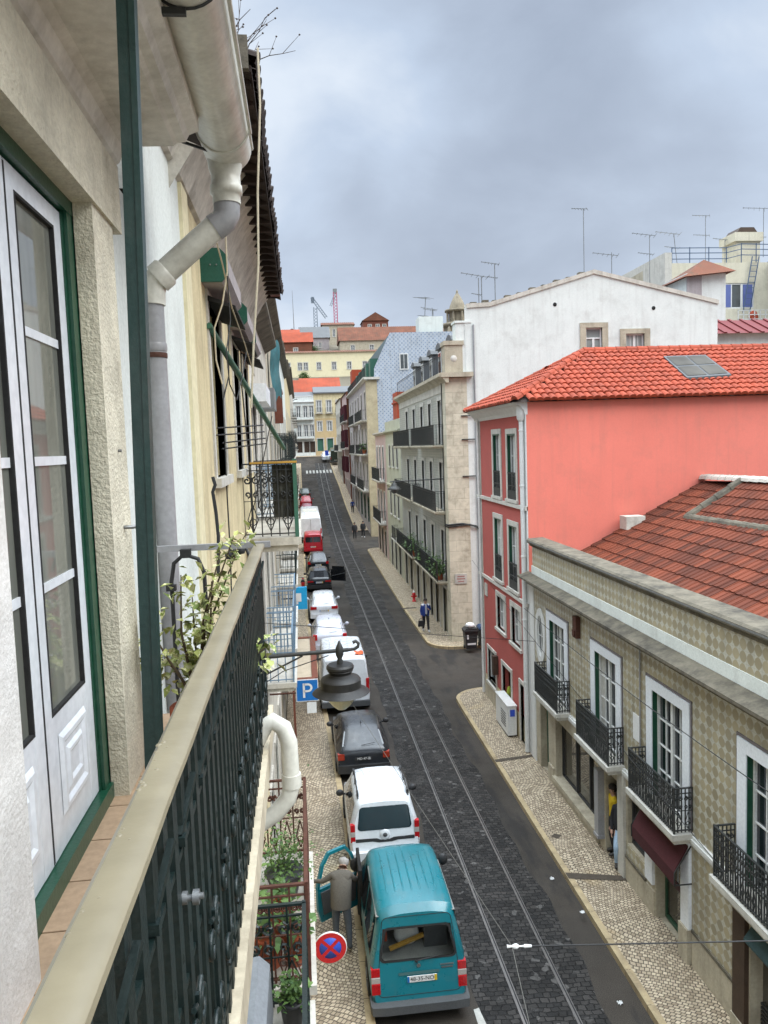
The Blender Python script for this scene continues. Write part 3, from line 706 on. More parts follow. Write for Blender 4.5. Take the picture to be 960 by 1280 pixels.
    for q in ((11.5,12.9,-.05,.012,.86,2.5),(14.84,15.84,-.05,.012,.72,.97)):
        m = MB(); pbox(m,P,*q); m.build('tile_panel', M['khakitile'], t)
    for q in ((11.5,12.9,-.05,.045,.8,.86),(14.84,15.84,-.05,.045,.66,.72)):
        m = MB(); pbox(m,P,*q); m.build('dado_strip', M['stone_dark'], t)
    m = MB(); pbox(m,P,11.12,11.47,-.05,.08,-.02,2.5); m.build('timber_pilaster', M['wood'], t)
    d = MB(); 
    pbox(d,P,13.3,14.42,-.26,-.2,.13,.22); pbox(d,P,13.3,13.37,-.26,-.2,.22,2.16); pbox(d,P,14.35,14.42,-.26,-.2,.22,2.16); pbox(d,P,13.37,14.35,-.26,-.2,2.09,2.16)
    dd = d.build('shop_door', M['green_paint'], t); g = MB(); g.poly([P(13.37,-.23,.22),P(14.35,-.23,.22),P(14.35,-.23,2.09),P(13.37,-.23,2.09)]); g.build('pane', M['shopglass'], dd)
    s = MB(); pbox(s,P,13.37,14.35,-.225,-.215,.98,1.12); s.build('glass_band', mat('dark_red_strip',S(70,28,40,.7),.5), dd)
    m = MB(); pbox(m,P,8.3,11.08,-.28,-.22,.13,2.3); sh = m.build('shop_window', M['shopglass'], t)
    m = MB()
    for k in range(9): pbox(m,P,8.3,11.06,-.2,-.17,.2+k*.07,.235+k*.07)
    m.build('grille', M['iron'], sh); m = MB(); pbox(m,P,10.55,10.85,-.215,-.2,.62,1.05); m.build('notice', M['signwhite'], sh)
    for a,b,c,e in gf[6:]:
        m = MB(); pbox(m,P,a,b,-.28,-.22,c,e); m.build('shop_window', M['shopglass'], t)
    # slanting shop awning, teal
    m = MB(); m.prism([(0,2.28),(.2,2.0),(.2,1.96),(0,2.24)], lambda a,z,u: P(u,a,z), 8.4, 10.95); m.build('awning', mat('dull_teal_canvas',S(70,96,98,.6),.9,.2,5), t)
    # burgundy awning on its frame
    m = MB(); m.prism([(.02,2.44),(.08,2.44),(.34,1.95),(.34,1.70),(.32,1.70),(.32,1.94),(.06,2.4),(.02,2.4)], lambda a,z,u: P(u,a,z), 12.98, 14.78)
    aw = m.build('awning', M['burgundy'], t); part(aw, 'burgundy canvas awning over shop door')
    for u in (12.95,14.81): f = MB(); f.bar(P(u,.0,1.71),P(u,.34,1.71),.02,.02); f.bar(P(u,.02,2.44),P(u,.34,1.95),.02,.02); f.bar(P(u,.34,1.95),P(u,.34,1.7),.02,.02); f.build('awning_arm', M['iron'], aw)
        
    for u,a,b,z0,z1 in ((15.3,0,0,0,0),): pass
    m = MB(); 
    for q in ((12.95,13.29,-.02,.1,-.02,.8),(14.46,15.84,-.02,.03,-.02,.66),(11.5,12.9,-.02,.03,-.02,.8),(11.1,11.5,-.02,.1,-.02,.35),(20.75,21.2,-.02,.05,-.02,.6)):
        m = MB(); pbox(m,P,*q); m.build('plinth', M['stone'], t)
    # cornice, white frieze, tiled parapet and coping
    prof = [(-.02,5.6),(.06,5.6),(.06,5.66),(.14,5.7),(.3,5.8),(.36,5.82),(.36,5.88),(.05,5.98),(-.02,5.98)]
    m = MB(); m.profile(prof, P, y0, 22.95); m.build('cornice', M['stone_dark'], t)
    m = MB(); pbox(m,P,y0,22.6,-.3,.02,5.98,6.22); m.build('frieze', M['white'], t)
    m = MB(); pbox(m,P,y0,22.55,-.3,.0,6.22,6.82); m.build('parapet', M['khakitile'], t)
    prof = [(-.36,6.82),(.05,6.82),(.05,6.87),(.1,6.9),(.13,6.93),(.13,7.0),(.08,7.04),(-.38,7.06),(-.38,6.82)]
    m = MB(); m.profile(prof, P, y0, 22.68); m.build('coping', M['stone_dark'], t)
    m = MB(); m.tube([P(u,-.0,6.955) for u in (y0,22.7)],.0,4) if False else pbox(m,P,y0,22.69,.1,.135,6.955,6.985); m.build('lead_line', M['steel'], t)
    # lamp box on the wall, conduit, notice, grey stain box below the cornice
    m = MB(); pbox(m,P,18.55,18.8,0,.12,4.95,5.5); pbox(m,P,18.6,18.75,0,.16,5.0,5.15); m.build('junction_box', M['rust'], t)
    m = MB(); pbox(m,P,15.12,15.44,.002,.012,3.55,4.12); m.build('notice', M['signwhite'], t)
    m = MB(); m.tube([P(15.05,.03,2.7),P(15.05,.03,5.6)],.018,6); m.build('conduit', M['pvc_grey'], t)
    # body behind the facade and the weathered roof
    m = MB(); m.poly([(X-.0+.28,y0,0),(20,y0,0),(20,y0,6.0),(10.8,y0,7.6),(X+.28,y0,6.2)]); m.poly([(20,y0,0),(20,22.9,0),(20,22.9,6.0),(20,y0,6.0)])
    m.poly([(7.24,y0,6.05),(7.24,22.9,6.05),(7.6,22.9,6.07),(7.6,y0,6.07)])
    m.build('rear_wall', M['white_dirty'], t)
    k = 1/math.hypot(1,.508); O = Vector((7.42,y0,5.97)); V = Vector((1,0,.508)); L = lambda x: (x-7.42)/k
    poly = [(0,0),(25.85,0),(25.85,L(12.5)),(23.45,L(12.42)),(23.5,L(10.85)),(0,L(10.95))]
    m = MB(); tiles(m, O, (0,1,0), V, poly, .215, .40, .035, 'flat', .03, .013); rf = m.build('roof', M['roof_dark'], t)
    part(rf, 'weathered red brown clay tile roof')
    m = MB(); m.poly([O+Vector((0,1,0))*u+V.normalized()*v-Vector((0,0,.02)) for u,v in poly])
    d_, e_, g_, f_ = Vector((10.8,20.55,7.66)), Vector((11.0,13,7.72)), Vector((12.5,12.75,8.72)), Vector((12.3,20.3,8.66))
    m.poly([d_,e_,g_,f_]); m.poly([g_,e_,(11,y0,7.72),(20,y0,6.0),(20,12.7,6.0)]); m.poly([f_,g_,(20,13,6.0),(20,22.9,6.0),(13.9,22.9,8.4),(12.5,22.9,8.56)])
    m.build('roof_deck', M['roof_under'], rf)
    U2 = (e_-d_).normalized(); N2 = (e_-d_).cross(f_-d_).normalized(); V2 = N2.cross(U2)
    if V2.z < 0: V2 = -V2
    pl = [((q-d_).dot(U2),(q-d_).dot(V2)) for q in (d_,e_,g_,f_)]
    m = MB(); tiles(m, d_, U2, V2, pl, .215, .36, .035, 'flat', .03, .006); m.build('hip_tiles', M['roof_dark'], rf)
    m = MB(); ridge(m, d_+Vector((0,0,.05)), f_+Vector((0,0,.06)), .13); ridge(m, d_+Vector((-.02,.05,.04)), e_+Vector((0,0,.04)), .11); m.build('ridge_tiles', M['stone_dark'], rf)
    m = MB(); ridge(m, f_+Vector((.0,0,.05)), Vector((12.52,22.9,8.66)), .14); ridge(m, f_+Vector((0,0,.05)), g_+Vector((0,0,.05)), .13); m.build('mortar_ridge', M['white_dirty'], rf)
    for a,b in (((9.95,22.75,7.32),(10.4,22.5,7.5)),):
        m = MB(); m.box(9.75,10.35,22.3,22.8,7.2,7.6); m.build('flashing', M['white_dirty'], rf)

def build_pink_house():
    X = 6.87; P = right_of(X)
    t = thing('pink_house', 'tall salmon pink corner house with bright orange tiled hip roof and one skylight', 'house', (X, 26, 0))
    y0, y1 = 22.95, 29.5
    W = [(26.05,27.0,8.1,10.28),(24.1,25.1,8.1,10.25),(26.07,27.05,5.12,7.3),(24.13,25.13,5.1,7.22),(25.87,26.9,3.3,4.48),(23.96,24.98,3.25,4.49)]
    G = [(27.3,28.45,.85,2.15),(25.2,26.35,.13,2.1),(23.4,24.1,.13,2.1)]
    m = MB(); wall_grid(m, P, 23.32, 28.95, 1.0, 10.82, W+[(a,b,max(c,1.0),d) for a,b,c,d in G if d>1], .22); m.build('front_wall', M['pink_shaded'], t)
    m = MB(); wall_grid(m, P, 23.32, 28.95, -.05, 1.0, [(a,b,c,1.0) for a,b,c,d in G if c<1], .22); m.build('base_wall', M['cream'], t)
    m = MB(); pbox(m,P,26.5,28.95,-.02,.035,-.05,.8); m.build('plinth', M['stone'], t)
    m = MB(); pbox(m,P,28.95,y1,-.4,.02,-.05,10.82); m.build('corner_pilaster', M['stone_pale'], t)
    m = MB(); pbox(m,P,y0,23.32,-.3,.02,-.05,10.82); m.build('corner_strip', M['paintwhite'], t)
    # side walls
    m = MB(); m.poly([(X+.01,y0-.006,-.05),(24,y0-.006,-.05),(24,y0-.006,11.2),(X+.01,y0-.006,11.2)]); sw = m.build('side_wall', M['pink'], t)
    m = MB(); m.poly([(X+.02,y1,-.05),(X+.02,y1,11.2),(24,y1,11.2),(24,y1,-.05)]); m.poly([(24,y0,-.05),(24,y1,-.05),(24,y1,11.2),(24,(y0+y1)/2,12.9),(24,y0,11.2)]); m.build('rear_wall', M['pink'], t)
    for i,(a,b,c,d) in enumerate(W):
        w = window(P, t, a, b, c, d, 'paintwhite', 'glass2' if i in (4,5) else 'glass', 2, 2 if i<4 else 1, .14, .05, .024, 'stone_pale', .17, True, .03, curtain=(.45,0,-.5,.3,0,.4)[i])
        if i < 4:
            j = MB(); pbox(j,P,b-.03,b+.001,-.2,.01,c,d); pbox(j,P,a,b-.03,-.2,.01,d-.05,d+.001); j.build('jamb', M['green_paint'], w)
            r = MB()
            for z in (c+.08,c+.45,c+.86): r.bar(P(a,.02,z),P(b,.02,z),.022,.03)
            for k in range(10): u = a+(b-a)*(k+.5)/10; r.bar(P(u,.02,c+.02),P(u,.02,c+.9),.018,.018)
            for k in range(3):
                u = a+(b-a)*(k+.5)/3; r.tube(spiral(lambda x,z: P(x,.02,z),u,c+.3,.13,.03,0,1.3,10),.012,4)
            pbox(r,P,a,b,.0,.03,c+.0,c+.3)
            r.build('railing', M['iron'], w)
    m = MB(); pbox(m,P,y0,y1,-.05,.07,7.86,7.98); pbox(m,P,y0,y1,-.05,.07,4.84,4.95); m.build('string_course', M['stone_pale'], t)
    window(P, t, 27.3,28.45,.85,2.15,'paintwhite','glass2',1,0,.12,.06,0,'stone_pale',.12)
    door(P, t, 25.2,26.35,.13,2.1,'wood',None,.3,'stone_pale',.13,nv=2)
    door(P, t, 23.4,24.1,.13,2.1,'wood',None,.25,'stone_pale',.12,nv=1)
    m = MB(); m.lathe([(.02,0),(.09,.03),(.11,.2),(.07,.4),(.02,.45)],(6.93,25.75,1.0),10); m.build('hanging_bag', mat('lime_cloth',S(170,180,50,.6),.8), t)
    # eaves cornice and downpipe
    prof = [(-.05,10.8),(.03,10.8),(.06,10.92),(.2,11.08),(.3,11.12),(.32,11.2),(-.05,11.22)]
    m = MB(); m.profile(prof, P, y0-.02, y1+.28); m.build('cornice', M['paintwhite'], t)
    m = MB(); xp = X-.1; m.tube([(xp,23.12,10.95),(xp,23.12,.16)],.075,12); m.lathe([(.08,10.6),(.13,10.68),(.15,10.9),(.15,11.05)],(xp,23.12,0),14)
    for z in (10.3,8.6,6.4,4.4,2.4): m.lathe([(.085,z),(.092,z+.02),(.085,z+.05)],(xp,23.12,0),12)
    m.build('downpipe', M['paintwhite'], t)
    m = MB(); xp = X-.07; m.tube([(xp,29.1,10.9),(xp,29.1,.2)],.05,10); m.build('downpipe', M['paintwhite'], t)
    m = MB(); pbox(m,P,28.35,28.75,.0,.03,4.15,4.62); m.build('wall_plaque', M['stone_pale'], t)
    m = MB(); pbox(m,P,26.95,27.15,.02,.2,1.5,2.2); m.build('meter_box', M['wood'], t)
    # roof: hip towards the street, ridge runs back
    x0, e0, e1, zr = 6.42, 22.72, 29.78, 13.0; ym = (e0+e1)/2; xr = 9.95; ze = 11.2
    O = Vector((x0,e0,ze)); V = Vector((0,ym-e0,zr-ze)); L = V.length
    poly = [(.25,0),(17.9,0),(17.9,L),(xr-x0,L)]
    m = MB(); tiles(m, O, (1,0,0), V, poly, .225, .37, .075, 'barrel', .045, .014); rf = m.build('roof', M['roof_orange'], t); part(rf,'bright orange clay tile roof')
    O2 = Vector((x0,e0,ze-.02)); V2 = Vector((xr-x0,0,zr-ze)); L2 = V2.length
    m = MB(); tiles(m, O2, (0,1,0), V2, [(0,0),(e1-e0,0),((e1-e0)/2,L2)], .225, .37, .075, 'barrel', .045, .014)
    O3 = Vector((x0,e1,ze)); V3 = Vector((0,ym-e1,zr-ze)); tiles(m, O3, (1,0,0), V3, [(.3,0),(17.9,0),(17.9,L),(xr-x0,L)], .3, .5, .075, 'barrel', .045)
    m.build('hip_tiles', M['roof_orange'], rf)
    m = MB(); dz = Vector((0,0,-.03))
    m.poly([Vector(p)+dz for p in ((x0,e0+.06,ze),(24.3,e0+.06,ze),(24.3,ym,zr),(xr,ym,zr))]); m.poly([Vector(p)+dz for p in ((x0,e0,ze),(xr,ym,zr),(x0,e1,ze))]); m.poly([Vector(p)+dz for p in ((x0,e1,ze),(xr,ym,zr),(24.3,ym,zr),(24.3,e1,ze))])
    m.build('roof_deck', M['roof_under'], rf)
    m = MB(); ridge(m,(xr,ym,zr+.05),(24.3,ym,zr+.05),.15); ridge(m,(x0+.05,e0+.05,ze+.06),(xr,ym,zr+.07),.115); ridge(m,(x0+.05,e1-.05,ze+.05),(xr,ym,zr+.06),.115); m.build('ridge_tiles', M['roof_orange'], rf)
    # skylight lying on the near slope
    sl = (zr-ze)/(ym-e0); f = lambda x,y,h: Vector((x,y,ze+(y-e0)*sl+h))
    m = MB(); A = [f(12.4,23.66,.16),f(13.98,23.8,.16),f(13.98,25.42,.16),f(12.45,25.38,.16)]; B = [p-Vector((0,0,.2)) for p in A]
    m.add(A+B,[(0,1,2,3)]+[(k,4+k,4+(k+1)%4,(k+1)%4) for k in range(4)]); sk = m.build('skylight', M['greyplastic'], rf)
    g = MB()
    for a,b in ((.05,.48),(.53,.95)):
        for c,d in ((.06,.47),(.53,.94)):
            q = lambda s,v: (A[0]*(1-s)+A[1]*s)*(1-v)+(A[3]*(1-s)+A[2]*s)*v+Vector((0,0,.015))
            g.poly([q(a,c),q(b,c),q(b,d),q(a,d)])
    g.build('pane', glass('dusty_rooflight',(.095,.088,.075,1),.7,.15), sk)

def simple_windows(P, t, centers, w, rows, **k):
    for z0, z1 in rows:
        for c in centers: window(P, t, c-w/2, c+w/2, z0, z1, **k)

def build_corner_house():
    X = 7.18; P = right_of(X); Q = front_of(37.2)
    t = thing('corner_house', 'four-storey corner house with grey tiled front, stone corner and blank white gable wall', 'house', (X, 46, 0))
    y0, y1 = 37.2, 55.0; C = [39.0,42.0,44.8,47.9,51.1]; w = 1.02
    rows = [(9.98,12.2),(6.65,9.05),(3.15,5.55)]
    holes = [(c-w/2,c+w/2,a,b) for a,b in rows for c in C]
    gd = [(38.3,39.4,.13,2.55),(40.6,41.7,.13,2.5),(42.6,43.5,.13,2.6),(45.2,46.2,.13,2.55),(47.6,48.6,.13,2.55),(50.4,51.6,.13,2.6),(53,54,.13,2.55)]
    m = MB(); wall_grid(m, P, y0+.95, y1, 2.95, 12.55, holes, .2); m.build('front_wall', M['greytile'], t)
    m = MB(); wall_grid(m, P, y0+.95, y1, -.05, 2.95, gd, .25); m.build('ground_floor_wall', M['stone'], t)
    m = MB(); pbox(m,P,y0+.95,y1,-.2,.03,12.55,12.95); m.build('frieze', M['white_dirty'], t)
    # stone corner (both faces) and gable
    m = MB(); m.box(X-.05,X+1.02,y0-.05,y0+.95,-.05,13.18); m.build('stone_corner', M['stonewall'], t)
    G = [(X+1.0,-.05),(21.1,-.05),(21.1,16.49),(14.69,18.05),(9.44,16.55),(8.29,16.5),(X+1.0,13.6)]
    m = MB()
    hs = [(14.25,15.08,13.6,15.45),(16.3,17.25,13.6,15.12)]
    # gable as strips so the two windows are real openings
    def top(x):
        pts = [(8.18,16.48),(9.44,16.55),(14.69,18.05),(21.1,16.49)]
        for (a,za),(b,zb) in zip(pts[:-1],pts[1:]):
            if a <= x <= b: return za+(zb-za)*(x-a)/(b-a)
        return 16.49
    xs = sorted({8.18,9.44,14.69,21.1}|{h[0] for h in hs}|{h[1] for h in hs})
    for a,b in zip(xs[:-1],xs[1:]):
        h = [q for q in hs if q[0] <= a and b <= q[1]]
        if h: q = h[0]; m.poly([(a,y0,-.05),(b,y0,-.05),(b,y0,q[2]),(a,y0,q[2])]); m.poly([(a,y0,q[3]),(b,y0,q[3]),(b,y0,top(b)),(a,y0,top(a))])
        else: m.poly([(a,y0,-.05),(b,y0,-.05),(b,y0,top(b)),(a,y0,top(a))])
    for a,b,c,d in hs:
        for s in ([(a,c),(a,d)],[(b,c),(b,d)],[(a,d),(b,d)],[(a,c),(b,c)]):
            (p,q),(r,s2) = s; m.poly([(p,y0,q),(r,y0,s2),(r,y0+.2,s2),(p,y0+.2,q)])
    m.build('gable_wall', M['white'], t)
    for a,b,c,d in hs:
        wn = window(Q, t, a, b, c, d, 'paintwhite', 'glass3', 2, 1, .15, .07, .03, 'stone', .3, True, .05, top=(d-.5 if a < 15 else None), ttop=.24)
    m = MB()
    for (a,za),(b,zb) in zip([(8.29,16.5),(9.44,16.55),(14.69,18.05)],[(9.44,16.55),(14.69,18.05),(21.15,16.49)]):
        m.add([(a,y0-.06,za),(b,y0-.06,zb),(b,y0-.06,zb+.2),(a,y0-.06,za+.2),(a,y0+.5,za),(b,y0+.5,zb),(b,y0+.5,zb+.2),(a,y0+.5,za+.2)],[(0,1,2,3),(3,2,6,7),(0,4,5,1),(4,7,6,5),(0,3,7,4),(1,5,6,2)])
    m.build('gable_coping', M['white_dirty'], t)
    for k,(a,za) in enumerate([(8.5,16.72),(9.1,16.76)]+[(9.6+i*.62,16.8+i*.176) for i in range(8)]): m = MB(); m.box(a,a+.3,y0+.0,y0+.3,za-.05,za+.06+.05*(k%2)); m.build('ridge_stone', M['stone_dark'], t)
    for vx,vz in ((12.7,16.6),(17.75,16.35)):
        m = MB(); m.lathe([(.001,-.01),(.09,-.01),(.1,0),(.1,.05)],(vx,y0-.01,vz),12,'y'); m.build('wall_vent', M['dark'], t)
    m = MB(); m.tube([(8.6,y0-.03,9.2),(11.0,y0-.03,8.9),(14.0,y0-.03,9.1),(20.9,y0-.03,8.8)],.02,5); m.build('wall_cable', M['cable'], t)
    # pilaster chimney by the corner and pier with medallion
    m = MB(); m.box(X+.55,X+1.28,y0+.02,y0+.8,13.42,15.8); m.box(X+.5,X+1.33,y0-.03,y0+.85,15.8,15.9); m.build('chimney', M['white'], t)
    m = MB(); m.tube([(X+1.42,y0-.05,15.7),(X+1.42,y0-.05,.3)],.04,8); m.build('downpipe', M['pvc_grey'], t)
    m = MB(); m.box(X-.02,X+.86,y0-.02,y0+.8,13.42,14.75); m.box(X-.08,X+.92,y0-.08,y0+.86,14.75,14.95); me_ = m.build('pier', M['stone'], t)
    m = MB(); m.lathe([(.16,0),(.13,-.02),(.03,-.03)],(X+.42,y0-.02,14.1),16,'y')
    m.build('medallion', M['stone_pale'], me_)
    prof = [(-.1,12.93),(.05,12.95),(.12,13.08),(.3,13.2),(.38,13.24),(.38,13.4),(-.1,13.43)]
    m = MB(); m.profile(prof, P, y0-.3, y1+.1); m.box(X-.3,X+1.3,y0-.34,y0+.0,13.2,13.42); m.build('cornice', M['stone'], t)
    for i,(a,b) in enumerate(rows):
        for j,c in enumerate(C): window(P, t, c-w/2, c+w/2, a, b, 'paintwhite', 'glass' if (i+j)%3 else 'glass2', 2, 2, .14, .06, .03, 'stone_pale', .2, False, curtain=(.5,0,-.4,.9,0)[(i*2+j)%5])
    for i,z in enumerate((9.93,6.6,3.05)):
        dep = .55
        balcony(P, t, 37.95, 45.6, z, dep, 1.02, .15, 'iron', 'stone', 0, .13); balcony(P, t, 46.8, 54.6, z, dep, 1.02, .15, 'iron', 'stone', 0, .13)
    for k,(a,b,c,d) in enumerate(gd): door(P, t, a, b, c, d, ('green_mid','greyplastic','wood','wood','greyplastic','wood','green_mid')[k], None, .2, 'stone_pale', .14, nv=2)
    # terrace rail, set-back mansard with dormers
    railing_mb(P, 38.1, 54.9, -.4, .1, 13.42, 1.0, .5, .008, sides=False).build('terrace_railing', M['iron'], t)
    m = MB(); m.poly([(X+.9,38.0,13.4),(X+.9,y1,13.4),(X+1.75,y1,15.9),(X+1.75,38.0,15.9)]); m.poly([(X-.2,y0,13.425),(X-.2,y1,13.425),(X+.9,y1,13.425),(X+.9,y0,13.425)]); m.poly([(X+1.75,37.3,15.9),(X+1.75,y1,15.9),(14.69,y1,18.0),(14.69,37.3,18.0)]); m.poly([(14.69,37.3,18.0),(14.69,y1,18.0),(21.1,y1,16.4),(21.1,37.3,16.4)]); m.poly([(X,y1,-.05),(21.1,y1,-.05),(21.1,y1,16.4),(14.69,y1,18.0),(X+1.75,y1,15.9),(X+.9,y1,13.4),(X,y1,13.4)]); m.poly([(21.1,y0,-.05),(21.1,y1,-.05),(21.1,y1,16.4),(21.1,y0,16.4)])
    rf = m.build('mansard_roof', M['roof_grey'], t)
    for c in (39.4,42.4,45.4,48.6,52.0):
        d = MB(); pbox(d,P,c-.62,c+.62,-2.2,-.72,13.43,15.2)
        pts = [(-.78,15.2),(-.6,15.42),(-.3,15.5),(0,15.55),(.3,15.5),(.6,15.42),(.78,15.2)]
        d.prism(pts, lambda a,z,n: P(c+a,n,z), -2.2, -.6); dm = d.build('dormer', M['roof_grey'], rf)
        window(P, dm, c-.4, c+.4, 13.5, 15.05, 'paintwhite', 'glass2', 2, 1, .745-.05+.0, .06, .03) if False else None
        wf = MB(); pbox(wf,P,c-.42,c+.42,-.74,-.69,13.55,15.05); wv = wf.build('window', M['paintwhite'], t); g = MB(); pbox(g,P,c-.35,c-.03,-.72,-.685,13.62,14.98); pbox(g,P,c+.03,c+.35,-.72,-.685,13.62,14.98); g.build('pane', M['glass'], wv)
    m = MB(); pbox(m,P,37.98,38.1,-1.9,-.6,13.4,15.75); m.build('red_flashing', mat('oxide_red',S(124,52,52,.8),.6), rf)
    # street plaque: the lettering is too small to read in the photo
    m = MB(); m.box(X+.18,X+.78,y0-.09,y0-.05,3.05,3.55); pq = m.build('street_plaque', M['stone_pale'], t)
    m = MB()
    for z,a,b in ((3.42,.3,.66),(3.3,.27,.69),(3.17,.33,.63)): m.box(X+a,X+b,y0-.095,y0-.09,z-.03,z+.03)
    m.build('plaque_lettering', mat('faded_red_letters',S(176,128,120,.8),.8), pq)
    m = MB()
    for z in (10.15,8.35,11.3): m.box(X+.7,X+1.35,y0-.12,y0-.05,z,z+.05)
    m.tube([P(37.9,.05,5.95),(X-.1,y0-.1,6.0),(X+.6,y0-.1,6.05),(X+1.3,y0-.1,5.9),(X+2,y0-.1,5.4)],.05,6); m.tube([P(37.9,.05,5.85),(X-.1,y0-.12,5.9),(X+1.0,y0-.12,6.0),(X+2,y0-.12,5.5)],.035,6); m.tube([P(38.05,.06,13),P(38.05,.06,3.0)],.04,6)
    m.build('cable_bundle', M['cable'], t)
    # potted shrubs along the first-floor balconies
    return t

def build_small_houses():
    X = 7.2; P = right_of(X)
    t = thing('green_house', 'narrow pale greenish rendered house between the corner house and a pink fronted house', 'house', (X, 60, 0))
    C = [57.2,59.6,62.0]; w=.85; rows=[(8.35,10.0),(4.5,6.3)]; gd=[(56.6,57.7,.1,2.6),(59,60.2,.1,2.6),(61.6,62.7,.1,2.6)]
    m = MB(); wall_grid(m,P,55.02,64.8,-.05,11.0,[(c-w/2,c+w/2,a,b) for a,b in rows for c in C]+gd,.2); m.build('front_wall', M['greenish'], t)
    for a,b in rows:
        for c in C: window(P,t,c-w/2,c+w/2,a,b,'paintwhite','glass',2,1,.12,.07,.03,'stone_pale',.15)
    for a,b,c,d in gd: door(P,t,a,b,c,d,'wood',trim='stone_pale')
    m = MB(); m.profile([(-.1,10.9),(.05,10.95),(.2,11.1),(.2,11.2),(-.1,11.2)],P,55,64.9); pbox(m,P,55,64.8,-.3,.02,11.2,11.95); pbox(m,P,55,64.8,-.1,.08,6.75,6.9); m.build('cornice', M['greenish'], t)
    m = MB(); m.poly([(X+.3,55.02,11.2),(X+.3,64.8,11.2),(16,64.8,11.6),(16,55.02,11.6)]); m.poly([(16,55,0),(16,64.8,0),(16,64.8,11.6),(16,55,11.6)]); m.poly([(X,64.8,0),(16,64.8,0),(16,64.8,11.6),(X,64.8,11.9)]); m.build('flat_roof', M['roof_grey'], t)
    m = MB(); m.box(7.9,9.6,62,64.6,11.3,14.3); sh = m.build('roof_shed', M['roof_orange'], t); part(sh,'orange clad shed on the roof')
    m = MB(); m.box(7.8,9.7,61.9,64.7,13.4,13.55); m.build('shed_roof', M['roof_orange'], sh)
    balcony(P,t,56.2,58.4,2.95,.45,.95,.15,'iron','stone_pale',0,.2)
    t = thing('rose_house', 'low narrow rose fronted house with two dark balconies beside the side alley', 'house', (X, 70, 0))
    C = [67.0,69.6,72.0]; rows=[(7.05,9.9),(3.4,5.9)]; gd=[(66.4,67.5,.1,2.5),(69,70.2,.1,2.5),(71.4,72.7,.1,2.5)]
    m = MB(); wall_grid(m,P,64.82,73.6,-.05,11.0,[(c-.45,c+.45,a,b) for a,b in rows for c in C]+gd,.2); m.build('front_wall', M['roseplaster'], t)
    for a,b in rows:
        for c in C: window(P,t,c-.45,c+.45,a,b,'paintwhite','glass',2,2,.12,.07,.03,'paintwhite',.16)
    for a,b,c,d in gd: door(P,t,a,b,c,d,'wood',trim='stone_pale')
    balcony(P,t,66.1,73.0,6.95,.5,1.1,.18,'iron','stone_pale',0,.16); balcony(P,t,66.1,73.0,3.25,.5,1.1,.18,'iron','stone_pale',0,.16)
    m = MB(); m.profile([(-.1,10.9),(.05,10.95),(.25,11.1),(.25,11.2),(-.1,11.2)],P,64.8,73.7); m.build('cornice', M['stone_pale'], t)
    m = MB(); m.poly([(X+.0,64.82,11.2),(X+.0,73.6,11.2),(14,73.6,12.6),(14,64.82,12.6)]); m.poly([(X,73.6,0),(14,73.6,0),(14,73.6,12.6),(X,73.6,11.2)]); m.poly([(14,64.8,0),(14,73.6,0),(14,73.6,12.6),(14,64.8,12.6)]); m.build('roof', M['roof_grey'], t)
    # blue tiled house
    X = 7.3; P = right_of(X); Q = front_of(82)
    t = thing('blue_tiled_house', 'tall grey-lilac house with blue and white tiled side wall and dark green mansard roof', 'house', (X, 96, 0))
    z0 = -.05; C = [84.6,89.4,94.2,99,103.8,108.6]; rows=[(13.0,15.9),(9.3,12.0),(5.4,8.1)]
    m = MB(); wall_grid(m,P,83.05,112,z0,17.0,[(c-.6,c+.6,a,b) for a,b in rows for c in C]+[(c-.9,c+.9,1.6,4.3) for c in C],.25); m.build('front_wall', M['greywall'], t)
    for a,b in rows:
        for k,c in enumerate(C): window(P,t,c-.6,c+.6,a,b,'paintwhite','glass',2,2,.15,.08,.04,'stone_pale',.2,False,curtain=(0,.6,0,-.4)[k%4])
    for c in C: door(P,t,c-.9,c+.9,1.6,4.3,'green_mid' if c<96 else 'wood',None,.2,'green_mid' if c<96 else 'stone_pale',.2)
    for z in (12.85,9.15,5.2):
        for a,b in ((83.2,93),(96,105)): balcony(P,t,a,b,z,.6,1.1,.22,'iron','stone_pale',0,.25)
    m = MB(); m.box(X-.04,X+1.1,82-.04,83.05,z0,17.0); m.build('stone_corner', mat('yellowed_stone',S(198,184,152,.8),.9,.2,1.2,.4,20,.5,(.2,.14,.08,1)), t)
    m = MB(); m.poly([(X+1.1,82,z0),(17.5,82,z0),(17.5,82,21.9),(9.95,82,21.9),(8.15,82,18.2),(8.15,82,17),(X+1.1,82,17)]); m.build('side_wall', M['bluetile'], t)
    w = MB(); pbox(w,Q,10.9,11.85,0,.06,18.0,19.7); wv = w.build('window', M['paintwhite'], t); g = MB(); pbox(g,Q,11.0,11.35,.05,.065,18.1,19.6); pbox(g,Q,11.4,11.75,.05,.065,18.1,19.6); g.build('pane', M['glass2'], wv)
    m = MB(); m.profile([(-.1,16.9),(.05,16.95),(.3,17.1),(.38,17.15),(.38,17.3),(-.1,17.3)],P,81.8,112.1); m.box(X-.3,X+1.4,81.7,82.0,17.05,17.3); m.build('cornice', M['stone_pale'], t)
    m = MB(); m.poly([(X+.85,82.05,17.2),(X+.85,112,17.2),(9.95,112,21.8),(9.95,82.05,21.8)]); m.poly([(X-.3,82,17.31),(X-.3,112,17.31),(X+.9,112,17.31),(X+.9,82,17.31)]); m.poly([(9.95,82.05,21.8),(9.95,112,21.8),(17.5,112,21.8),(17.5,82.05,21.8)]); m.poly([(X,112,0),(17.5,112,0),(17.5,112,21.8),(9.95,112,21.8),(X+.85,112,17.2)]); m.poly([(17.5,82,0),(17.5,112,0),(17.5,112,21.8),(17.5,82,21.8)])
    rf = m.build('mansard_roof', M['green_pole'], t)
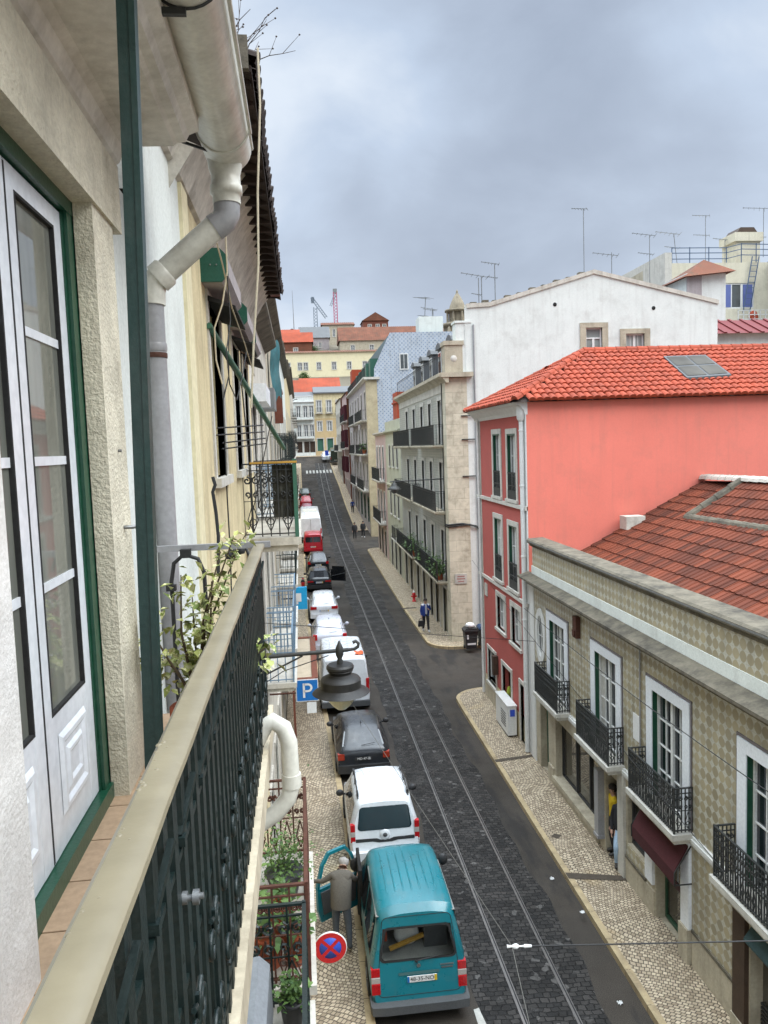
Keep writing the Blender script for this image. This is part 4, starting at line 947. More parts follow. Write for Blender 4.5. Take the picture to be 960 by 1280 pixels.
    for c in (86,91,96,101,106): 
        d = MB(); pbox(d,P,c-.8,c+.8,-3,-.75,17.35,19.6); d.build('dormer', M['green_mid'], rf)
    railing_mb(P,82.2,111.8,-.3,.1,17.3,1.1,.45,.014).build('terrace_railing', M['iron'], t)
    m = MB(); m.box(13.2,15.8,82.5,84.8,21.9,23.6); m.build('roof_hut', M['white'], rf)
    # far right: pale rose house with burgundy shutters, then a cream one
    X = 7.15; P = right_of(X)
    t = thing('shuttered_house', 'far narrow pale rose house with burgundy shutters and small balconies', 'house', (X, 120, 0))
    C = [114.5,119,123.5]; rows=[(14.0,16.2),(10.0,12.6),(6.3,8.6)]
    m = MB(); wall_grid(m,P,112.1,127,0,18.0,[(c-.6,c+.6,a,b) for a,b in rows for c in C]+[(c-.8,c+.8,2.5,5.0) for c in C],.2); m.build('front_wall', M['roseplaster'], t)
    for a,b in rows:
        for c in C:
            w = window(P,t,c-.6,c+.6,a,b,'paintwhite','glass',2,1,.12,.08,.04,'paintwhite',.15,False)
            
            for sg in (-1,1): s = MB(); s.bar(P(c+.65*sg,.02,(a+b)/2),P(c+.9*sg,.5,(a+b)/2),.05,b-a); s.build('shutter', mat('burgundy_shutter',S(86,34,46,.8),.6), w)
    for z in (13.8,9.8): balcony(P,t,113.4,124.6,z,.6,1.05,.2,'iron','stone_pale',0,.3)
    for c in C: door(P,t,c-.8,c+.8,2.5,5.0,'wood',trim='stone_pale')
    m = MB(); m.poly([(X-.2,112.1,18),(X-.2,127,18),(15,127,20),(15,112.1,20)]); m.poly([(X,112.1,0),(15,112.1,0),(15,112.1,20),(X-.2,112.1,18)]); m.poly([(X,127,0),(15,127,0),(15,127,20),(X,127,18)]); m.poly([(15,112,0),(15,127,0),(15,127,20),(15,112,20)]); m.build('roof', M['roof_brown'], t)
    X = 6.9; P = right_of(X)
    t = thing('last_house', 'farthest house on the right kerb, grey-white with plain windows', 'house', (X, 136, 0))
    C = [129.5,133.5,137.5,141.5]; rows=[(13.5,15.8),(9.6,12.2)]
    m = MB(); wall_grid(m,P,127.1,144,1.5,18.0,[(c-.6,c+.6,a,b) for a,b in rows for c in C]+[(c-.9,c+.9,5.2,8) for c in C],.2); m.build('front_wall', M['white_dirty'], t)
    for a,b in rows:
        for c in C: window(P,t,c-.6,c+.6,a,b,'paintwhite','glass',2,1,.12,.08,.04,'stone_pale',.15,False)
    for c in C: door(P,t,c-.9,c+.9,5.2,8,'wood',trim='stone_pale')
    balcony(P,t,128,143,9.4,.6,1.05,.2,'iron','stone_pale',0,.3)
    m = MB(); m.poly([(X-.2,127.1,18),(X-.2,144,18),(14,144,20),(14,127.1,20)]); m.poly([(X,144,0),(14,144,0),(14,144,20),(X,144,18)]); m.poly([(14,127,0),(14,144,0),(14,144,20),(14,127,20)]); m.poly([(X,127.1,0),(14,127.1,0),(14,127.1,20),(X,127.1,18)]); m.build('roof', M['roof_brown'], t)
    m = MB(); m.box(8.2,10.5,116,120,18.2,21.5); m.build('roof_shed', M['roof_orange'], bpy.data.objects['shuttered_house'])
# ------------------------------------------------------------------ left side: the balcony, its house and the neighbours
def px(u, v, X=None, Y=None, Z=None):
    """photo pixel -> point on a plane of the place (used only to survey positions)"""
    r = WM @ Vector(((u-CX)/FPX, (v-CY)/FPX, 1.0))
    k = X/r.x if X is not None else Y/r.y if Y is not None else (Z-CAM_Z)/r.z
    return Vector((r.x*k, r.y*k, CAM_Z+r.z*k))

def sag(p, q, d, n=14):
    p, q = Vector(p), Vector(q); return [p.lerp(q, i/n)-Vector((0,0,d*4*(i/n)*(1-i/n))) for i in range(n+1)]

def build_near_house():
    X = -.92; P = left_of(X); FZ = 8.45
    t = thing('balcony_house', 'old cream house on the near left with green framed balcony door and peeling eaves', 'house', (X, 2, 0))
    m = MB(); wall_grid(m, P, -4, 4.62, 0, 11.45, [(2.25,3.5,FZ,11.1)], .2); m.build('wall', M['white'], t)
    m = MB(); pbox(m,P,-4,3.95,.0,.014,11.36,11.47); m.build('wall_band', M['yellow'], t)
    # thick stone surround of the door
    m = MB()
    def rough(mb, u0,u1,n1,z0,z1, seed):
        nu, nz = max(2,int((u1-u0)/.06)), max(2,int((z1-z0)/.06))
        g = lambda a,b: P(u0+(u1-u0)*a, n1+.012*mnoise.noise(Vector(((u0+(u1-u0)*a)*9,seed,(z0+(z1-z0)*b)*9)))*(1 if 0<a<1 and 0<b<1 else 0), z0+(z1-z0)*b)
        mb.grid(g, nu, nz, True)
        for a,b in ((u0,u0),(u1,u1)): mb.poly([P(a,n1,z0),P(a,n1,z1),P(a,-.1,z1),P(a,-.1,z0)])
        for z in (z0,z1): mb.poly([P(u0,n1,z),P(u1,n1,z),P(u1,-.1,z),P(u0,-.1,z)])
    rough(m, 3.5, 3.87, .08, FZ, 11.08, 1.0); rough(m, 1.7, 4.0, .095, 11.08, 11.4, 5.0); m.build('door_surround', M['rough_stone'], t)
    m = MB(); rough(m, 1.72, 2.265, .085, FZ, 11.08, 3.0); m.build('near_jamb', M['roughcast'], t)
    # green frame and the two white leaves
    m = MB()
    pbox(m,P,3.42,3.5,-.16,-.005,FZ+.07,11.02); pbox(m,P,2.25,2.31,-.16,-.005,FZ+.07,11.02); pbox(m,P,2.25,3.5,-.16,-.002,11.02,11.1); pbox(m,P,2.25,3.5,-.16,.012,FZ,FZ+.07)
    pbox(m,P,3.405,3.42,-.1,-.022,FZ+.07,11.02)
    fr = m.build('door_frame', M['green_paint'], t)
    for a, b in ((2.24,2.785),(2.795,3.405)):
        d = MB(); D0, D1 = -.085, -.03; za, zb = FZ+.075, 11.01; gz0, gz1 = FZ+.6, zb-.085; sl = .085; sr = .1
        pbox(d,P,a,a+sl,D0,D1,za,zb); pbox(d,P,b-sr,b,D0,D1,za,zb); pbox(d,P,a+sl,b-sr,D0,D1-.001,gz1,zb); pbox(d,P,a+sl,b-sr,D0,D1-.001,za,gz0)
        for i in range(1,4): z = gz0+(gz1-gz0)*i/4; pbox(d,P,a+sl,b-sr,D0+.01,D1-.009,z-.017,z+.017)
        # moulded panel: nested raised and sunk rings
        u0,u1,z0,z1 = a+.13,b-.14,za+.12,gz0-.09
        steps = ((0,0.001),(.018,.013),(.036,.013),(.052,.003),(.072,.003),(.086,.013),(.1,.013),(.114,.005))
        for (w0,n0),(w1,n1) in zip(steps[:-1],steps[1:]):
            A_ = [(u0+w0,z0+w0),(u1-w0,z0+w0),(u1-w0,z1-w0),(u0+w0,z1-w0)]; B_ = [(u0+w1,z0+w1),(u1-w1,z0+w1),(u1-w1,z1-w1),(u0+w1,z1-w1)]
            for k in range(4):
                q = (k+1)%4; d.poly([P(A_[k][0],D1+n0,A_[k][1]),P(A_[q][0],D1+n0,A_[q][1]),P(B_[q][0],D1+n1,B_[q][1]),P(B_[k][0],D1+n1,B_[k][1])])
        d.poly([P(u0+.114,D1+.005,z0+.114),P(u1-.114,D1+.005,z0+.114),P(u1-.114,D1+.005,z1-.114),P(u0+.114,D1+.005,z1-.114)])
        lf = d.build('door_leaf', M['pvc'], t)
        g = MB(); pbox(g,P,a+sl,b-sr,-.05,-.046,gz0,gz1); g.build('pane', M['doorglass'], lf)
        k = MB()
        for (p,q) in (((a+sl,gz0),(a+sl,gz1)),((b-sr,gz0),(b-sr,gz1))): pbox(k,P,p[0]-.006,p[0]+.006,-.0455,D1+.002,gz0-.006,gz1+.006)
        pbox(k,P,a+sl,b-sr,-.0455,D1+.0015,gz0-.006,gz0+.006); pbox(k,P,a+sl,b-sr,-.0455,D1+.0015,gz1-.006,gz1+.006)
        k.build('gasket', M['rubber'], lf)
    m = MB(); pbox(m,P,2.783,2.797,-.08,-.0285,FZ+.08,11.0); m.build('leaf_gap', M['rubber'], fr)
    m = MB(); pbox(m,P,2.25,3.5,-.6,-.55,FZ,11.1); m.build('dark_room', M['dark'], t)
    # balcony slab, tan floor tiles, rendered edge
    m = MB(); m.box(X,-.26,-3,4.62,8.2,8.43); m.box(-.27,-.232,-3,4.66,8.3,8.44); m.build('balcony_slab', mat('stained_slab',S(208,196,170,.85),.9,.15,3,.4,40,.6,(.2,.16,.11,1),.4), t)
    m = MB()
    for i in range(24):
        for j in range(2): m.box(X+.0+j*.315+.004,X+(j+1)*.315-.004,-2.6+i*.3+.004,-2.6+(i+1)*.3-.004,8.43,8.452)
    m.build('floor_tiles', M['terracotta_floor'], t)
    # soffit: stepped cornice under the eaves, with the tile edge above it
    prof = [(0,11.45),(.02,11.47),(.06,11.5),(.09,11.56),(.13,11.58),(.34,11.585),(.36,11.6),(.40,11.605),(.42,11.64),(.47,11.66),(.47,11.74),(.0,11.8)]
    m = MB(); m.profile(prof, P, -4, 4.22); m.build('eaves_cornice', M['soffit'], t)
    m = MB(); O = Vector((X+.58,-4,11.83)); V = Vector((-1,0,.42)); tiles(m, O, (0,1,0), V, [(0,0),(9.0,0),(9.0,3.2),(0,3.2)], .21, .36, .07, 'barrel', .04, .01)
    m.build('roof', M['roof_orange'], t)
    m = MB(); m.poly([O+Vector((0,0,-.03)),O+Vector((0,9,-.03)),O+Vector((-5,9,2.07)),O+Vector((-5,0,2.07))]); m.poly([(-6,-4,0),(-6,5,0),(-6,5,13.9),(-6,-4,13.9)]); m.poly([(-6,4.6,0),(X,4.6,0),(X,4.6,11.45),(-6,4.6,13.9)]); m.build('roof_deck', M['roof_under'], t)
    m = MB(); m.tube([P(3.72,.08,9.66),P(3.72,.12,9.66),P(3.74,.13,9.66)],.01,6); m.tube([P(3.7,.08,10.02),P(3.7,.095,10.02)],.008,6); m.build('wall_hook', M['steel'], t)
    # ---- railing of the balcony
    r = thing('balcony_railing', 'green iron balcony railing with wide beige handrail running along the left foreground', 'railing', (-.235, 2, 8.45))
    m = MB(); b = .012
    prof = [(-.300,9.43),(-.300,9.438),(-.290,9.449),(-.243,9.45),(-.235,9.444),(-.233,9.435),(-.237,9.43),(-.295,9.43)]
    ys = [-1.2+.1*i for i in range(58)]+[4.57]
    vs = [(x+.0025*mnoise.noise(Vector((x*8,y*3.1,0))), y, z+.0022*mnoise.noise(Vector((x*12,y*4.3,2)))) for y in ys for x,z in prof]; n = len(prof)
    m.add(vs, [(i*n+k,i*n+(k+1)%n,(i+1)*n+(k+1)%n,(i+1)*n+k) for i in range(len(ys)-1) for k in range(n)], True); m.add(vs[:n],[list(range(n))]); m.add(vs[-n:],[list(range(n))])
    for k in range(26):
        y = random.uniform(.8,1.5); x = random.uniform(-.294,-.268); s = random.uniform(.003,.008)
        m.lathe([(s,0),(s*.7,s*.35),(.0005,s*.5)],(x,y,9.4475),7)
    m.build('handrail', M['rail_top'], r, sharp=40)
    x0 = -.268
    m = MB()
    for z,w,h in ((9.415,.024,.024),(9.24,.02,.014),(8.98,.016,.012),(8.54,.024,.016)): m.box(x0-w/2,x0+w/2,-1.2,4.56,z-h/2,z+h/2)
    m.build('rail_bar', M['iron_green'], r)
    base = MB(); base.box(x0-.012,x0+.012,-.02,.02,8.46,9.41); base.lathe([(.011,9.05),(.0145,9.06),(.0145,9.07),(.011,9.08)],(x0,0,0),8)
    b0 = base.build('baluster', M['iron_green'], r)
    b0.location.y = 0 - 0
    k = 0
    for i in range(47):
        y = .15+i*.095
        o = b0 if i == 0 else b0.copy()
        if i: COL.objects.link(o); o.parent = r
        o.location.y = y; 
    # small slanted stays between handrail and second bar, scrolls in the lower half
    sb = MB(); sb.bar((x0+.006,-.05,9.27),(x0+.024,.05,9.35),.012,.012); sb.bar((x0-.004,-.05,9.262),(x0+.018,-.05,9.262),.022,.018)
    s0 = sb.build('stay', M['iron_green'], r)
    for i in range(16):
        o = s0 if i == 0 else s0.copy()
        if i: COL.objects.link(o); o.parent = r
        o.location.y = .42+i*.27
    sc = MB(); F = lambda a,z: (x0+.016, a, z)
    for sg in (-1,1): sc.tube(spiral(F, sg*.05, 8.87, .05, .014, PI/2, 1.4*sg, 14), .007, 5); sc.tube(spiral(F, sg*.05, 8.66, .045, .012, -PI/2, -1.3*sg, 14), .007, 5)
    sc.bar((x0+.016,0,8.62),(x0+.016,0,8.92),.012,.008)
    c0 = sc.build('scroll', M['iron_green'], r)
    for i in range(15):
        o = c0 if i == 0 else c0.copy()
        if i: COL.objects.link(o); o.parent = r
        o.location.y = .35+i*.285
    m = MB(); m.tube([(x0+.005,1.42,9.16),(x0+.05,1.42,9.165)],.006,8); m.lathe([(.014,0),(.014,.012)],(x0+.03,1.42,9.163),6,'x'); m.lathe([(.012,0),(.012,.01)],(x0+.01,1.42,9.163),6,'x'); m.build('bolt', M['steel'], r)
    m = MB(); m.box(-.92,-.2,4.575,4.61,9.425,9.46); m.build('end_rail', M['pvc_grey'], r)
    m = MB(); m.tube([(-.78,4.55,8.5),(-.78,4.55,9.25),(-.76,4.55,9.36),(-.7,4.55,9.41),(-.62,4.55,9.38),(-.59,4.55,9.3),(-.585,4.55,8.9)],.012,8); m.box(-.72,-.66,4.53,4.575,9.39,9.44); m.box(-.81,-.755,4.53,4.57,9.2,9.235)
    tag(m.build('black_hose', M['cable'], at=(-.7,4.55,9)), 'black hose looped over the pale end rail behind the potted plant', 'hose')
    # ---- post
    m = MB(); p, q = Vector((-.578,2.75,8.45)), Vector((-.503,2.75,11.6)); m.bar(p,q,.058,.058,(0,1,0)); m.bar(p+Vector((.02,-.03,0)),q+Vector((.02,-.03,0)),.02,.006,(0,1,0)); m.box(-.62,-.53,2.7,2.8,8.45,8.47)
    tag(m.build('awning_post', M['green_pole'], at=(-.57,2.75,8.45)), 'tall worn dark green post rising from the balcony floor to the eaves', 'post')
    # ---- gutter with outlet, elbow and downpipe
    g = thing('rain_gutter', 'long white eaves gutter with funnel outlet, bent elbow and downpipe against the wall', 'gutter', (-.36, 4.85, 11.7))
    m = MB(); R0 = .145; n = 14
    ang = [PI+PI*k/n for k in range(n+1)]
    ys = [-3+.25*i for i in range(32)]+[4.93]
    vs = [(-.36+R0*math.cos(a), y, 11.84+R0*math.sin(a)) for y in ys for a in ang]; w = n+1
    m.add(vs, [(i*w+k,i*w+k+1,(i+1)*w+k+1,(i+1)*w+k) for i in range(len(ys)-1) for k in range(n)], True)
    m.add([(-.36+(R0-.008)*math.cos(a), y, 11.845+(R0-.008)*math.sin(a)) for y in ys for a in ang], [(i*w+k,(i+1)*w+k,(i+1)*w+k+1,i*w+k+1) for i in range(len(ys)-1) for k in range(n)], True)
    m.add([(-.36+R0*math.cos(a)*math.cos(s), 4.93+R0*.55*math.sin(s), 11.84+R0*math.sin(a)*math.cos(s)) for s in (0,.4,.8,1.2,1.5) for a in ang], [(i*w+k,i*w+k+1,(i+1)*w+k+1,(i+1)*w+k) for i in range(4) for k in range(n)], True)
    m.tube([(-.36+R0,y,11.845) for y in (-3,4.95)],.012,6); m.tube([(-.36+R0+.012,y,11.8) for y in (-3,4.6)],.01,6)
    m.tube([(-.36+(R0+.003)*math.cos(a),4.6,11.84+(R0+.003)*math.sin(a)) for a in ang],.008,6)
    m.build('gutter', M['pvc_old'], g)
    m = MB(); m.lathe([(.105,11.76),(.1,11.7),(.088,11.66),(.088,11.6),(.096,11.595),(.096,11.55),(.084,11.545),(.084,11.49)],(-.375,4.87,0),20); m.build('outlet', M['pvc_old'], g)
    m = MB(); a = Vector((-.375,4.87,11.53)); e1 = Vector((-.378,4.87,11.43)); e2 = Vector((-.43,4.87,11.37)); m.tube([a,e1,Vector((-.395,4.87,11.395)),e2,Vector((-.46,4.87,11.35))],.079,16); m.build('elbow', M['pvc_grey'], g)
    m = MB(); q = Vector((-.79,4.87,11.07)); m.tube([Vector((-.42,4.87,11.385)),q],.074,16); d = (q-e2).normalized(); m.tube([q-d*.05,q-d*.035,q+d*.03],[.076,.09,.09],16); m.tube([q,q+d*.05,Vector((-.845,4.87,10.98)),Vector((-.85,4.87,10.9))],.078,16); m.build('slanting_pipe', M['pvc_old'], g)
    m = MB(); m.tube([(-.85,4.87,10.93),(-.85,4.87,8.4)],.067,16); m.lathe([(.07,10.62),(.073,10.63),(.073,10.66),(.07,10.67)],(-.85,4.87,0),16); m.build('vertical_pipe', M['pvc_grey'], g)
    m = MB(); m.lathe([(.0715,10.58),(.0725,10.585),(.0725,10.605),(.0715,10.61)],(-.85,4.87,0),16); m.build('clamp', M['rust'], g)
    for y in (1.0,3.15):
        m = MB(); m.tube([(-.36+(R0+.006)*math.cos(a),y,11.84+(R0+.006)*math.sin(a)) for a in ang],.006,5); m.box(-.9,-.36,y-.012,y+.012,11.665,11.69); m.build('bracket', M['iron'], g)
    m = MB(); m.bar((-.6,4.7,11.79),(-.42,4.7,11.73),.014,.014)
    m.build('bracket', M['iron'], g)
    # ---- white drain elbow below the slab
    m = MB(); m.tube([(-.32,3.95,8.44),(-.25,3.95,8.56),(-.205,3.95,8.59),(-.15,3.95,8.55),(-.125,3.95,8.47),(-.12,3.95,8.24),(-.14,3.95,8.17),(-.21,3.95,8.09),(-.36,3.95,8.0)],.045,14); m.tube([(-.12,3.95,8.3),(-.12,3.95,8.23)],.051,14)
    tag(m.build('drain_pipe', M['pvc_old'], at=(-.2,3.95,8.2)), 'short bent white drain pipe poking out past the edge of the balcony slab', 'pipe')
    # ---- plant in a pot
    pl = thing('potted_plant', 'variegated leafy plant in a terracotta pot behind the beige handrail', 'plant', (-.56, 3.9, 8.45))
    m = MB(); m.lathe([(.1,8.452),(.14,8.68),(.155,8.68),(.155,8.72),(.13,8.72),(.125,8.66)],(-.56,3.9,0),18); m.build('pot', M['terracotta'], pl)
    m = MB(); L = MB(); rnd = random.Random(4)
    for k in range(12):
        a = rnd.uniform(0,2*PI); rr = rnd.uniform(.08,.3); top = Vector((-.54+rr*math.cos(a)*1.0, 3.9+rr*math.sin(a)*.9, rnd.uniform(8.9,9.5)))
        if k == 0: top = Vector((-.35,3.95,9.58))
        if k == 1: top = Vector((-.34,3.98,9.5))
        if k == 2: top = Vector((-.2,3.85,9.02))
        if k == 3: top = Vector((-.42,3.9,9.5))
        p0 = Vector((-.56+rnd.uniform(-.04,.04),3.9,8.68)); mid = p0.lerp(top,.5)+Vector((rnd.uniform(-.04,.04),0,.06)); pts = [p0,mid,top]
        m.tube([p0, p0.lerp(mid,.5)+Vector((0,0,.02)), mid, top],[.009,.008,.006,.003],6)
        for j in range(44):
            s = rnd.uniform(.28,1.08); c = (p0*(1-s)**2+mid*2*s*(1-s)+top*s*s)+Vector((rnd.gauss(0,.045),rnd.gauss(0,.045),rnd.gauss(0,.04)))
            d = Vector((rnd.uniform(-1,1),rnd.uniform(-1,1),rnd.uniform(-1.1,.25))).normalized(); side = d.cross(Vector((rnd.uniform(-.4,.4),rnd.uniform(-.4,.4),1))).normalized(); up = side.cross(d)
            l = rnd.uniform(.045,.08); w = l*.5
            A,B = c,c+d*l; q1 = c+d*l*.45+side*w*.62+up*.008; q2 = c+d*l*.45-side*w*.62+up*.008; q0 = c+d*l*.5
            L.add([A,q1,q0,q2,B],[(0,1,2),(0,2,3),(1,4,2),(3,2,4)],True)
    m.build('stems', M['stem'], pl); L.build('leaves', M['varieg'], pl)

def pot_leaves(L, c, r, n, rnd, size=.07, up=.5):
    for _ in range(n):
        p = Vector(c)+Vector((rnd.gauss(0,r*.5),rnd.gauss(0,r*.5),abs(rnd.gauss(0,r*.6))*up*2))
        d = Vector((rnd.uniform(-1,1),rnd.uniform(-1,1),rnd.uniform(-.3,1))).normalized(); s = d.cross(Vector((0,0,1))); s = (s if s.length>.05 else Vector((1,0,0))).normalized()
        l = size*rnd.uniform(.45,1.35); w = l*rnd.uniform(.18,.32); up_ = s.cross(d); dr = Vector((0,0,-l*rnd.uniform(.1,.5)))
        m1, m2, tip = p+d*l*.35+up_*l*.06, p+d*l*.7+up_*l*.05+dr*.35, p+d*l+dr
        L.add([p,m1+s*w,m1,m1-s*w,m2+s*w*.8,m2,m2-s*w*.8,tip],[(0,1,2),(0,2,3),(1,4,5,2),(2,5,6,3),(4,7,5),(5,7,6)],True)

def planter(name, label, cat, c, r, h, n, rnd, group=None, size=.07, mat_='leafy', potm='terracotta', spread=1.3, up=.6):
    t = thing(name, label, cat, c, group); c = Vector(c)
    m = MB(); m.lathe([(r*.7,0),(r,h),(r*1.08,h),(r*1.08,h*1.12),(r*.85,h*1.12)],c,12); m.build('pot', M[potm], t)
    L = MB(); pot_leaves(L, c+Vector((0,0,h)), r*spread, n, rnd, size, up); L.build('leaves', M[mat_], t); return t

def build_neighbour():
    X = -.9; P = left_of(X)
    t = thing('yellow_house', 'neighbouring pale yellow house with three green ended shutter boxes and overhanging tiled eaves', 'house', (X, 9, 0))
    wins = [(8.35,9.5,9.72,11.6),(11.15,12.2,9.72,11.55),(13.2,14.2,9.72,11.45)]
    low = [(6.0,7.2,5.1,7.3),(8.4,9.7,5.1,7.3),(11.4,12.5,5.1,7.3),(6.2,7.2,.2,2.6),(9,10.4,.2,2.6),(12,13,.2,2.6)]
    m = MB(); wall_grid(m, P, 6.6, 15, 0, 12.25, wins+[l for l in low if l[0]>6.6], .25); m.build('wall', M['cream'], t)
    m = MB(); wall_grid(m, P, 4.62, 6.6, 0, 12.25, [], .25); m.build('white_wall', M['white'], t)
    m = MB(); pbox(m,P,6.6,6.95,0,.03,0,12.2); m.build('pilaster', M['yellow'], t)
    for i,(a,b,c,d) in enumerate(wins):
        window(P,t,a,b,c,d,'green_paint','glass',2,2,.18,.06,.03,'stone_pale',.14,True,.02)
        bx = MB(); zc = 11.84
        pts = [(.0,zc-.16),(.2,zc-.16),(.265,zc-.09),(.265,zc+.08),(.19,zc+.16),(.08,zc+.16),(.0,zc+.1)]
        y0 = a-.42; y1 = b+.2
        bx.prism(pts, lambda n,z,u: P(u,n,z), y0, y1); s = bx.build('shutter_box', M['greywall'], t)
        e = MB(); e.prism([(n*1.02,z+(.003 if z>zc else -.003)) for n,z in pts], lambda n,z,u: P(u,n,z), y0-.03, y0+.01); e.build('end_cap', M['green_box'], s)
        f = MB()
        for q in (-.03,.03): f.lathe([(.008,0),(.008,.01)],(X+.13+q,y0-.04,zc),6,'y')
        f.build('rivet', M['steel'], s)
        f = MB(); f.prism([(0,11.62),(.3,11.5),(.3,11.47),(0,11.57)], lambda n,z,u: P(u,n,z), y0+.3, y1); f.build('blind_hood', M['dark'], s)
    # cove and eaves with tiles seen from below
    prof = [(0,12.2),(.04,12.22),(.1,12.35),(.2,12.55),(.32,12.75),(.45,12.9),(.45,12.98),(0,13.2)]
    m = MB(); m.profile(prof, P, 4.7, 15.1); m.build('cove', M['cove'], t)
    m = MB(); O = Vector((X+.66,6.15,12.93)); V = Vector((-1,0,.4)); tiles(m, O, (0,1,0), V, [(0,0),(9.1,0),(9.1,4.8),(0,4.8)], .2, .36, .07, 'barrel', .04, .012)
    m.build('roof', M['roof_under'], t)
    m = MB(); m.prism([(0,-.03),(-4.8,1.9),(-4.8,1.86),(0,-.075)], lambda a,z,u: (O.x+a,u,O.z+z), 6.15, 15.2)
    for k in range(24): y = 6.3+k*.37; m.box(X+.2,X+.64,y,y+.07,12.83,12.9)
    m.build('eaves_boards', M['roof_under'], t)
    m = MB(); m.box(O.x-.55,O.x-.02,6.1,6.16,12.86,13.1); m.build('end_board', M['stone_dark'], t)
    m = MB(); m.poly([(-6,4.7,0),(-6,15,0),(-6,15,14.8),(-6,4.7,14.8)]); m.poly([(-6,6.15,12),(X,6.15,12),(X+.6,6.15,12.9),(-6,6.15,14.8)]); m.poly([(-6,15,0),(X,15,0),(X,15,13),(-6,15,14.9)]); m.build('rear_wall', M['white_dirty'], t)
    # balcony with lace ironwork
    b = balcony(P, t, 12.0, 15.0, 8.64, .80, 1.15, .22, 'iron', 'white_dirty', 2, .13)
    m = MB(); m.box(X+.12,X+.84,11.94,12.06,9.79,9.82); m.build('plank', M['wood_yellow'], b)
    m = MB(); m.grid(lambda a,c: (X+.45+.34*a, 12.03+.012*math.sin(a*30), 8.95+.82*c), 24, 6, True); m.build('netting', mat('dark_netting',(.05,.05,.04,1),.9,.5,14), b)
    m = MB(); m.box(X+.77,X+.83,11.95,12.03,8.64,9.85); m.build('corner_post', M['green_mid'], b)
    # twigs growing on the roof edge
    m = MB(); rnd = random.Random(3)
    for k in range(16):
        p = Vector((-.42+rnd.uniform(-.05,.1),6.3+rnd.uniform(0,.4),13.0)); d = Vector((rnd.uniform(-.7,.7),rnd.uniform(-.6,.1),1)).normalized(); pts=[p]
        for j in range(5): d = (d+Vector((rnd.uniform(-.4,.4),rnd.uniform(-.4,.4),rnd.uniform(-.3,.2)))).normalized(); pts.append(pts[-1]+d*.11)
        m.tube(pts,[.007,.006,.005,.004,.003,.002],4)
        for j in (2,3,4):
            q = pts[j]+Vector((rnd.uniform(-.15,.15),rnd.uniform(-.1,.1),rnd.uniform(0,.15))); m.tube([pts[j],q],[.003,.0015],3); m.lathe([(.002,-.008),(.01,0),(.002,.008)],q,5)
    tag(m.build('dry_bush', M['dry'], at=(-.4,6.4,13)), 'dry leafless bush sprouting from the roof edge against the sky', 'bush')
    # green prop, clothes lines and cables
    m = MB(); m.tube([(-.88,8.2,11.3),(-.25,11.95,10.02)],.035,8); tag(m.build('clothes_prop', M['green_mid'], at=(-.6,10,10.6)), 'long slanting green pole from the yellow house to the lace balcony', 'pole')
    m = MB()
    for z,a,b in ((10.26,8.7,10.1),(10.18,8.6,10.3),(10.1,9.2,10.6),(10.03,9.1,10.8)): m.tube([(-.9,a,z),(-.46,b,z+.06)],.009,5)
    tag(m.build('clothes_rack', M['cable'], at=(-.7,9.5,10.1)), 'set of four short black clothes lines crossing the slanting green pole', 'clothes line')
    def cable(label, pts, r=.008, m_='cable'):
        m = MB(); m.tube(pts, r, 5); tag(m.build('cable', M[m_], at=tuple(pts[0])), label, 'cable')
    cable('cream cable hanging in front of the dark tiled eaves', [px(u,v,Y=6.1) for u,v in ((322,60),(325,130),(322,240),(323,330),(317,430),(314,510))], .009, 'cable_w')
    cable('cream cable curving down past the first green shutter box', [px(u,v,Y=7.4) for u,v in ((282,290),(284,340),(278,380),(268,410),(270,450),(278,480))], .008, 'cable_w')
    cable('black cable running down the yellow wall between two dark windows', [px(u,v,X=-.86) for u,v in ((281,300),(286,420),(286,470),(279,500),(284,620),(288,690),(290,760))], .009)
    cable('black cable dropping along the far edge of the yellow wall', [px(u,v,X=-.84) for u,v in ((300,400),(302,480),(310,560),(315,640),(317,690))], .011)
    cable('thin black cable slanting down across the lace balcony', [px(u,v,Y=9.5) for u,v in ((340,520),(330,570),(320,620),(312,660),(300,680),(288,675),(276,655),(270,610),(268,600))], .006)
    cable('thick black cable bundle hung on a wall hook above the end rail', [px(u,v,Y=6.0) for u,v in ((266,596),(269,606),(266,615),(270,640),(273,670),(273,720))], .014)
    cable('thin cream cable looping along the stained cove below the eaves', [px(u,v,X=-.62) for u,v in ((262,270),(278,330),(290,385),(306,430),(318,470))], .007, 'cable_w')
    cable('black cable hanging slack between two shutter boxes', [px(u,v,X=-.6) for u,v in ((284,345),(288,400),(283,440),(287,480),(296,500),(303,470),(308,440))], .006)
    m = MB(); c = px(292,690,Y=5.0)
    rnd = random.Random(8)
    for k in range(7): m.lathe([(.02,-.02),(.028,0),(.02,.02)],c+Vector((rnd.uniform(-.05,.05),rnd.uniform(-.02,.02),rnd.uniform(-.03,.03))),6)
    m.tube([c,c+Vector((.08,0,.02)),c+Vector((.11,0,-.06))],.012,6)
    tag(m.build('cable_joint', M['cable'], at=tuple(c)), 'black cable joint box just above the beige handrail', 'junction box')
    return t

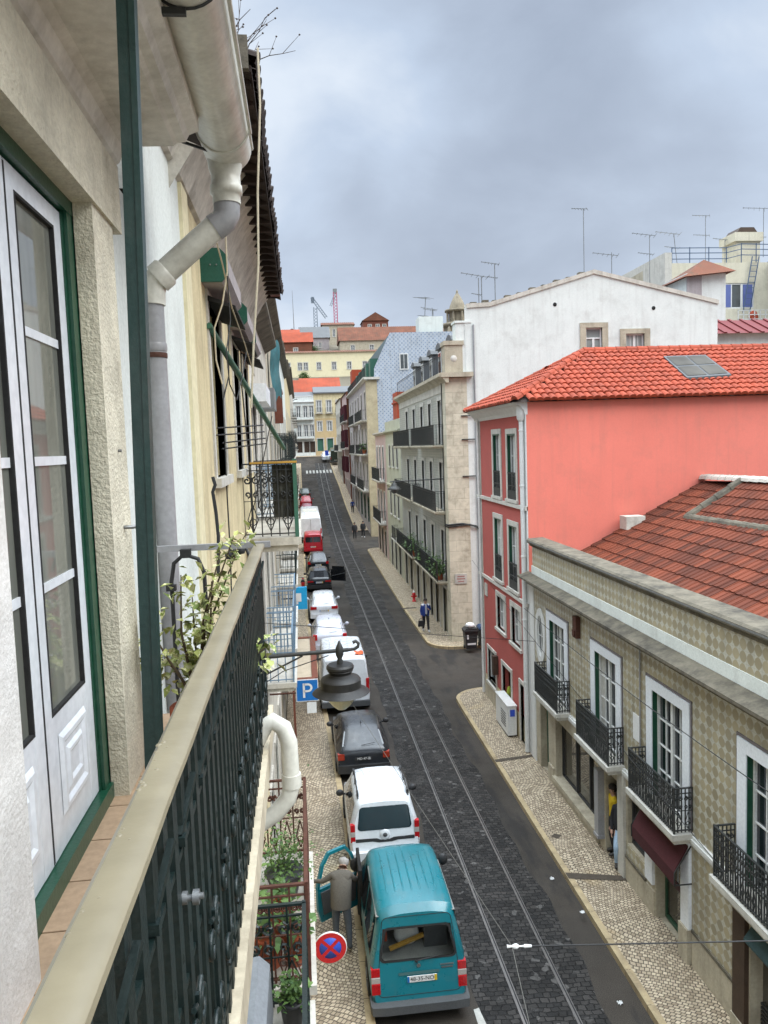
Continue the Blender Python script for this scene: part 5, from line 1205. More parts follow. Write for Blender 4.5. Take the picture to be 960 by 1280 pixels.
def build_left_row():
    X = -.95
    specs = [('grey_white_house','shabby grey white house beyond the lace balcony with blue painted iron balconies','white_dirty',15.02,24.5,13.2,(16.5,19.2,22),((8.75,11.2),(5.35,7.6),(.3,2.7)),'iron_blue'),
             ('ochre_house','tall stone coloured house on the left behind the cyan sign','stone',24.52,40,15.0,(26.5,30,33.5,37),((9.6,11.9),(5.6,8.0),(.3,2.7)),'iron_green'),
             ('pale_house','pale plastered house on the left beside the parked black cars','white',40.02,58,15.4,(42.5,46.5,50.5,54.5),((9.6,11.9),(5.6,8.0),(.3,2.7)),'iron'),
             ('cream_house','cream house on the left beside the parked white truck','cream',58.02,92,16.5,(62,68,74,80,86),((10.5,13),(6.2,8.8),(.3,2.9)),'iron'),
             ('far_white_house','farthest white house on the left before the crossing','white_dirty',92.02,146,19.5,(97,106,115,124,133,141),((14,16.6),(10,12.6)),'iron')]
    M['iron_blue'] = mat('blue_painted_iron', S(120,146,168,.8), .5, .15, 10, .2, 80, .3)
    houses = []
    for nm, lb, mt, y0, y1, h, C, rows, irn in specs:
        P = left_of(X); t = thing(nm, lb, 'house', (X,(y0+y1)/2,0)); houses.append(t)
        holes = [(c-.55,c+.55,a,b) for a,b in rows for c in C]
        m = MB(); wall_grid(m,P,y0,y1,-.1 if y0<90 else .5,h,holes,.22); m.build('wall', M[mt], t)
        for a,b in rows:
            for k,c in enumerate(C):
                if a < 1: door(P,t,c-.55,c+.55,a,b,('wood','green_mid','greyplastic')[k%3],None,.18,'stone_pale',.14)
                else: window(P,t,c-.55,c+.55,a,b,'paintwhite','glass',2,1,.16,.06,.03,'stone_pale',.15)
        for a,b in rows:
            if a < 3: continue
            for c in C: balcony(P,t,c-1.05,c+1.05,a-.08,.62,1.0,.18,irn,'stone_pale',0,.17)
        m = MB(); m.profile([(-.1,h-.3),(.05,h-.2),(.3,h-.05),(.35,h),(.35,h+.1),(-.1,h+.15)],P,y0,y1); m.build('cornice', M['stone_dark'], t)
        m = MB(); m.poly([(X+.35,y0,h+.08),(X+.35,y1,h+.08),(-6,y1,h+2.2),(-6,y0,h+2.2)]); m.poly([(-6,y0,0),(-6,y1,0),(-6,y1,h+2.2),(-6,y0,h+2.2)])
        for y in (y0,y1): m.poly([(X,y,0),(-6,y,0),(-6,y,h+2.2),(X,y,h+.1)])
        m.build('roof', M['roof_brown'], t)
    P = left_of(X)
    m = MB(); pbox(m,P,15.3,17.5,.0,.34,10.95,11.3); a = m.build('air_conditioner', M['pvc'], None, at=(X+.2,16,11)); tag(a,'white air conditioning unit on the wall past the third shutter box','air conditioner')
    m = MB(); pbox(m,P,19,20.6,.0,.38,11.0,11.5); a = m.build('air_conditioner', M['steel'], None, at=(X+.2,20,11)); tag(a,'grey metal cased unit further along the wall behind the white unit','air conditioner')
    m = MB(); m.grid(lambda a,c: (X+.1+.28*a+.03*math.sin(c*9), 26+1.2*a+.06*math.sin(c*14), 11.7+1.9*c-.15*math.sin(a*6)), 10, 10, True); o = m.build('tarpaulin', M['teal_cloth'], at=(X+.3,26,12)); tag(o,'teal tarpaulin hanging from a roof edge against the red roofs','tarpaulin')
    m = MB(); m.box(X+.05,X+.36,30,30.12,11.0,12.3); m.box(X+.05,X+.36,30.12,31.6,12.2,12.3); o = m.build('brown_blind', M['brownframe'], at=(X+.3,30,11)); tag(o,'rust brown roller blind jutting from the stone coloured house','blind')
    m = MB(); m.box(-.42,-.24,14.6,14.8,12.85,13.45) ; o = m.build('chimney_pot', M['brownframe'], at=(-.1,14.3,12.9)); tag(o,'rust brown pot at the far end of the dark tiled eaves','pot')
    # the two low balconies below ours
    Q = left_of(-.9)
    nb = bpy.data.objects['yellow_house']
    b = balcony(Q, nb, 6.75, 9.0, 5.1, .78, .95, .16, 'rust', 'white_dirty', 1, .16)
    m = MB()
    for k in range(5): y = 7.0+k*.42; m.tube(spiral(lambda a,z: (-.13,a,z), y, 5.85, .2, .2, 0, 1, 16), .014, 6)
    m.build('hoop', M['rust'], b)
    b2 = balcony(Q, nb, 3.6, 6.45, 5.1, .76, .95, .16, 'iron_green', 'white_dirty', 2, .16)
    rnd = random.Random(11)
    for i,(x,y,r) in enumerate(((-.5,7.05,.15),(-.26,7.05,.13),(-.42,7.5,.12))):
        planter('flower_pot', ('large terracotta pot with spiky leaves in the rusty balcony, next to the wall','terracotta pot with broad leaves at the street corner of the rusty balcony','smaller terracotta pot behind the front two in the rusty balcony')[i],'pot',(x,y,5.1),r,.28,90,rnd,'terracotta pots in the rusty balcony',.11,'leafy','terracotta',1.2,.9)
    planter('bushy_plant','bright green mossy shrub filling the far half of the rusty balcony','plant',(-.38,8.2,5.1),.2,.25,600,rnd,None,.055,'leafy','greyplastic',1.5,.7)
    planter('yellow_green_plant','small yellow green potted plant at the far corner of the green balcony','plant',(-.27,6.2,5.1),.11,.24,260,rnd,None,.06,'leafy','blackplastic',1.1,.8)
    t = thing('covered_air_conditioner','long grey covered unit standing inside the green lower balcony','air conditioner',(-.6,5,5.1))
    m = MB(); m.box(-.78,-.44,3.9,6.0,5.1,5.85); m.build('cabinet', M['blackplastic'], t); m = MB(); m.prism([(-.74,5.86),(-.72,5.95),(-.5,5.98),(-.42,5.9),(-.41,5.5),(-.43,5.5),(-.44,5.86)], lambda a,z,u: (a,u,z), 3.85, 5.9); m.build('cover', mat('grey_cover',S(130,134,138,.8),.7,.12,4,.1,40,.3), t)
    planter('window_box','black plastic window box with small white stones inside the green balcony','planter',(-.25,5.3,5.1),.09,.18,14,rnd,None,.08,'leafy','blackplastic',1,.6)

def build_street_things():
    # lantern on its bracket
    t = thing('street_lantern','black iron street lantern with conical milky glass hanging over the parked cars','street lamp',(.47,11.7,6.0))
    m = MB(); m.tube([(-.92,11.7,6.83),(.6,11.7,6.87)],.032,8); m.tube([(.6,11.7,6.87),(.7,11.7,6.875),(.76,11.7,6.91),(.77,11.7,6.96),(.73,11.7,7.0),(.68,11.7,6.98)],.026,6); m.tube([(-.92,11.7,6.45),(-.1,11.7,6.82)],.014,6); m.box(-.94,-.9,11.6,11.8,6.35,7.0); m.tube([(-.92,11.7,6.3),(-.4,11.7,6.6),(.3,11.7,6.8)],.008,5); m.build('bracket', M['iron'], t)
    m = MB(); m.lathe([(.012,7.02),(.03,6.97),(.045,6.94),(.06,6.9),(.06,6.8),(.035,6.74),(.05,6.7),(.04,6.62)],(.47,11.7,0),14); m.build('finial', M['iron'], t)
    m = MB(); m.lathe([(.05,6.660),(.19,6.650),(.215,6.620),(.215,6.587),(.19,6.568),(.2,6.554),(.18,6.528),(.17,6.502),(.2,6.475),(.29,6.442),(.315,6.409),(.315,6.290),(.33,6.271),(.43,6.224),(.45,6.208),(.43,6.198),(.26,6.211)],(.47,11.7,0),28); m.build('cap', mat('lantern_iron',S(38,37,36,.8),.5,.2,6,.1,60,.3), t, sharp=35)
    m = MB(); m.lathe([(.25,6.208),(.235,6.158),(.2,6.079),(.14,6.000),(.07,5.941),(.02,5.927)],(.47,11.7,0),24); m.build('glass_bowl', mat('milky_glass',S(214,208,178,.75),.3,.05), t)
    # signs on wall brackets
    t = thing('no_stopping_sign','round red and blue no stopping sign above the pavement by the teal van','road sign',(.1,11.85,2.2))
    c = px(413,1185,Z=2.2); r = .262
    def disc(mb, r0, r1, y, n=40): mb.add([(c.x+q*math.cos(2*PI*k/n),y,c.z+q*math.sin(2*PI*k/n)) for q in (r0,r1) for k in range(n)],[(k,(k+1)%n,n+(k+1)%n,n+k) for k in range(n)])
    y = c.y; m = MB(); m.lathe([(.001,.02),(r,.02),(r,0),(.001,0)],(c.x,y,c.z),40,'y'); b = m.build('sign_plate', M['signwhite'], t)
    m = MB(); disc(m, r*.66, r*.95, y-.004); 
    for s in (-1,1): d = Vector((math.cos(PI/4*s),0,math.sin(PI/4*s)))*r*.68; m.bar(Vector((c.x,y-.005,c.z))-d,Vector((c.x,y-.005,c.z))+d,.058,.002,(0,1,0)) if False else m.obox((c.x,y-.0045,c.z),d,Vector((-d.z,0,d.x)).normalized()*.026,(0,.001+.0006*s,0))
    m.build('red_ring', M['red'], b); m = MB(); m.lathe([(.001,-.002),(r*.66,-.002),(r*.66,0),(.001,0)],(c.x,y,c.z),40,'y'); m.build('blue_field', M['signviolet'], b)
    m = MB(); m.tube([(c.x,y+.03,c.z-.2),(c.x,y+.03,c.z+.2)],.02,8); m.tube([(c.x,y+.03,c.z),(-.92,y+.03,c.z-.05)],.022,8); m.build('bracket', M['steel'], t)
    m = MB(); q = px(392,1207,Z=2.15); m.box(q.x-.1,q.x+.09,y+.028,y+.036,q.z-.12,q.z+.1); pq = m.build('plaque', M['signwhite'], t)
    m = MB()
    for k in range(4): m.box(q.x-.07,q.x+.05-.03*(k%2),y+.026,y+.028,q.z+.05-.04*k,q.z+.058-.04*k)
    m.build('small_print', M['blackplastic'], pq)
    for v in (b, pq): v.rotation_euler = (0,0,0)
    t = thing('parking_sign','square blue parking sign with a white letter P','road sign',(-.1,17.6,4.3))
    c = px(384,863,Y=17.6); h = .26; m = MB(); m.box(c.x-h,c.x+h,c.y,c.y+.02,c.z-h,c.z+h); b = m.build('sign_plate', M['signwhite'], t); m = MB(); m.box(c.x-h*.93,c.x+h*.93,c.y-.004,c.y,c.z-h*.93,c.z+h*.93); m.build('blue_field', M['signblue'], b)
    m = MB(); yy = c.y-.008; m.box(c.x-.1,c.x-.05,yy,c.y-.003,c.z-.17,c.z+.17)
    n = 12; R1,R2 = .105,.055; zc = c.z+.065
    arc = [(c.x+.02+R1*math.cos(PI/2-PI*k/n), zc+R1*math.sin(PI/2-PI*k/n)) for k in range(n+1)]; arc2 = [(c.x+.02+R2*math.cos(PI/2-PI*k/n), zc+R2*math.sin(PI/2-PI*k/n)) for k in range(n+1)]
    arc = [(c.x-.07,zc+R1)]+arc+[(c.x-.07,zc-R1)]; arc2 = [(c.x-.07,zc+R2)]+arc2+[(c.x-.07,zc-R2)]
    for k in range(len(arc)-1): m.poly([(arc[k][0],yy,arc[k][1]),(arc[k+1][0],yy,arc[k+1][1]),(arc2[k+1][0],yy,arc2[k+1][1]),(arc2[k][0],yy,arc2[k][1])])
    m.build('letter', M['signwhite'], b)
    m = MB(); m.box(c.x-.02,c.x+.2,c.y+.005,c.y+.02,c.z-.55,c.z-.29); m.build('plaque', M['signwhite'], t)
    m = MB(); m.tube([(c.x,c.y+.03,c.z-.3),(c.x,c.y+.03,c.z+.24)],.02,8); m.tube([(c.x,c.y+.03,c.z-.05),(-.95,c.y+.03,c.z-.05)],.022,8); m.build('bracket', M['rust'], t)
    t = thing('cyan_sign','bright cyan illuminated box sign with a white pictogram beside blue balconies','shop sign',(-.26,29.8,4.2))
    c = px(376,748,Y=29); m = MB(); m.box(c.x-.24,c.x+.24,c.y,c.y+.16,c.z-.42,c.z+.42); b = m.build('sign_box', M['cyan'], t); m = MB(); m.box(c.x-.2,c.x+.02,c.y-.01,c.y,c.z-.12,c.z+.2); m.box(c.x-.22,c.x-.1,c.y-.01,c.y,c.z-.22,c.z-.1); m.build('pictogram', M['signwhite'], b); m = MB(); m.tube([(c.x-.2,c.y+.08,c.z),(-.95,c.y+.08,c.z)],.03,6); m.build('bracket', M['iron'], t)
    # brown timber canopy over the pavement
    t = thing('timber_canopy','small brown timber framed canopy with beige canvas over the left pavement','canopy',(-.15,27,.13))
    m = MB(); z = 2.5; a,b2 = -.55,.16; y0,y1 = 24.7,29.8
    for p,q in (((a,y0,z),(b2,y0,z)),((a,y1,z+.1),(b2,y1,z+.1)),((a,y0,z),(a,y1,z+.1)),((b2,y0,z),(b2,y1,z+.1))): m.bar(p,q,.2,.08)
    m.build('frame', M['brownframe'], t); m = MB(); m.poly([(a,y0,z+.0),(b2,y0,z),(b2,y1,z+.1),(a,y1,z+.1)]); m.build('canvas', M['canvas'], t)
    m = MB()
    for x,yy in ((a,y0),(a,y1),(b2,y1)): m = MB(); m.bar((x,yy,.13),(x,yy,z),.07,.07); m.build('post', M['brownframe'], t)
    # bins by the corner, hydrant, cabinet
    for k,(x,y,l,mm) in enumerate(((7.72,35.6,'black wheeled bin with a white bag on top at the corner','blackplastic'),(8.5,35.9,'second wheeled bin with a blue lid right of the black bin','rubber'))):
        t = thing('wheeled_bin',l,'bin',(x,y,.13),'wheeled bins at the corner')
        m = MB(); m.add([(x+sx*w,y+sy*w,z) for z,w in ((.22,.25),(1.05,.31)) for sx,sy in ((-1,-1),(1,-1),(1,1),(-1,1))],[(0,1,2,3),(4,5,6,7),(0,1,5,4),(1,2,6,5),(2,3,7,6),(3,0,4,7)]); m.box(x-.33,x+.33,y-.33,y+.33,1.0,1.06); m.build('bin_body', M[mm], t)
        m = MB(); m.box(x-.34,x+.34,y-.36,y+.34,1.06,1.12); m.prism([(-.34,1.12),(.34,1.12),(.25,1.2),(-.25,1.2)],lambda a,z,u:(x+a,u,z),y-.3,y+.3); m.build('lid', M['blackplastic'] if k==0 else mat('blue_lid',S(40,70,110,.8),.5), t)
        m = MB(); 
        for s in (-1,1): m.lathe([(.09,-.03),(.1,0),(.09,.03)],(x+s*.24,y+.25,.23),10,'x')
        m.build('wheel', M['rubber'], t)
        if k == 0: 
            m = MB(); m.box(x-.2,x+.2,y-.325,y-.3,.42,.5); m.box(x-.22,x-.14,y-.325,y-.3,.7,.9); m.build('sticker', M['signwhite'], t)
    m = MB(); m.lathe([(.05,1.2),(.16,1.24),(.2,1.32),(.14,1.42),(.03,1.46)],(7.7,35.55,0),10,sx=1.2); tag(m.build('white_bag', M['signwhite'], at=(7.7,35.55,1.2)),'white plastic bag lying on the black bin','bag')
    t = thing('fire_hydrant','red fire hydrant against the wall past the man in blue','hydrant',(6.75,47.5,.13)); m = MB(); m.lathe([(.13,.13),(.13,.19),(.09,.2),(.09,.55),(.12,.57),(.12,.63),(.08,.7),(.03,.75)],(6.75,47.5,0),14); m.build('barrel', M['red'], t); m = MB(); m.tube([(6.57,47.5,.47),(6.93,47.5,.47)],.055,8); m.build('outlet', M['red'], t); m = MB(); m.lathe([(.08,.72),(.06,.8),(.02,.83)],(6.75,47.5,0),10); m.build('bonnet', M['signwhite'], t)
    t = thing('white_cabinet','white metal cabinet standing on the pavement against the pink house','cabinet',(6.66,25.2,.13)); m = MB(); m.box(6.5,6.8,24.42,26.0,.2,1.18); m.box(6.48,6.82,24.4,26.02,1.18,1.22); m.build('casing', M['paintwhite'], t); m = MB(); m.box(6.52,6.78,24.5,25.9,.13,.2); m.build('plinth', M['greyplastic'], t); m = MB(); m.box(6.58,6.74,24.408,24.42,.85,1.08); m.build('label_plate', M['signviolet'], t); m = MB()
    for k in range(6): m.box(6.49,6.5,24.7,25.3,.4+.09*k,.43+.09*k)
    m.build('vent', M['greyplastic'], t)
    # wall lantern of the corner house
    t = thing('wall_lantern','small black wall lantern on a long arm by the stone corner','street lamp',(6.2,38.1,7.5)); y = 38.15; m = MB(); m.tube([(7.15,y,8.25),(4.4,y,8.2)],.035,6); m.box(7.1,7.2,y-.06,y+.06,7.0,8.4); m.build('bracket', M['iron'], t); m = MB(); x=4.6; m.lathe([(.03,8.25),(.05,8.15),(.14,8.1),(.15,8.0),(.24,7.93),(.34,7.85),(.34,7.8)],(x,y,0),16); m.build('cap', M['iron'], t); m = MB(); m.lathe([(.22,7.81),(.17,7.7),(.06,7.6)],(x,y,0),14); m.build('glass_bowl', M['glass2'], t)
    # overhead wires with their insulator
    A = px(640,1183,Z=6.0); B = px(513,991,Z=6.05); C = px(438,876,Z=6.1); D = px(664,1290,Z=5.9); E = Vector((6.87,7.6,6.2)); 
    def wire(label, pts, r=.006, m_='cable'):
        m = MB(); m.tube(pts, r, 5); tag(m.build('overhead_wire', M[m_], at=tuple(Vector(pts[0]))), label, 'wire')
    K = C+(C-B).normalized()*22
    wire('overhead wire running up the street from the white insulator', [A,B,C,K], .003, 'wiregrey'); wire('short overhead wire leaving the insulator towards the bottom edge', [A,D,D+(D-A)*3], .003, 'wiregrey')
    R_ = px(960,1176,Y=5.35); R_ = A.lerp(R_,1.0); wire('span wire from the insulator to the tiled house', [A, A.lerp(R_,.5), R_, R_+(R_-A)*.55], .006)
    m = MB(); d = (R_-A).normalized(); 
    m.tube([A-d*.005,A+d*.02,A+d*.04,A+d*.055],[.008,.02,.02,.008],10); m.tube([A+d*.055,A+d*.09,A+d*.1,A+d*.155],[.006,.008,.015,.01],10); m.tube([A-d*.04,A-d*.005],[.014,.008],8)
    tag(m.build('insulator', M['signwhite'], at=tuple(A)), 'white ceramic insulator on the wires above the tracks', 'insulator')
    wire('thin wire sagging in front of the tiled facade balconies', sag(px(655,760,X=6.7), px(975,1000,X=5.9), .12), .008)
    wire('lower thin wire crossing the balcony fronts of the tiled house', sag(px(590,700,X=7.0), px(905,1090,X=6.3), .1), .007)
    wire('thin wire across the street at the lantern', [(-.9,16,6.4),(6.9,22.4,3.9)], .008)
    # litter on road and pavement
    rnd = random.Random(5); 
    for k,(u,v,l) in enumerate(((775,1253,'crumpled white paper on the tarmac near the bottom'),(690,1098,'scrap of pale litter in the right hand gutter'),(455,714,'white scrap lying between the tram rails'),(728,1140,'pale rag at the mouth of the drain slab'))):
        p = px(u,v,Z=.03 if k<3 else .17); m = MB(); m.grid(lambda a,b: (p.x+(a-.5)*.09,p.y+(b-.5)*.08,p.z+.05*mnoise.noise(Vector((a*4,b*4,k)))),5,5); tag(m.build('litter', M['signwhite'], at=tuple(p)), l, 'litter', 'litter on the street')
    p = px(695,1045,Z=.14); m = MB(); m.poly([(p.x-.13,p.y,.142),(p.x,p.y-.13,.142),(p.x+.15,p.y,.142),(p.x,p.y+.12,.142)]); tag(m.build('access_cover', M['drain'], at=(p.x,p.y,.14)), 'small dark iron cover set in the pale mosaic pavement', 'manhole cover')
# ------------------------------------------------------------------ vehicles
def paint(name, col, rough=.28, metal=0):
    if name in _MATS: return _MATS[name]
    t = NT(name); c = Vector(col[:3])
    out = t.mix(t.ramp(t.noise(1.4,4),.35,.7), tuple(c*.9)+(1,), tuple([min(1,x*1.05) for x in c])+(1,))
    out = t.mix(t.math('MULTIPLY', t.ramp(t.noise(3.5,7,rough=.7),.52,.75), .22), out, (.16,.14,.11,1))
    t.b.inputs['Coat Weight'].default_value = .5; t.b.inputs['Coat Roughness'].default_value = .12
    _MATS[name] = t.done(out, t.ramp(t.noise(6,4),.3,.7,(rough*.8,)*3+(1,),(rough*1.5,)*3+(1,)), metal, .5); return _MATS[name]

def text(s, size, m, parent, loc, rx=90, name='lettering', w=None):
    cu = bpy.data.curves.new(name, 'FONT'); cu.body = s; cu.size = size; cu.align_x = 'CENTER'; cu.align_y = 'CENTER'; cu.offset = .0
    tmp = bpy.data.objects.new('tmp', cu); COL.objects.link(tmp); dg = bpy.context.evaluated_depsgraph_get(); me = bpy.data.meshes.new_from_object(tmp.evaluated_get(dg)); bpy.data.objects.remove(tmp)
    me.materials.clear(); me.materials.append(m); o = bpy.data.objects.new(name, me); COL.objects.link(o); o.parent = parent; o.location = loc; o.rotation_euler = (R(rx),0,0); return o

def st(y, w, wr, zb, zbelt, zt, rc=.12, lean=0, crown=.03): return dict(y=y,w=w,wr=wr,zb=zb,zk=zbelt,zt=zt,rc=rc,ln=lean,cr=crown)
def ring(s):
    w,wr,zb,zk,zt,rc = s['w'],s['wr'],s['zb'],s['zk'],s['zt'],s['rc']
    h = [(w*.90,zb),(w*.975,zb+.1),(w*1.0,zb+(zk-zb)*.55),(w*.985,zk),(wr,zt-rc),(wr-rc*.16,zt-rc*.45),(wr-rc*.5,zt-rc*.13),(wr-rc*1.05,zt),(wr*.4,zt+s['cr']*.85),(0,zt+s['cr'])]
    pts = [(x,z) for x,z in h]+[(-x,z) for x,z in h[-2::-1]]
    return [Vector((x, s['y']+s['ln']*(z-zb), z)) for x,z in pts]
NH = 10
def loft(mb, sts, cap0=True):
    rs = [ring(s) for s in sts]; n = len(rs[0])
    mb.add([p for r in rs for p in r], [(i*n+k,i*n+k+1,(i+1)*n+k+1,(i+1)*n+k) for i in range(len(rs)-1) for k in range(n-1)]+[(i*n+n-1,i*n,(i+1)*n,(i+1)*n+n-1) for i in range(len(rs)-1)], True)
    if cap0: mb.add(rs[0],[list(range(n))],False)
    mb.add(rs[-1],[list(range(n))[::-1]],False); return rs
def roofz(sts, x, y):
    def prof(s):
        p = [(0,s['zt']+s['cr']),(s['wr']*.4,s['zt']+s['cr']*.85),(s['wr']-s['rc']*1.05,s['zt']),(s['wr']-s['rc']*.5,s['zt']-s['rc']*.13)]
        a = abs(x)
        for (x0,z0),(x1,z1) in zip(p[:-1],p[1:]):
            if a <= x1: return z0+(z1-z0)*(a-x0)/(x1-x0)
        return p[-1][1]
    for s,q in zip(sts[:-1],sts[1:]):
        if s['y'] <= y <= q['y']: f = (y-s['y'])/(q['y']-s['y']); return prof(s)*(1-f)+prof(q)*f
    return prof(sts[-1])
def rib(mb, sts, x, y0, y1, w=.03, h=.008):
    mb.grid(lambda a,b: (x-w/2+w*a, y0+(y1-y0)*b, roofz(sts,x-w/2+w*a,y0+(y1-y0)*b)+h*math.sin(PI*a)*min(1,8*b,8*(1-b))+.003), 4, 20, True)
def quadpane(mb, a, b, c, d, inset=(.05,.05,.06,.06), off=.006, ref=None, nu=6, nv=4):
    """pane on the patch a-b (bottom) d-c (top), set in from its edges and proud of the body"""
    l,r,bt,tp = inset
    nrm = (b-a).cross(d-a).normalized()
    if ref is not None and nrm.dot(ref) < 0: nrm = -nrm
    q = lambda s,t: (a*(1-s)+b*s)*(1-t)+(d*(1-s)+c*s)*t+nrm*off
    rr = .0
    def f(s,t): return q(l+(1-l-r)*s, bt+(1-bt-tp)*t)
    return mb.grid(f, nu, nv, True)

def wheels(t, ys, w, r=.3, m='steel'):
    for y in ys:
        for s in (-1,1):
            mb = MB(); x = s*(w-.09); mb.lathe([(r*.62,-.1),(r*.93,-.105),(r,-.07),(r,.07),(r*.93,.105),(r*.62,.1)],(x,y,r),22,'x'); wh = mb.build('wheel', M['rubber'], t, local=True)
            rb = MB(); rb.lathe([(.02,s*.085),(r*.2,s*.09),(r*.55,s*.07),(r*.63,s*.1),(r*.64,0)],(x,y,r),18,'x')
            for k in range(5):
                a = 2*PI*k/5; rb.bar((x+s*.09,y+.05*math.cos(a),r+.05*math.sin(a)),(x+s*.085,y+r*.6*math.cos(a),r+r*.6*math.sin(a)),.05,.02)
            rb.build('rim', M[m], wh, local=True)

def plate(t, x, y, z, s, dark=False, slope=0):
    m = MB(); m.box(-.26,.26,-.012,0,-.055,.055); p = m.build('number_plate', M['blackplastic'] if dark else M['signwhite'], t, local=True); p.location = (x,y,z)
    if not dark:
        b = MB(); b.box(-.26,-.225,-.014,-.0121,-.055,.055); b.build('blue_strip', M['signblue'], p, local=True); b = MB(); b.box(.215,.26,-.014,-.0121,-.055,.055); b.build('yellow_strip', mat('plate_yellow',S(226,190,50,.9),.5), p, local=True)
    text(s, .1, M['signwhite'] if dark else M['rubber'], p, (0,-.0155,0)); return p

def vehicle(name, label, cat, x, y, sts, col, L, wheel_y, r=.3, rot=0, side=((2,3),(3,4)), rear=None, wind=None, zoff=0, trim='blackplastic', rim='steel', mirrors=True, arch=True, glassm='carglass', sidepanes=True):
    t = thing(name, label, cat, (x,y,gz(y+L/2)+zoff), None, (math.atan2(gz(y+L)-gz(y),L),0,rot))
    m = MB(); rs = loft(m, sts); body_m = m
    return t, m, rs

def finish(t, m, rs, sts, col, wheel_y, r, side, rear, wind, rim='steel', mirror=(2.4,.95), mcol=None, glassm=None):
    if not glassm: glassm = glass('car_glass',(.012,.014,.016,1),.03,.9)
    w = max(s['w'] for s in sts)
    for y in wheel_y:
        for sgn in (-1,1):
            n=16; pts = [(y+(r+.06)*math.cos(2*PI*k/n), r+(r+.06)*math.sin(2*PI*k/n)) for k in range(n)]
    body = m.build('body', col, t, local=True, sharp=32)
    for y in wheel_y:
        for sgn in (-1,1):
            a = MB(); n=14; pts=[(y+(r+.055)*math.cos(PI*k/n-.15+.3*k/n), r+(r+.055)*math.sin(PI*k/n-.15+.3*k/n)) for k in range(n+1)]
            a.prism(pts, lambda p,z,u: (u,p,z), sgn*(w*.9), sgn*(w+.006)); a.build('wheel_arch', M['rubber'], body, local=True)
    for (i,j) in side:
        for sgn in (0,1):
            g = MB(); A,B = rs[i],rs[j]; n=len(A); e = (lambda k: k) if sgn==0 else (lambda k: n-1-k)
            quadpane(g, A[e(3)],B[e(3)],B[e(4)],A[e(4)],(.05,.05,.07,.06),.006,Vector((1 if sgn==0 else -1,0,0))); g.build('side_window', glassm, t, local=True)
    if wind:
        i,j = wind; g = MB(); A,B = rs[i],rs[j]; n=len(A)
        quadpane(g, B[6],B[n-1-6],A[n-1-6],A[6],(.03,.03,.05,.05),.01,Vector((0,1,.5))); g.build('windscreen', glassm, t, local=True)
    if rear:
        i,j = rear; g = MB(); A,B = rs[i],rs[j]; n=len(A)
        quadpane(g, A[6],A[n-1-6],B[n-1-6],B[6],(.04,.04,.1,.07),.008,Vector((0,-1,.6))); g.build('rear_window', glassm, t, local=True)
    wheels(t, wheel_y, w, r, rim)
    if mirror:
        for s in (-1,1):
            a = MB(); y,z = mirror; x = s*(w+.11); a.lathe([(.02,-.06),(.075,-.045),(.085,.0),(.07,.05),(.02,.06)],(x,y,z),10,'y',sx=1.25); a.bar((s*(w-.03),y+.02,z-.05),(x,y+.02,z-.03),.04,.04); a.build('mirror', mcol or M['blackplastic'], t, local=True)
    return body

def lamps(t, boxes, m='taillight'):
    tm = mat('tail_lamp_red',S(196,28,34,.8),.15,.2,30); 
    for b in boxes:
        a = MB(); a.box(*b[:6]); a.build('taillight', (b[6] if len(b)>6 else tm), t, local=True)

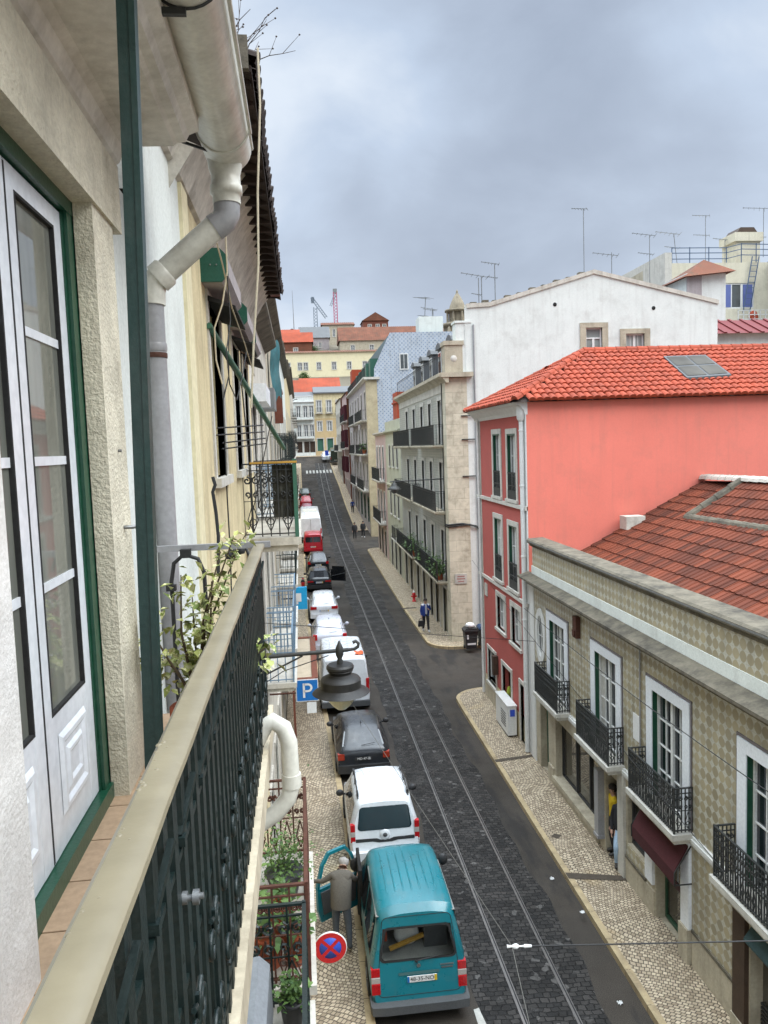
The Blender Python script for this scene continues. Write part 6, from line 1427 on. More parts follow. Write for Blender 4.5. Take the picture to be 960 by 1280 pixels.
def build_vehicles():
    CG = glass('car_glass',(.012,.014,.016,1),.03,.9); CGl = glass('car_glass_painted_reflection',(.09,.095,.1,1),.05,.9)  # second glass is paler: a whitish reflection painted into its colour
    amber = mat('amber_lens',S(206,110,50,.8),.2); clearl = mat('clear_lens',S(190,184,178,.8),.2)
    # --- teal van
    teal = paint('teal_paint', S(18,128,142,.72), .3)
    t = thing('teal_van','teal panel van with ribbed roof and its left front door open','van',(1.66,12.42,0))
    S_ = [st(.05,.80,.63,.36,1.02,1.82,.16,.16,.03), st(.10,.835,.665,.30,1.02,1.88,.17,.155,.03), st(.2,.85,.69,.25,1.03,1.93,.18,.12,.035), st(.7,.855,.70,.22,1.04,1.955,.18,.0,.04), st(1.5,.855,.70,.22,1.04,1.96,.18), st(2.3,.85,.69,.22,1.04,1.93,.18), st(2.5,.85,.68,.22,1.04,1.88,.17), st(3.4,.84,.74,.24,1.02,1.12,.08), st(3.95,.80,.70,.28,.78,.86,.08), st(4.08,.74,.64,.32,.62,.7,.07)]
    m = MB(); rs = loft(m, S_, False)
    hole = [(x, z) for x, z in [( .66*sx, zz) for sx, zz in ((-1,1.08),(1,1.08))]+[(.60,1.62),(-.60,1.62)]]
    from mathutils.geometry import tessellate_polygon
    outer = [Vector((p.x, p.z, 0)) for p in rs[0]]; inner = [Vector((x, z, 0)) for x, z in hole]; allp = outer+inner
    tri = tessellate_polygon([outer, inner]); m.add([Vector((p.x, .05+.16*(p.y-.36), p.y)) for p in allp], [list(f) for f in tri], False)
    for i in range(7):
        rib(m, S_, -.45+.15*i, .75, 2.25)
    body = finish(t, m, rs, S_, teal, (.85,3.3), .31, ((2,4),(4,5)), None, (6,7), 'steel', None)
    # rear face plane: y = .05+.16*(z-.36)
    ry = lambda z,o=0: .05+.16*(z-.36)-o
    def rq(m, pts, o): return m.add([(x,ry(z,o),z) for x,z in pts],[list(range(len(pts)))])
    def rrect(x0,x1,z0,z1,r,n=4,top=None):
        P=[]; 
        for cx,cz,a0 in ((x1-r,z0+r,-PI/2),(x1-r-(top or 0),z1-r,0),(x0+r+(top or 0),z1-r,PI/2),(x0+r,z0+r,PI)):
            P += [(cx+r*math.cos(a0+PI/2*k/n),cz+r*math.sin(a0+PI/2*k/n)) for k in range(n+1)]
        return P
    g = MB(); oo = rrect(-.68,.68,1.06,1.64,.09,4,.08); ii = rrect(-.635,.635,1.10,1.60,.07,4,.08); nn_ = len(oo); g.add([(x,ry(z,.008),z) for x,z in oo]+[(x,ry(z,.008),z) for x,z in ii],[(k,(k+1)%nn_,nn_+(k+1)%nn_,nn_+k) for k in range(nn_)]); gk = g.build('window_gasket', M['rubber'], t, local=True)
    g = MB(); rq(g, rrect(-.645,.645,1.095,1.605,.07,4,.08), .01); rw = g.build('rear_window', clear_glass(), t, local=True)
    # load bay behind the rear glass: grey lining, seat backs, a pale wheel cover, a plank and an orange box
    ln = mat('van_lining', S(150,150,146,.8), .9, .2, 4)
    bay = MB(); x0,x1,y0,y1,z0,z1 = -.70,.70,.34,2.0,.86,1.80
    for q in (((x0,y0,z0),(x1,y0,z0),(x1,y1,z0),(x0,y1,z0)),((x0,y0,z0),(x0,y1,z0),(x0,y1,z1),(x0,y0,z1)),((x1,y0,z0),(x1,y1,z0),(x1,y1,z1),(x1,y0,z1)),((x0,y1,z0),(x1,y1,z0),(x1,y1,z1),(x0,y1,z1)),((x0,y0,z1),(x1,y0,z1),(x1,y1,z1),(x0,y1,z1))): bay.poly(q)
    lb = bay.build('load_bay', ln, t, local=True)
    b_ = MB(); b_.lathe([(.15,-.06),(.22,-.04),(.235,0),(.22,.04),(.15,.06)],(-.1,.75,1.06),20,'y'); b_.build('spare_wheel', M['signwhite'], lb, local=True)
    b_ = MB(); b_.bar((-.45,.5,1.0),(.45,.7,1.12),.06,.05); b_.build('plank', M['wood_yellow'], lb, local=True)
    b_ = MB(); b_.box(-.66,-.5,.45,.6,1.2,1.5); b_.build('orange_box', M['roof_orange'], lb, local=True)
    b_ = MB(); b_.box(.2,.62,.6,1.0,.87,1.3); b_.build('dark_crate', M['greyplastic'], lb, local=True)
    g = MB(); g.tube([Vector((-.25+.27*math.cos(a),ry(1.2+.13*math.sin(a),.013),1.2+.13*math.sin(a))) for a in [PI*k/12 for k in range(13)]],.012,5); g.obox((.1,ry(1.2,.012),1.17),(.26,.0,.02),(0,.001,0),(0,0,.015)); g.obox((-.52,ry(1.35,.012),1.4),(.03,0,0),(0,.001,0),(0,0,.09)); 
    g = MB(); g.tube([(-.06,ry(1.06,.03),1.06),(.34,ry(1.115,.03),1.115)],.008,5); g.bar((-.02,ry(1.02,.03),1.03),(-.06,ry(1.06,.03),1.07),.02,.02); g.build('wiper', M['blackplastic'], t, local=True)
    g = MB(); out_ = rrect(-.735,.735,.5,1.80,.1,5,.12); g.tube([Vector((x,ry(z,.001),z)) for x,z in out_],.006,4,close=True); g.build('tailgate_seam', M['rubber'], t, local=True)
    g = MB(); rq(g, rrect(-.36,.36,.83,.88,.02), .012); g.build('plate_lamp_strip', mat('dull_teal_strip',S(70,110,112,.8),.5), t, local=True)
    plate(t, .05, ry(.76,.012), .76, '48-35-NO'); 
    g = MB(); 
    for k,(a,b) in enumerate(((.38,.62),(.40,.60))): g.obox((.5,ry(.95-.045*k,.01),.95-.045*k),((b-a)/2,0,0),(0,.003,0),(0,0,.012))
    g.lathe([(.035,-.004),(.035,.004)],(0.0,ry(.97,.008),.97),12,'y'); g.build('badge', M['chrome'], t, local=True)
    for s in (-1,1):
        x = s*.76; 
        for z0,z1,mm in ((.84,.98,None),(.74,.835,clearl),(.55,.735,None)):
            a = MB(); a.box(x-.075,x+.075,ry((z0+z1)/2,.02),ry((z0+z1)/2,-.1),z0,z1); a.build('taillight', mm or mat('tail_lamp_red',S(196,28,34,.8),.15,.2,30), t, local=True)
    b = MB(); b.prism([(-.86,-.0),(-.84,-.09),(-.6,-.12),(.6,-.12),(.84,-.09),(.86,-.0),(.87,.35),(.8,.35),(.8,.1),(-.8,.1),(-.8,.35),(-.87,.35)], lambda x,y,u: (x,y*.75,u), .27,.42); b.build('bumper', M['greyplastic'], t, local=True)
    a = MB(); x=.85+.13; a.lathe([(.02,-.05),(.09,-.04),(.1,0),(.08,.05),(.02,.06)],(x,3.1,1.18),10,'y',sx=1.1,sy=1.3); a.bar((.83,3.15,1.1),(x,3.13,1.15),.04,.04); a.build('mirror', M['blackplastic'], t, local=True)
    # open left front door: hinged at its front edge, swung out over the pavement
    hinge = Vector((-.86,3.15,0)); d = Vector((-.86,-.55,0)).normalized(); nn = Vector((d.y,-d.x,0))
    dp = [(0,.34),(.95,.34),(1.02,.6),(1.02,1.05),(.86,1.5),(.7,1.74),(.3,1.74),(.12,1.5),(-.02,1.05)]
    hole = [(.1,1.09),(.92,1.09),(.78,1.5),(.64,1.65),(.34,1.65),(.22,1.5)]
    D = MB(); F = lambda a,z,u: hinge+d*a+nn*u+Vector((0,0,z))
    D.prism([(0,.34),(.95,.34),(1.02,.6),(1.02,1.05),(-.02,1.05)], F, -.04, .03)
    fr = [(-.0,1.05),(.14,1.5),(.3,1.71),(.7,1.71),(.87,1.5),(1.0,1.05)]
    for p,q in zip(fr[:-1],fr[1:]): D.bar(F(p[0],p[1],0),F(q[0],q[1],0),.06,.07,tuple(nn))
    for p in fr[1:-1]: D.lathe([(.001,-.035),(.035,-.03),(.035,.03),(.001,.035)],F(p[0],p[1],0),8)
    dr = D.build('front_door', teal, t, local=True); part(dr,'open teal door')
    g = MB(); g.prism([(.06,1.08),(.18,1.5),(.32,1.67),(.68,1.67),(.83,1.5),(.95,1.08)], F, -.004, .004); tg = NT('clear_window'); tg.b.inputs['Transmission Weight'].default_value=1; tg.b.inputs['IOR'].default_value=1.05; g.build('door_window', tg.done((.8,.85,.85,1),.0,0,.5), dr, local=True)
    g = MB(); g.prism([(.1,.5),(.9,.5),(.95,.98),(.05,.98)], F, .03, .06) ; g.prism([(.1,.5),(.9,.5),(.95,.98),(.05,.98)], F, -.07, -.04); g.build('door_lining', M['greyplastic'], dr, local=True)
    q = F(.12,1.3,-.12); a = MB(); a.lathe([(.02,-.05),(.1,-.04),(.11,0),(.09,.05),(.02,.06)],q,10,'y',sy=1.4); a.build('mirror', M['blackplastic'], dr, local=True)
    g = MB(); A,B = rs[5],rs[7]; g.box(-.864,-.80,2.2,3.1,.45,1.6); g.build('door_opening', M['dark'], t, local=True)
    # --- white small van with roof rails
    white = paint('white_car_paint', S(232,236,240,.9), .25)
    t = thing('white_minivan','white compact van with black roof rails parked ahead of the teal van','car',(1.6,17.28,0))
    S_ = [st(.03,.78,.60,.34,.98,1.6,.14,.13,.02), st(.1,.83,.655,.28,.98,1.67,.15,.12,.03), st(.25,.845,.67,.24,.98,1.71,.15,.08), st(.8,.85,.68,.22,.98,1.74,.15), st(1.4,.85,.68,.22,.97,1.75,.15), st(1.95,.845,.66,.22,.96,1.70,.15), st(2.75,.83,.72,.22,.92,1.08,.1), st(3.3,.78,.66,.26,.78,.88,.1), st(3.5,.7,.58,.32,.6,.68,.08)]
    m = MB(); rs = loft(m,S_)
    for x in (-.36,-.18,0,.18,.36): rib(m, S_, x, .5, 1.85)
    finish(t,m,rs,S_,white,(.62,2.75),.3,((2,3),(3,4),(4,5)),None,(5,6),'steel',(2.15,1.02))
    ry = lambda z,o=0: .03+.13*(z-.34)-o
    def rq(m, pts, o): return m.add([(x,ry(z,o),z) for x,z in pts],[list(range(len(pts)))])
    g = MB(); rq(g, rrect(-.64,.64,.98,1.52,.08,4,.05), .008); g.build('rear_window', CG, t, local=True)
    g = MB(); rq(g, [(-.7,.72),(-.3,.72),(-.15,.69),(.15,.69),(.3,.72),(.7,.72),(.7,.80),(.2,.79),(.1,.75),(-.1,.75),(-.2,.79),(-.7,.80)], .008); g.build('black_band', M['blackplastic'], t, local=True)
    g = MB(); g.lathe([(.13,0),(.12,-.02),(.001,-.025)],(0,ry(.86,.004),.86),20,'y'); em = g.build('emblem_boss', white, t, local=True); g = MB(); g.lathe([(.055,0),(.05,-.01),(.001,-.012)],(0,ry(.86,.027),.86),16,'y'); g.build('emblem', M['greyplastic'], em, local=True)
    lamps(t,[(s*.76-.055,s*.76+.055,ry(.9,.02),ry(.9,-.1),z0,z1)+((clearl,) if k==1 else ()) for s in (-1,1) for k,(z0,z1) in enumerate(((.98,1.14),(.86,.98),(.72,.86)))])
    for s in (-1,1):
        a = MB(); a.tube([(s*.6,.3,1.69),(s*.6,.42,1.79),(s*.6,1.1,1.80),(s*.59,1.7,1.78),(s*.59,1.85,1.69)],.018,6)
        for y in (.42,1.1,1.7): a.box(s*.6-.025,s*.6+.025,y-.08,y+.08,1.70,1.8)
        a.build('roof_rail', M['blackplastic'], t, local=True)
    b = MB(); b.box(-.82,.82,-.06,.1,.3,.52); b.build('bumper', white, t, local=True); plate(t,0,-.062,.45,'68-BL-02')
    # --- hatchbacks
    def hatch(name,label,x,y,colm,h=1.42,L=3.9,w=.83,rw=CG,lampz=(.74,.9),lampw=.16,px_=None,rear_dark=False,pl='27-CD-60',estate=False,lm=None,roofm=None,rot=0):
        t = thing(name,label,'car',(x,y,(gz(y)+gz(y+L))/2),None,(math.atan2(gz(y+L)-gz(y),L),0,rot))
        k = .28 if estate else .62
        S_ = [st(.0,w*.93,w*.84,.28,.72,.86,.1,.02,.02), st(.06,w*.97,w*.86,.24,.78,.95,.1,.0,.02), st(.14,w*.985,w*.84,.22,.82,1.0,.1,.0,.02), st(k,w,w*.72,.2,.88,h-.05,.11,.0,.02), st(k+.25,w,w*.735,.2,.88,h,.11), st(1.5,w,w*.74,.2,.87,h+.02,.11), st(2.2,w,w*.72,.2,.86,h-.03,.11), st(2.95,w*.98,w*.84,.2,.84,.98,.1), st(3.6,w*.94,w*.8,.24,.74,.84,.1), st(L-.05,w*.86,w*.72,.28,.6,.68,.1), st(L,w*.8,w*.66,.32,.52,.58,.08)]
        m = MB(); rs = loft(m,S_); finish(t,m,rs,S_,colm,(.68,3.12),.29,((3,5),(5,6)),None,(6,7),'steel',(2.35,.95),colm if not rear_dark else None)
        g = MB(); A,B = rs[2],rs[3]; n = len(A); quadpane(g,A[6],A[n-7],B[n-7],B[6],(.0,.0,.06,.06),.008,Vector((0,-1,.6)),8,5); g.build('rear_window', rw, t, local=True)
        g = MB(); a,b = (A[6]+A[n-7])/2,(B[6]+B[n-7])/2; g.tube([a+Vector((-.05,-.02,.05)),a+Vector((.35,-.0,.1))],.009,5); g.build('wiper', M['blackplastic'], t, local=True)
        lamps(t,[(s*(w*.95-lampw/2)-lampw/2,s*(w*.95-lampw/2)+lampw/2,-.015,.16,lampz[0],lampz[1])+((lm,) if lm else ()) for s in (-1,1)])
        b = MB(); b.prism([(-w*.98,.2),(-w*.95,-.05),(-w*.6,-.09),(w*.6,-.09),(w*.95,-.05),(w*.98,.2)],lambda a,c,u:(a,c,u),.26,.5); b.build('bumper', M['blackplastic'] if rear_dark else colm, t, local=True)
        plate(t,0,-.022 if not estate else -.022,.68,pl,dark=(px_=='dark'))
        g = MB(); g.tube([(0,.95,h+.03),(0,.8,h+.15)],.008,4); g.lathe([(.03,h+.0),(.03,h+.04)],(0,.97,0),8); g.build('roof_aerial', M['blackplastic'], t, local=True)
        return t
    darkgrey = paint('dark_grey_paint', S(40,43,48,.8), .3); silver = paint('silver_paint', S(206,210,222,.85), .28); black = paint('black_paint', S(30,32,36,.8), .2); red = paint('red_paint', S(196,24,44,.85), .3); pinkw = paint('old_red_paint', S(168,80,96,.8), .4); greenp = paint('dark_green_paint', S(50,66,54,.8), .3)
    hatch('grey_hatchback','dark grey hatchback with a black number plate and amber rear lamps',1.5,22.35,darkgrey,1.40,4.0,.82,CGl,(.66,.84),.2,'dark',True,'MD-47-IB',False,mat('amber_red_lens',S(170,60,40,.8),.2,.3,20))
    hatch('silver_hatchback','silver hatchback with dark rear window directly ahead of the white cargo van',1.05,36.75,silver,1.5,3.9,.86,CG,(.72,.98),.2,None,False,'55-LE-31')
    hatch('white_hatchback','white hatchback with wide red rear lamps ahead of the silver hatchback',.98,43.75,white,1.48,3.9,.83,CG,(.76,.92),.36,None,False,'12-UX-84')
    tb = hatch('black_estate_car','black car with its right hand door swung open into the road',.93,53.2,black,1.5,4.3,.86,CGl,(.7,.8),.4,None,True,'90-GH-18',True)
    a = MB(); a.obox((1.42,1.75,.85),(.5,-.3,0),(.02,.03,0),(0,0,.42)); a.obox((1.42,1.75,1.3),(.42,-.25,0),(.015,.02,0),(0,0,.2)); o = a.build('open_door', black, tb, local=True); part(o,'open black door'); a = MB(); a.obox((1.42,1.70,.9),(.44,-.264,.12),(.012,.02,0),(0,0,.02)); a.build('door_trim', M['steel'], o, local=True)
    hatch('black_hatchback','black hatchback with red rear lamps behind the red van',1.05,61.3,black,1.5,4.0,.88,CGl,(.74,.95),.22,None,False,'34-PT-77')
    hatch('faded_red_car','faded red car with a white window behind, parked beyond the white truck',.55,98.5,pinkw,1.45,4.1,.85,mat('white_sunshade',S(220,220,220,.8),.6),(.7,.9),.2)
    hatch('red_car','red car parked second beyond the white truck',.5,105.5,red,1.45,4.1,.85,CGl,(.7,.9),.2)
    hatch('green_car','dark green car, the last in the parked row near the crossing',.4,113,greenp,1.45,4.1,.85,CG,(.7,.9),.2)
    # --- cargo van, red van, truck
    def van(name,label,x,y,colm,L,w,h,cat='van',glassz=None,black_rear=True,hood=.9):
        t = thing(name,label,cat,(x,y,(gz(y)+gz(y+L))/2),None,(math.atan2(gz(y+L)-gz(y),L),0,0))
        a = L-hood-.75
        S_ = [st(.03,w*.95,w*.82,.35,1.05,h-.08,.13,.06,.02), st(.1,w*.985,w*.86,.3,1.06,h-.03,.14,.05,.03), st(.25,w,w*.88,.28,1.06,h,.14,.02,.03), st(a*.5,w,w*.88,.26,1.06,h+.02,.14), st(a,w,w*.87,.26,1.06,h,.14), st(a+.75,w*.98,w*.85,.28,1.05,1.2,.1), st(L-.12,w*.92,w*.78,.3,.85,.95,.1), st(L,w*.84,w*.7,.35,.62,.7,.08)]
        m = MB(); rs = loft(m,S_)
        for k in (-.5,-.25,0,.25,.5): rib(m, S_, w*k, .4, a-.1, .04, .01)
        finish(t,m,rs,S_,colm,(.9,L-.85),.33,((3,4),),None,(4,5),'steel',(a+.35,1.2))
        ry = lambda z,o=0: .03+.06*(z-.35)-o
        if glassz:
            for s in (-1,1): g = MB(); g.add([(x_,ry(z,.006),z) for x_,z in rrect(*((-w*.78,-.03) if s<0 else (.03,w*.78)),glassz[0],glassz[1],.06)],[list(range(20))]); g.build('rear_window', CG, t, local=True)
        b = MB(); b.box(-w*.97,w*.97,-.08,.08,.35,.55); b.build('bumper', M['greyplastic'] if colm is not red else colm, t, local=True)
        g = MB(); g.box(-.012,.012,ry(1.2,.008),ry(1.2,-.02),.6,h-.2); g.build('door_seam', M['blackplastic'], t, local=True)
        lamps(t,[(s*w*.9-.06,s*w*.9+.06,ry(1.1,.02),ry(1.1,-.1),.85,1.35) for s in (-1,1)]); plate(t,0,ry(.75,.01),.72,'71-JR-09'); return t
    c = van('white_cargo_van','white cargo van half hidden behind the black street lantern',1.3,28.05,white,5.0,.93,2.15,glassz=None)
    g = MB(); g.grid(lambda a,b:(.38+.32*a,.35+.5*b,2.19+.02*math.sin(a*9+b*7)),8,8,True); tag(g.build('orange_cloth', mat('orange_cloth',S(232,110,64,.85),.8), at=None),'orange cloth lying on the roof of the white cargo van','cloth'); bpy.data.objects['orange_cloth'].location = (1.35,28.1,0)
    van('red_van','bright red van parked behind the white truck',.83,71.8,red,4.4,.9,1.9,glassz=(1.15,1.65))
    t = van('white_truck','long white truck with a square roof hatch in the parked row',.75,78.8,white,11.5,1.15,2.5,'truck',hood=.7); g = MB(); g.box(-.75,.75,5.0,7.2,2.53,2.6); g.build('roof_hatch', M['pvc_old'], t, local=True)
    # far end of the street: white car and dark van round the bend
    hatch('far_white_car','small white car at the far bend of the street',5.0,150.5,white,1.5,4,.85)
    van('far_dark_van','dark van at the far bend beside the small white car',6.6,146.5,greenp,5,.95,2.6)
    m = MB(); m.box(-.35,.35,-.02,.02,1.9,2.9); t = thing('blue_sign','blue sign on a post at the far bend','road sign',(5.0,146.5,gz(146.5)+.1)); m.build('sign_plate', M['signviolet'], t, local=True); m = MB(); m.tube([(0,.05,0),(0,.05,3)],.04,6); m.build('post', M['steel'], t, local=True)
    # moped on the left pavement
    t = thing('parked_moped','red and black moped parked on the left pavement beside the black cars','moped',(-.2,52.5,.13)); 
    for y in (-.55,.6):
        m = MB(); m.lathe([(.14,-.05),(.24,-.05),(.26,0),(.24,.05),(.14,.05)],(0,y,.26),16,'x'); m.build('wheel', M['rubber'], t, local=True)
    m = MB(); m.tube([(0,-.7,.75),(0,-.3,.8),(0,.05,.5),(0,.3,.45),(0,.5,.95)],[.12,.16,.12,.1,.06],8); m.build('body', M['red'], t, local=True); m = MB(); m.tube([(-.3,.42,1.02),(0,.48,1.0),(.3,.42,1.02)],.02,6); m.build('handlebar', M['iron'], t, local=True); m = MB(); m.tube([(0,-.65,.88),(0,-.1,.86)],.13,8); m.build('saddle', M['blackplastic'], t, local=True)

# ------------------------------------------------------------------ people
SKIN = None
def person(label, pos, face, J, cols, h=1.75, hair=(.02,.015,.01), bald=False):
    """one continuous skinned body from a posed skeleton; J overrides joints (x right, y ahead, z up, for a 1.75 m figure)"""
    k = h/1.75
    D = dict(pelvis=(0,0,.95), waist=(0,0,1.1), chest=(0,.0,1.3), upch=(0,-.01,1.42), neck=(0,0,1.5), head0=(0,.015,1.57), head1=(0,.02,1.66), head2=(0,.01,1.735),
             shl=(-.18,0,1.42), ell=(-.25,-.02,1.14), wrl=(-.24,.08,.9), hal=(-.24,.12,.81), shr=(.18,0,1.42), elr=(.25,-.02,1.14), wrr=(.24,.08,.9), har=(.24,.12,.81),
             hil=(-.1,0,.92), knl=(-.11,.03,.5), anl=(-.11,-.03,.1), tol=(-.12,.15,.045), hir=(.1,0,.92), knr=(.11,.03,.5), anr=(.11,-.03,.1), tor=(.12,.15,.045))
    D.update(J)
    Rd = dict(pelvis=.145,waist=.135,chest=.155,upch=.13,neck=.062,head0=.075,head1=.098,head2=.07,shl=.075,ell=.052,wrl=.036,hal=.038,shr=.075,elr=.052,wrr=.036,har=.038,hil=.105,knl=.075,anl=.052,tol=.04,hir=.105,knr=.075,anr=.052,tor=.04)
    E_ = [('pelvis','waist','top'),('waist','chest','top'),('chest','upch','top'),('upch','neck','top'),('neck','head0','skin'),('head0','head1','skin'),('head1','head2','skin'),
          ('upch','shl','top'),('shl','ell','sleeve'),('ell','wrl','sleeve'),('wrl','hal','skin'),('upch','shr','top'),('shr','elr','sleeve'),('elr','wrr','sleeve'),('wrr','har','skin'),
          ('pelvis','hil','legs'),('hil','knl','legs'),('knl','anl','legs'),('anl','tol','shoe'),('pelvis','hir','legs'),('hir','knr','legs'),('knr','anr','legs'),('anr','tor','shoe')]
    names = list(D); idx = {n:i for i,n in enumerate(names)}
    me = bpy.data.meshes.new('sk'); me.from_pydata([Vector(D[n])*k for n in names],[(idx[a],idx[b]) for a,b,_ in E_],[])
    ob = bpy.data.objects.new('sk', me); COL.objects.link(ob); sk = ob.modifiers.new('s','SKIN'); sk.use_smooth_shade = True
    for i,n in enumerate(names):
        v = me.skin_vertices[0].data[i]; r = Rd[n]*k; v.radius = (r, r*(.78 if n in ('waist','chest','upch','pelvis') else 1)); v.use_root = (n=='pelvis')
    sb = ob.modifiers.new('d','SUBSURF'); sb.levels = 2; sb.render_levels = 2
    dg = bpy.context.evaluated_depsgraph_get(); m2 = bpy.data.meshes.new_from_object(ob.evaluated_get(dg)); bpy.data.objects.remove(ob)
    B = MB(); mats = [cols['skin'],cols['top'],cols.get('sleeve',cols['top']),cols['legs'],cols['shoe']]; slot = dict(skin=0,top=1,sleeve=2,legs=3,shoe=4)
    segs = [(Vector(D[a])*k, Vector(D[b])*k, s) for a,b,s in E_]
    hem = Vector(D['pelvis'])*k
    vs = [v.co.copy() for v in m2.vertices]; b0 = len(B.v)
    B.v.extend([tuple(v) for v in vs])
    for p in m2.polygons:
        c = p.center; best = None
        for a,b,s in segs:
            d = b-a; t = max(0,min(1,(c-a).dot(d)/d.length_squared)); q = (a+d*t-c).length
            if best is None or q < best[0]: best = (q,s)
        B.f.append(list(p.vertices)); B.m.append(slot[best[1]]); B.s.append(True)
    # fingers and thumb, rooted in the palm
    for s,w_,h_ in ((-1,'wrl','hal'),(1,'wrr','har')):
        a,b = Vector(D[w_])*k, Vector(D[h_])*k; d = (b-a).normalized(); side = d.cross(Vector((s,.2,0))).normalized(); fr = side.cross(d).normalized()
        B.mi = 0
        for j,(o,l) in enumerate(((-.028,.07),(-.01,.08),(.01,.075),(.027,.06))):
            p0 = b+side*o; B.tube([p0,p0+d*l*.55,p0+d*l*.95+fr*l*.25*-s],[.011*k,.010*k,.007*k],6)
        p0 = a+d*.03-side*.03; B.tube([p0,p0-side*.03+d*.03,p0-side*.03+d*.065],[.013*k,.011*k,.008*k],6)
    # face: nose, ears, eyes
    hd = Vector(D['head1'])*k; up = (Vector(D['head2'])-Vector(D['head0'])).normalized(); fw = (Vector((0,1,0))-up*up.y).normalized(); sd = fw.cross(up)
    B.mi = 0; B.lathe([(.004,-.02),(.016,0),(.004,.02)],hd+fw*.1*k-up*.012,6)
    for s in (-1,1): B.lathe([(.004,-.03),(.018,0),(.004,.03)],hd+sd*s*.095*k-up*.01,6)
    for s in (-1,1): B.mi = 4; B.lathe([(.002,-.008),(.01,0),(.002,.008)],hd+fw*.09*k+sd*s*.034*k+up*.012,6)
    t = thing('person', label, 'person', pos, None, (0,0,face))
    body = B.build('body', mats, t, local=True)
    hm = mat('hair_%.2f_%.2f'%(hair[0],hair[2]), tuple(hair)+(1,), .7, .2, 30)
    Hh = MB(); n=12; rows=[]
    for i in range(7):
        th = PI*.7*i/6
        for j in range(n):
            a = 2*PI*j/n; dirv = (sd*math.cos(a)+fw*math.sin(a))*math.sin(th)+up*math.cos(th)
            cut = .112*k if not (math.sin(a)>.1 and th>PI*.36) else .085*k
            if bald and th < PI*.25: cut = .09*k
            rows.append(hd+up*.012+dirv*cut)
    Hh.add(rows,[(i*n+j,i*n+(j+1)%n,(i+1)*n+(j+1)%n,(i+1)*n+j) for i in range(6) for j in range(n)],True)
    Hh.build('hair', hm, t, local=True)
    return t, body

def jacket(t, J, m, k=1.0, z0=.9, z1=1.46, open_=False, name='jacket', r=(.2,.215,.2,.13), d=(.15,.17,.15,.1), cy=0):
    B = MB(); n=18; zs=[z0,(z0*2+z1)/3+.02,z1-.1,z1]; 
    vs=[]
    for zz,rx,ry in zip(zs,r,d):
        for j in range(n+1):
            a = -PI/2+.0+2*PI*j/n if not open_ else PI/2+.28+ (2*PI-.56)*j/n
            vs.append(Vector((rx*math.cos(a)*k, cy+ry*math.sin(a)*k, zz*k)))
    w=n+1; B.add(vs,[(i*w+j,i*w+j+1,(i+1)*w+j+1,(i+1)*w+j) for i in range(3) for j in range(n)],True); return B.build(name, m, t, local=True)

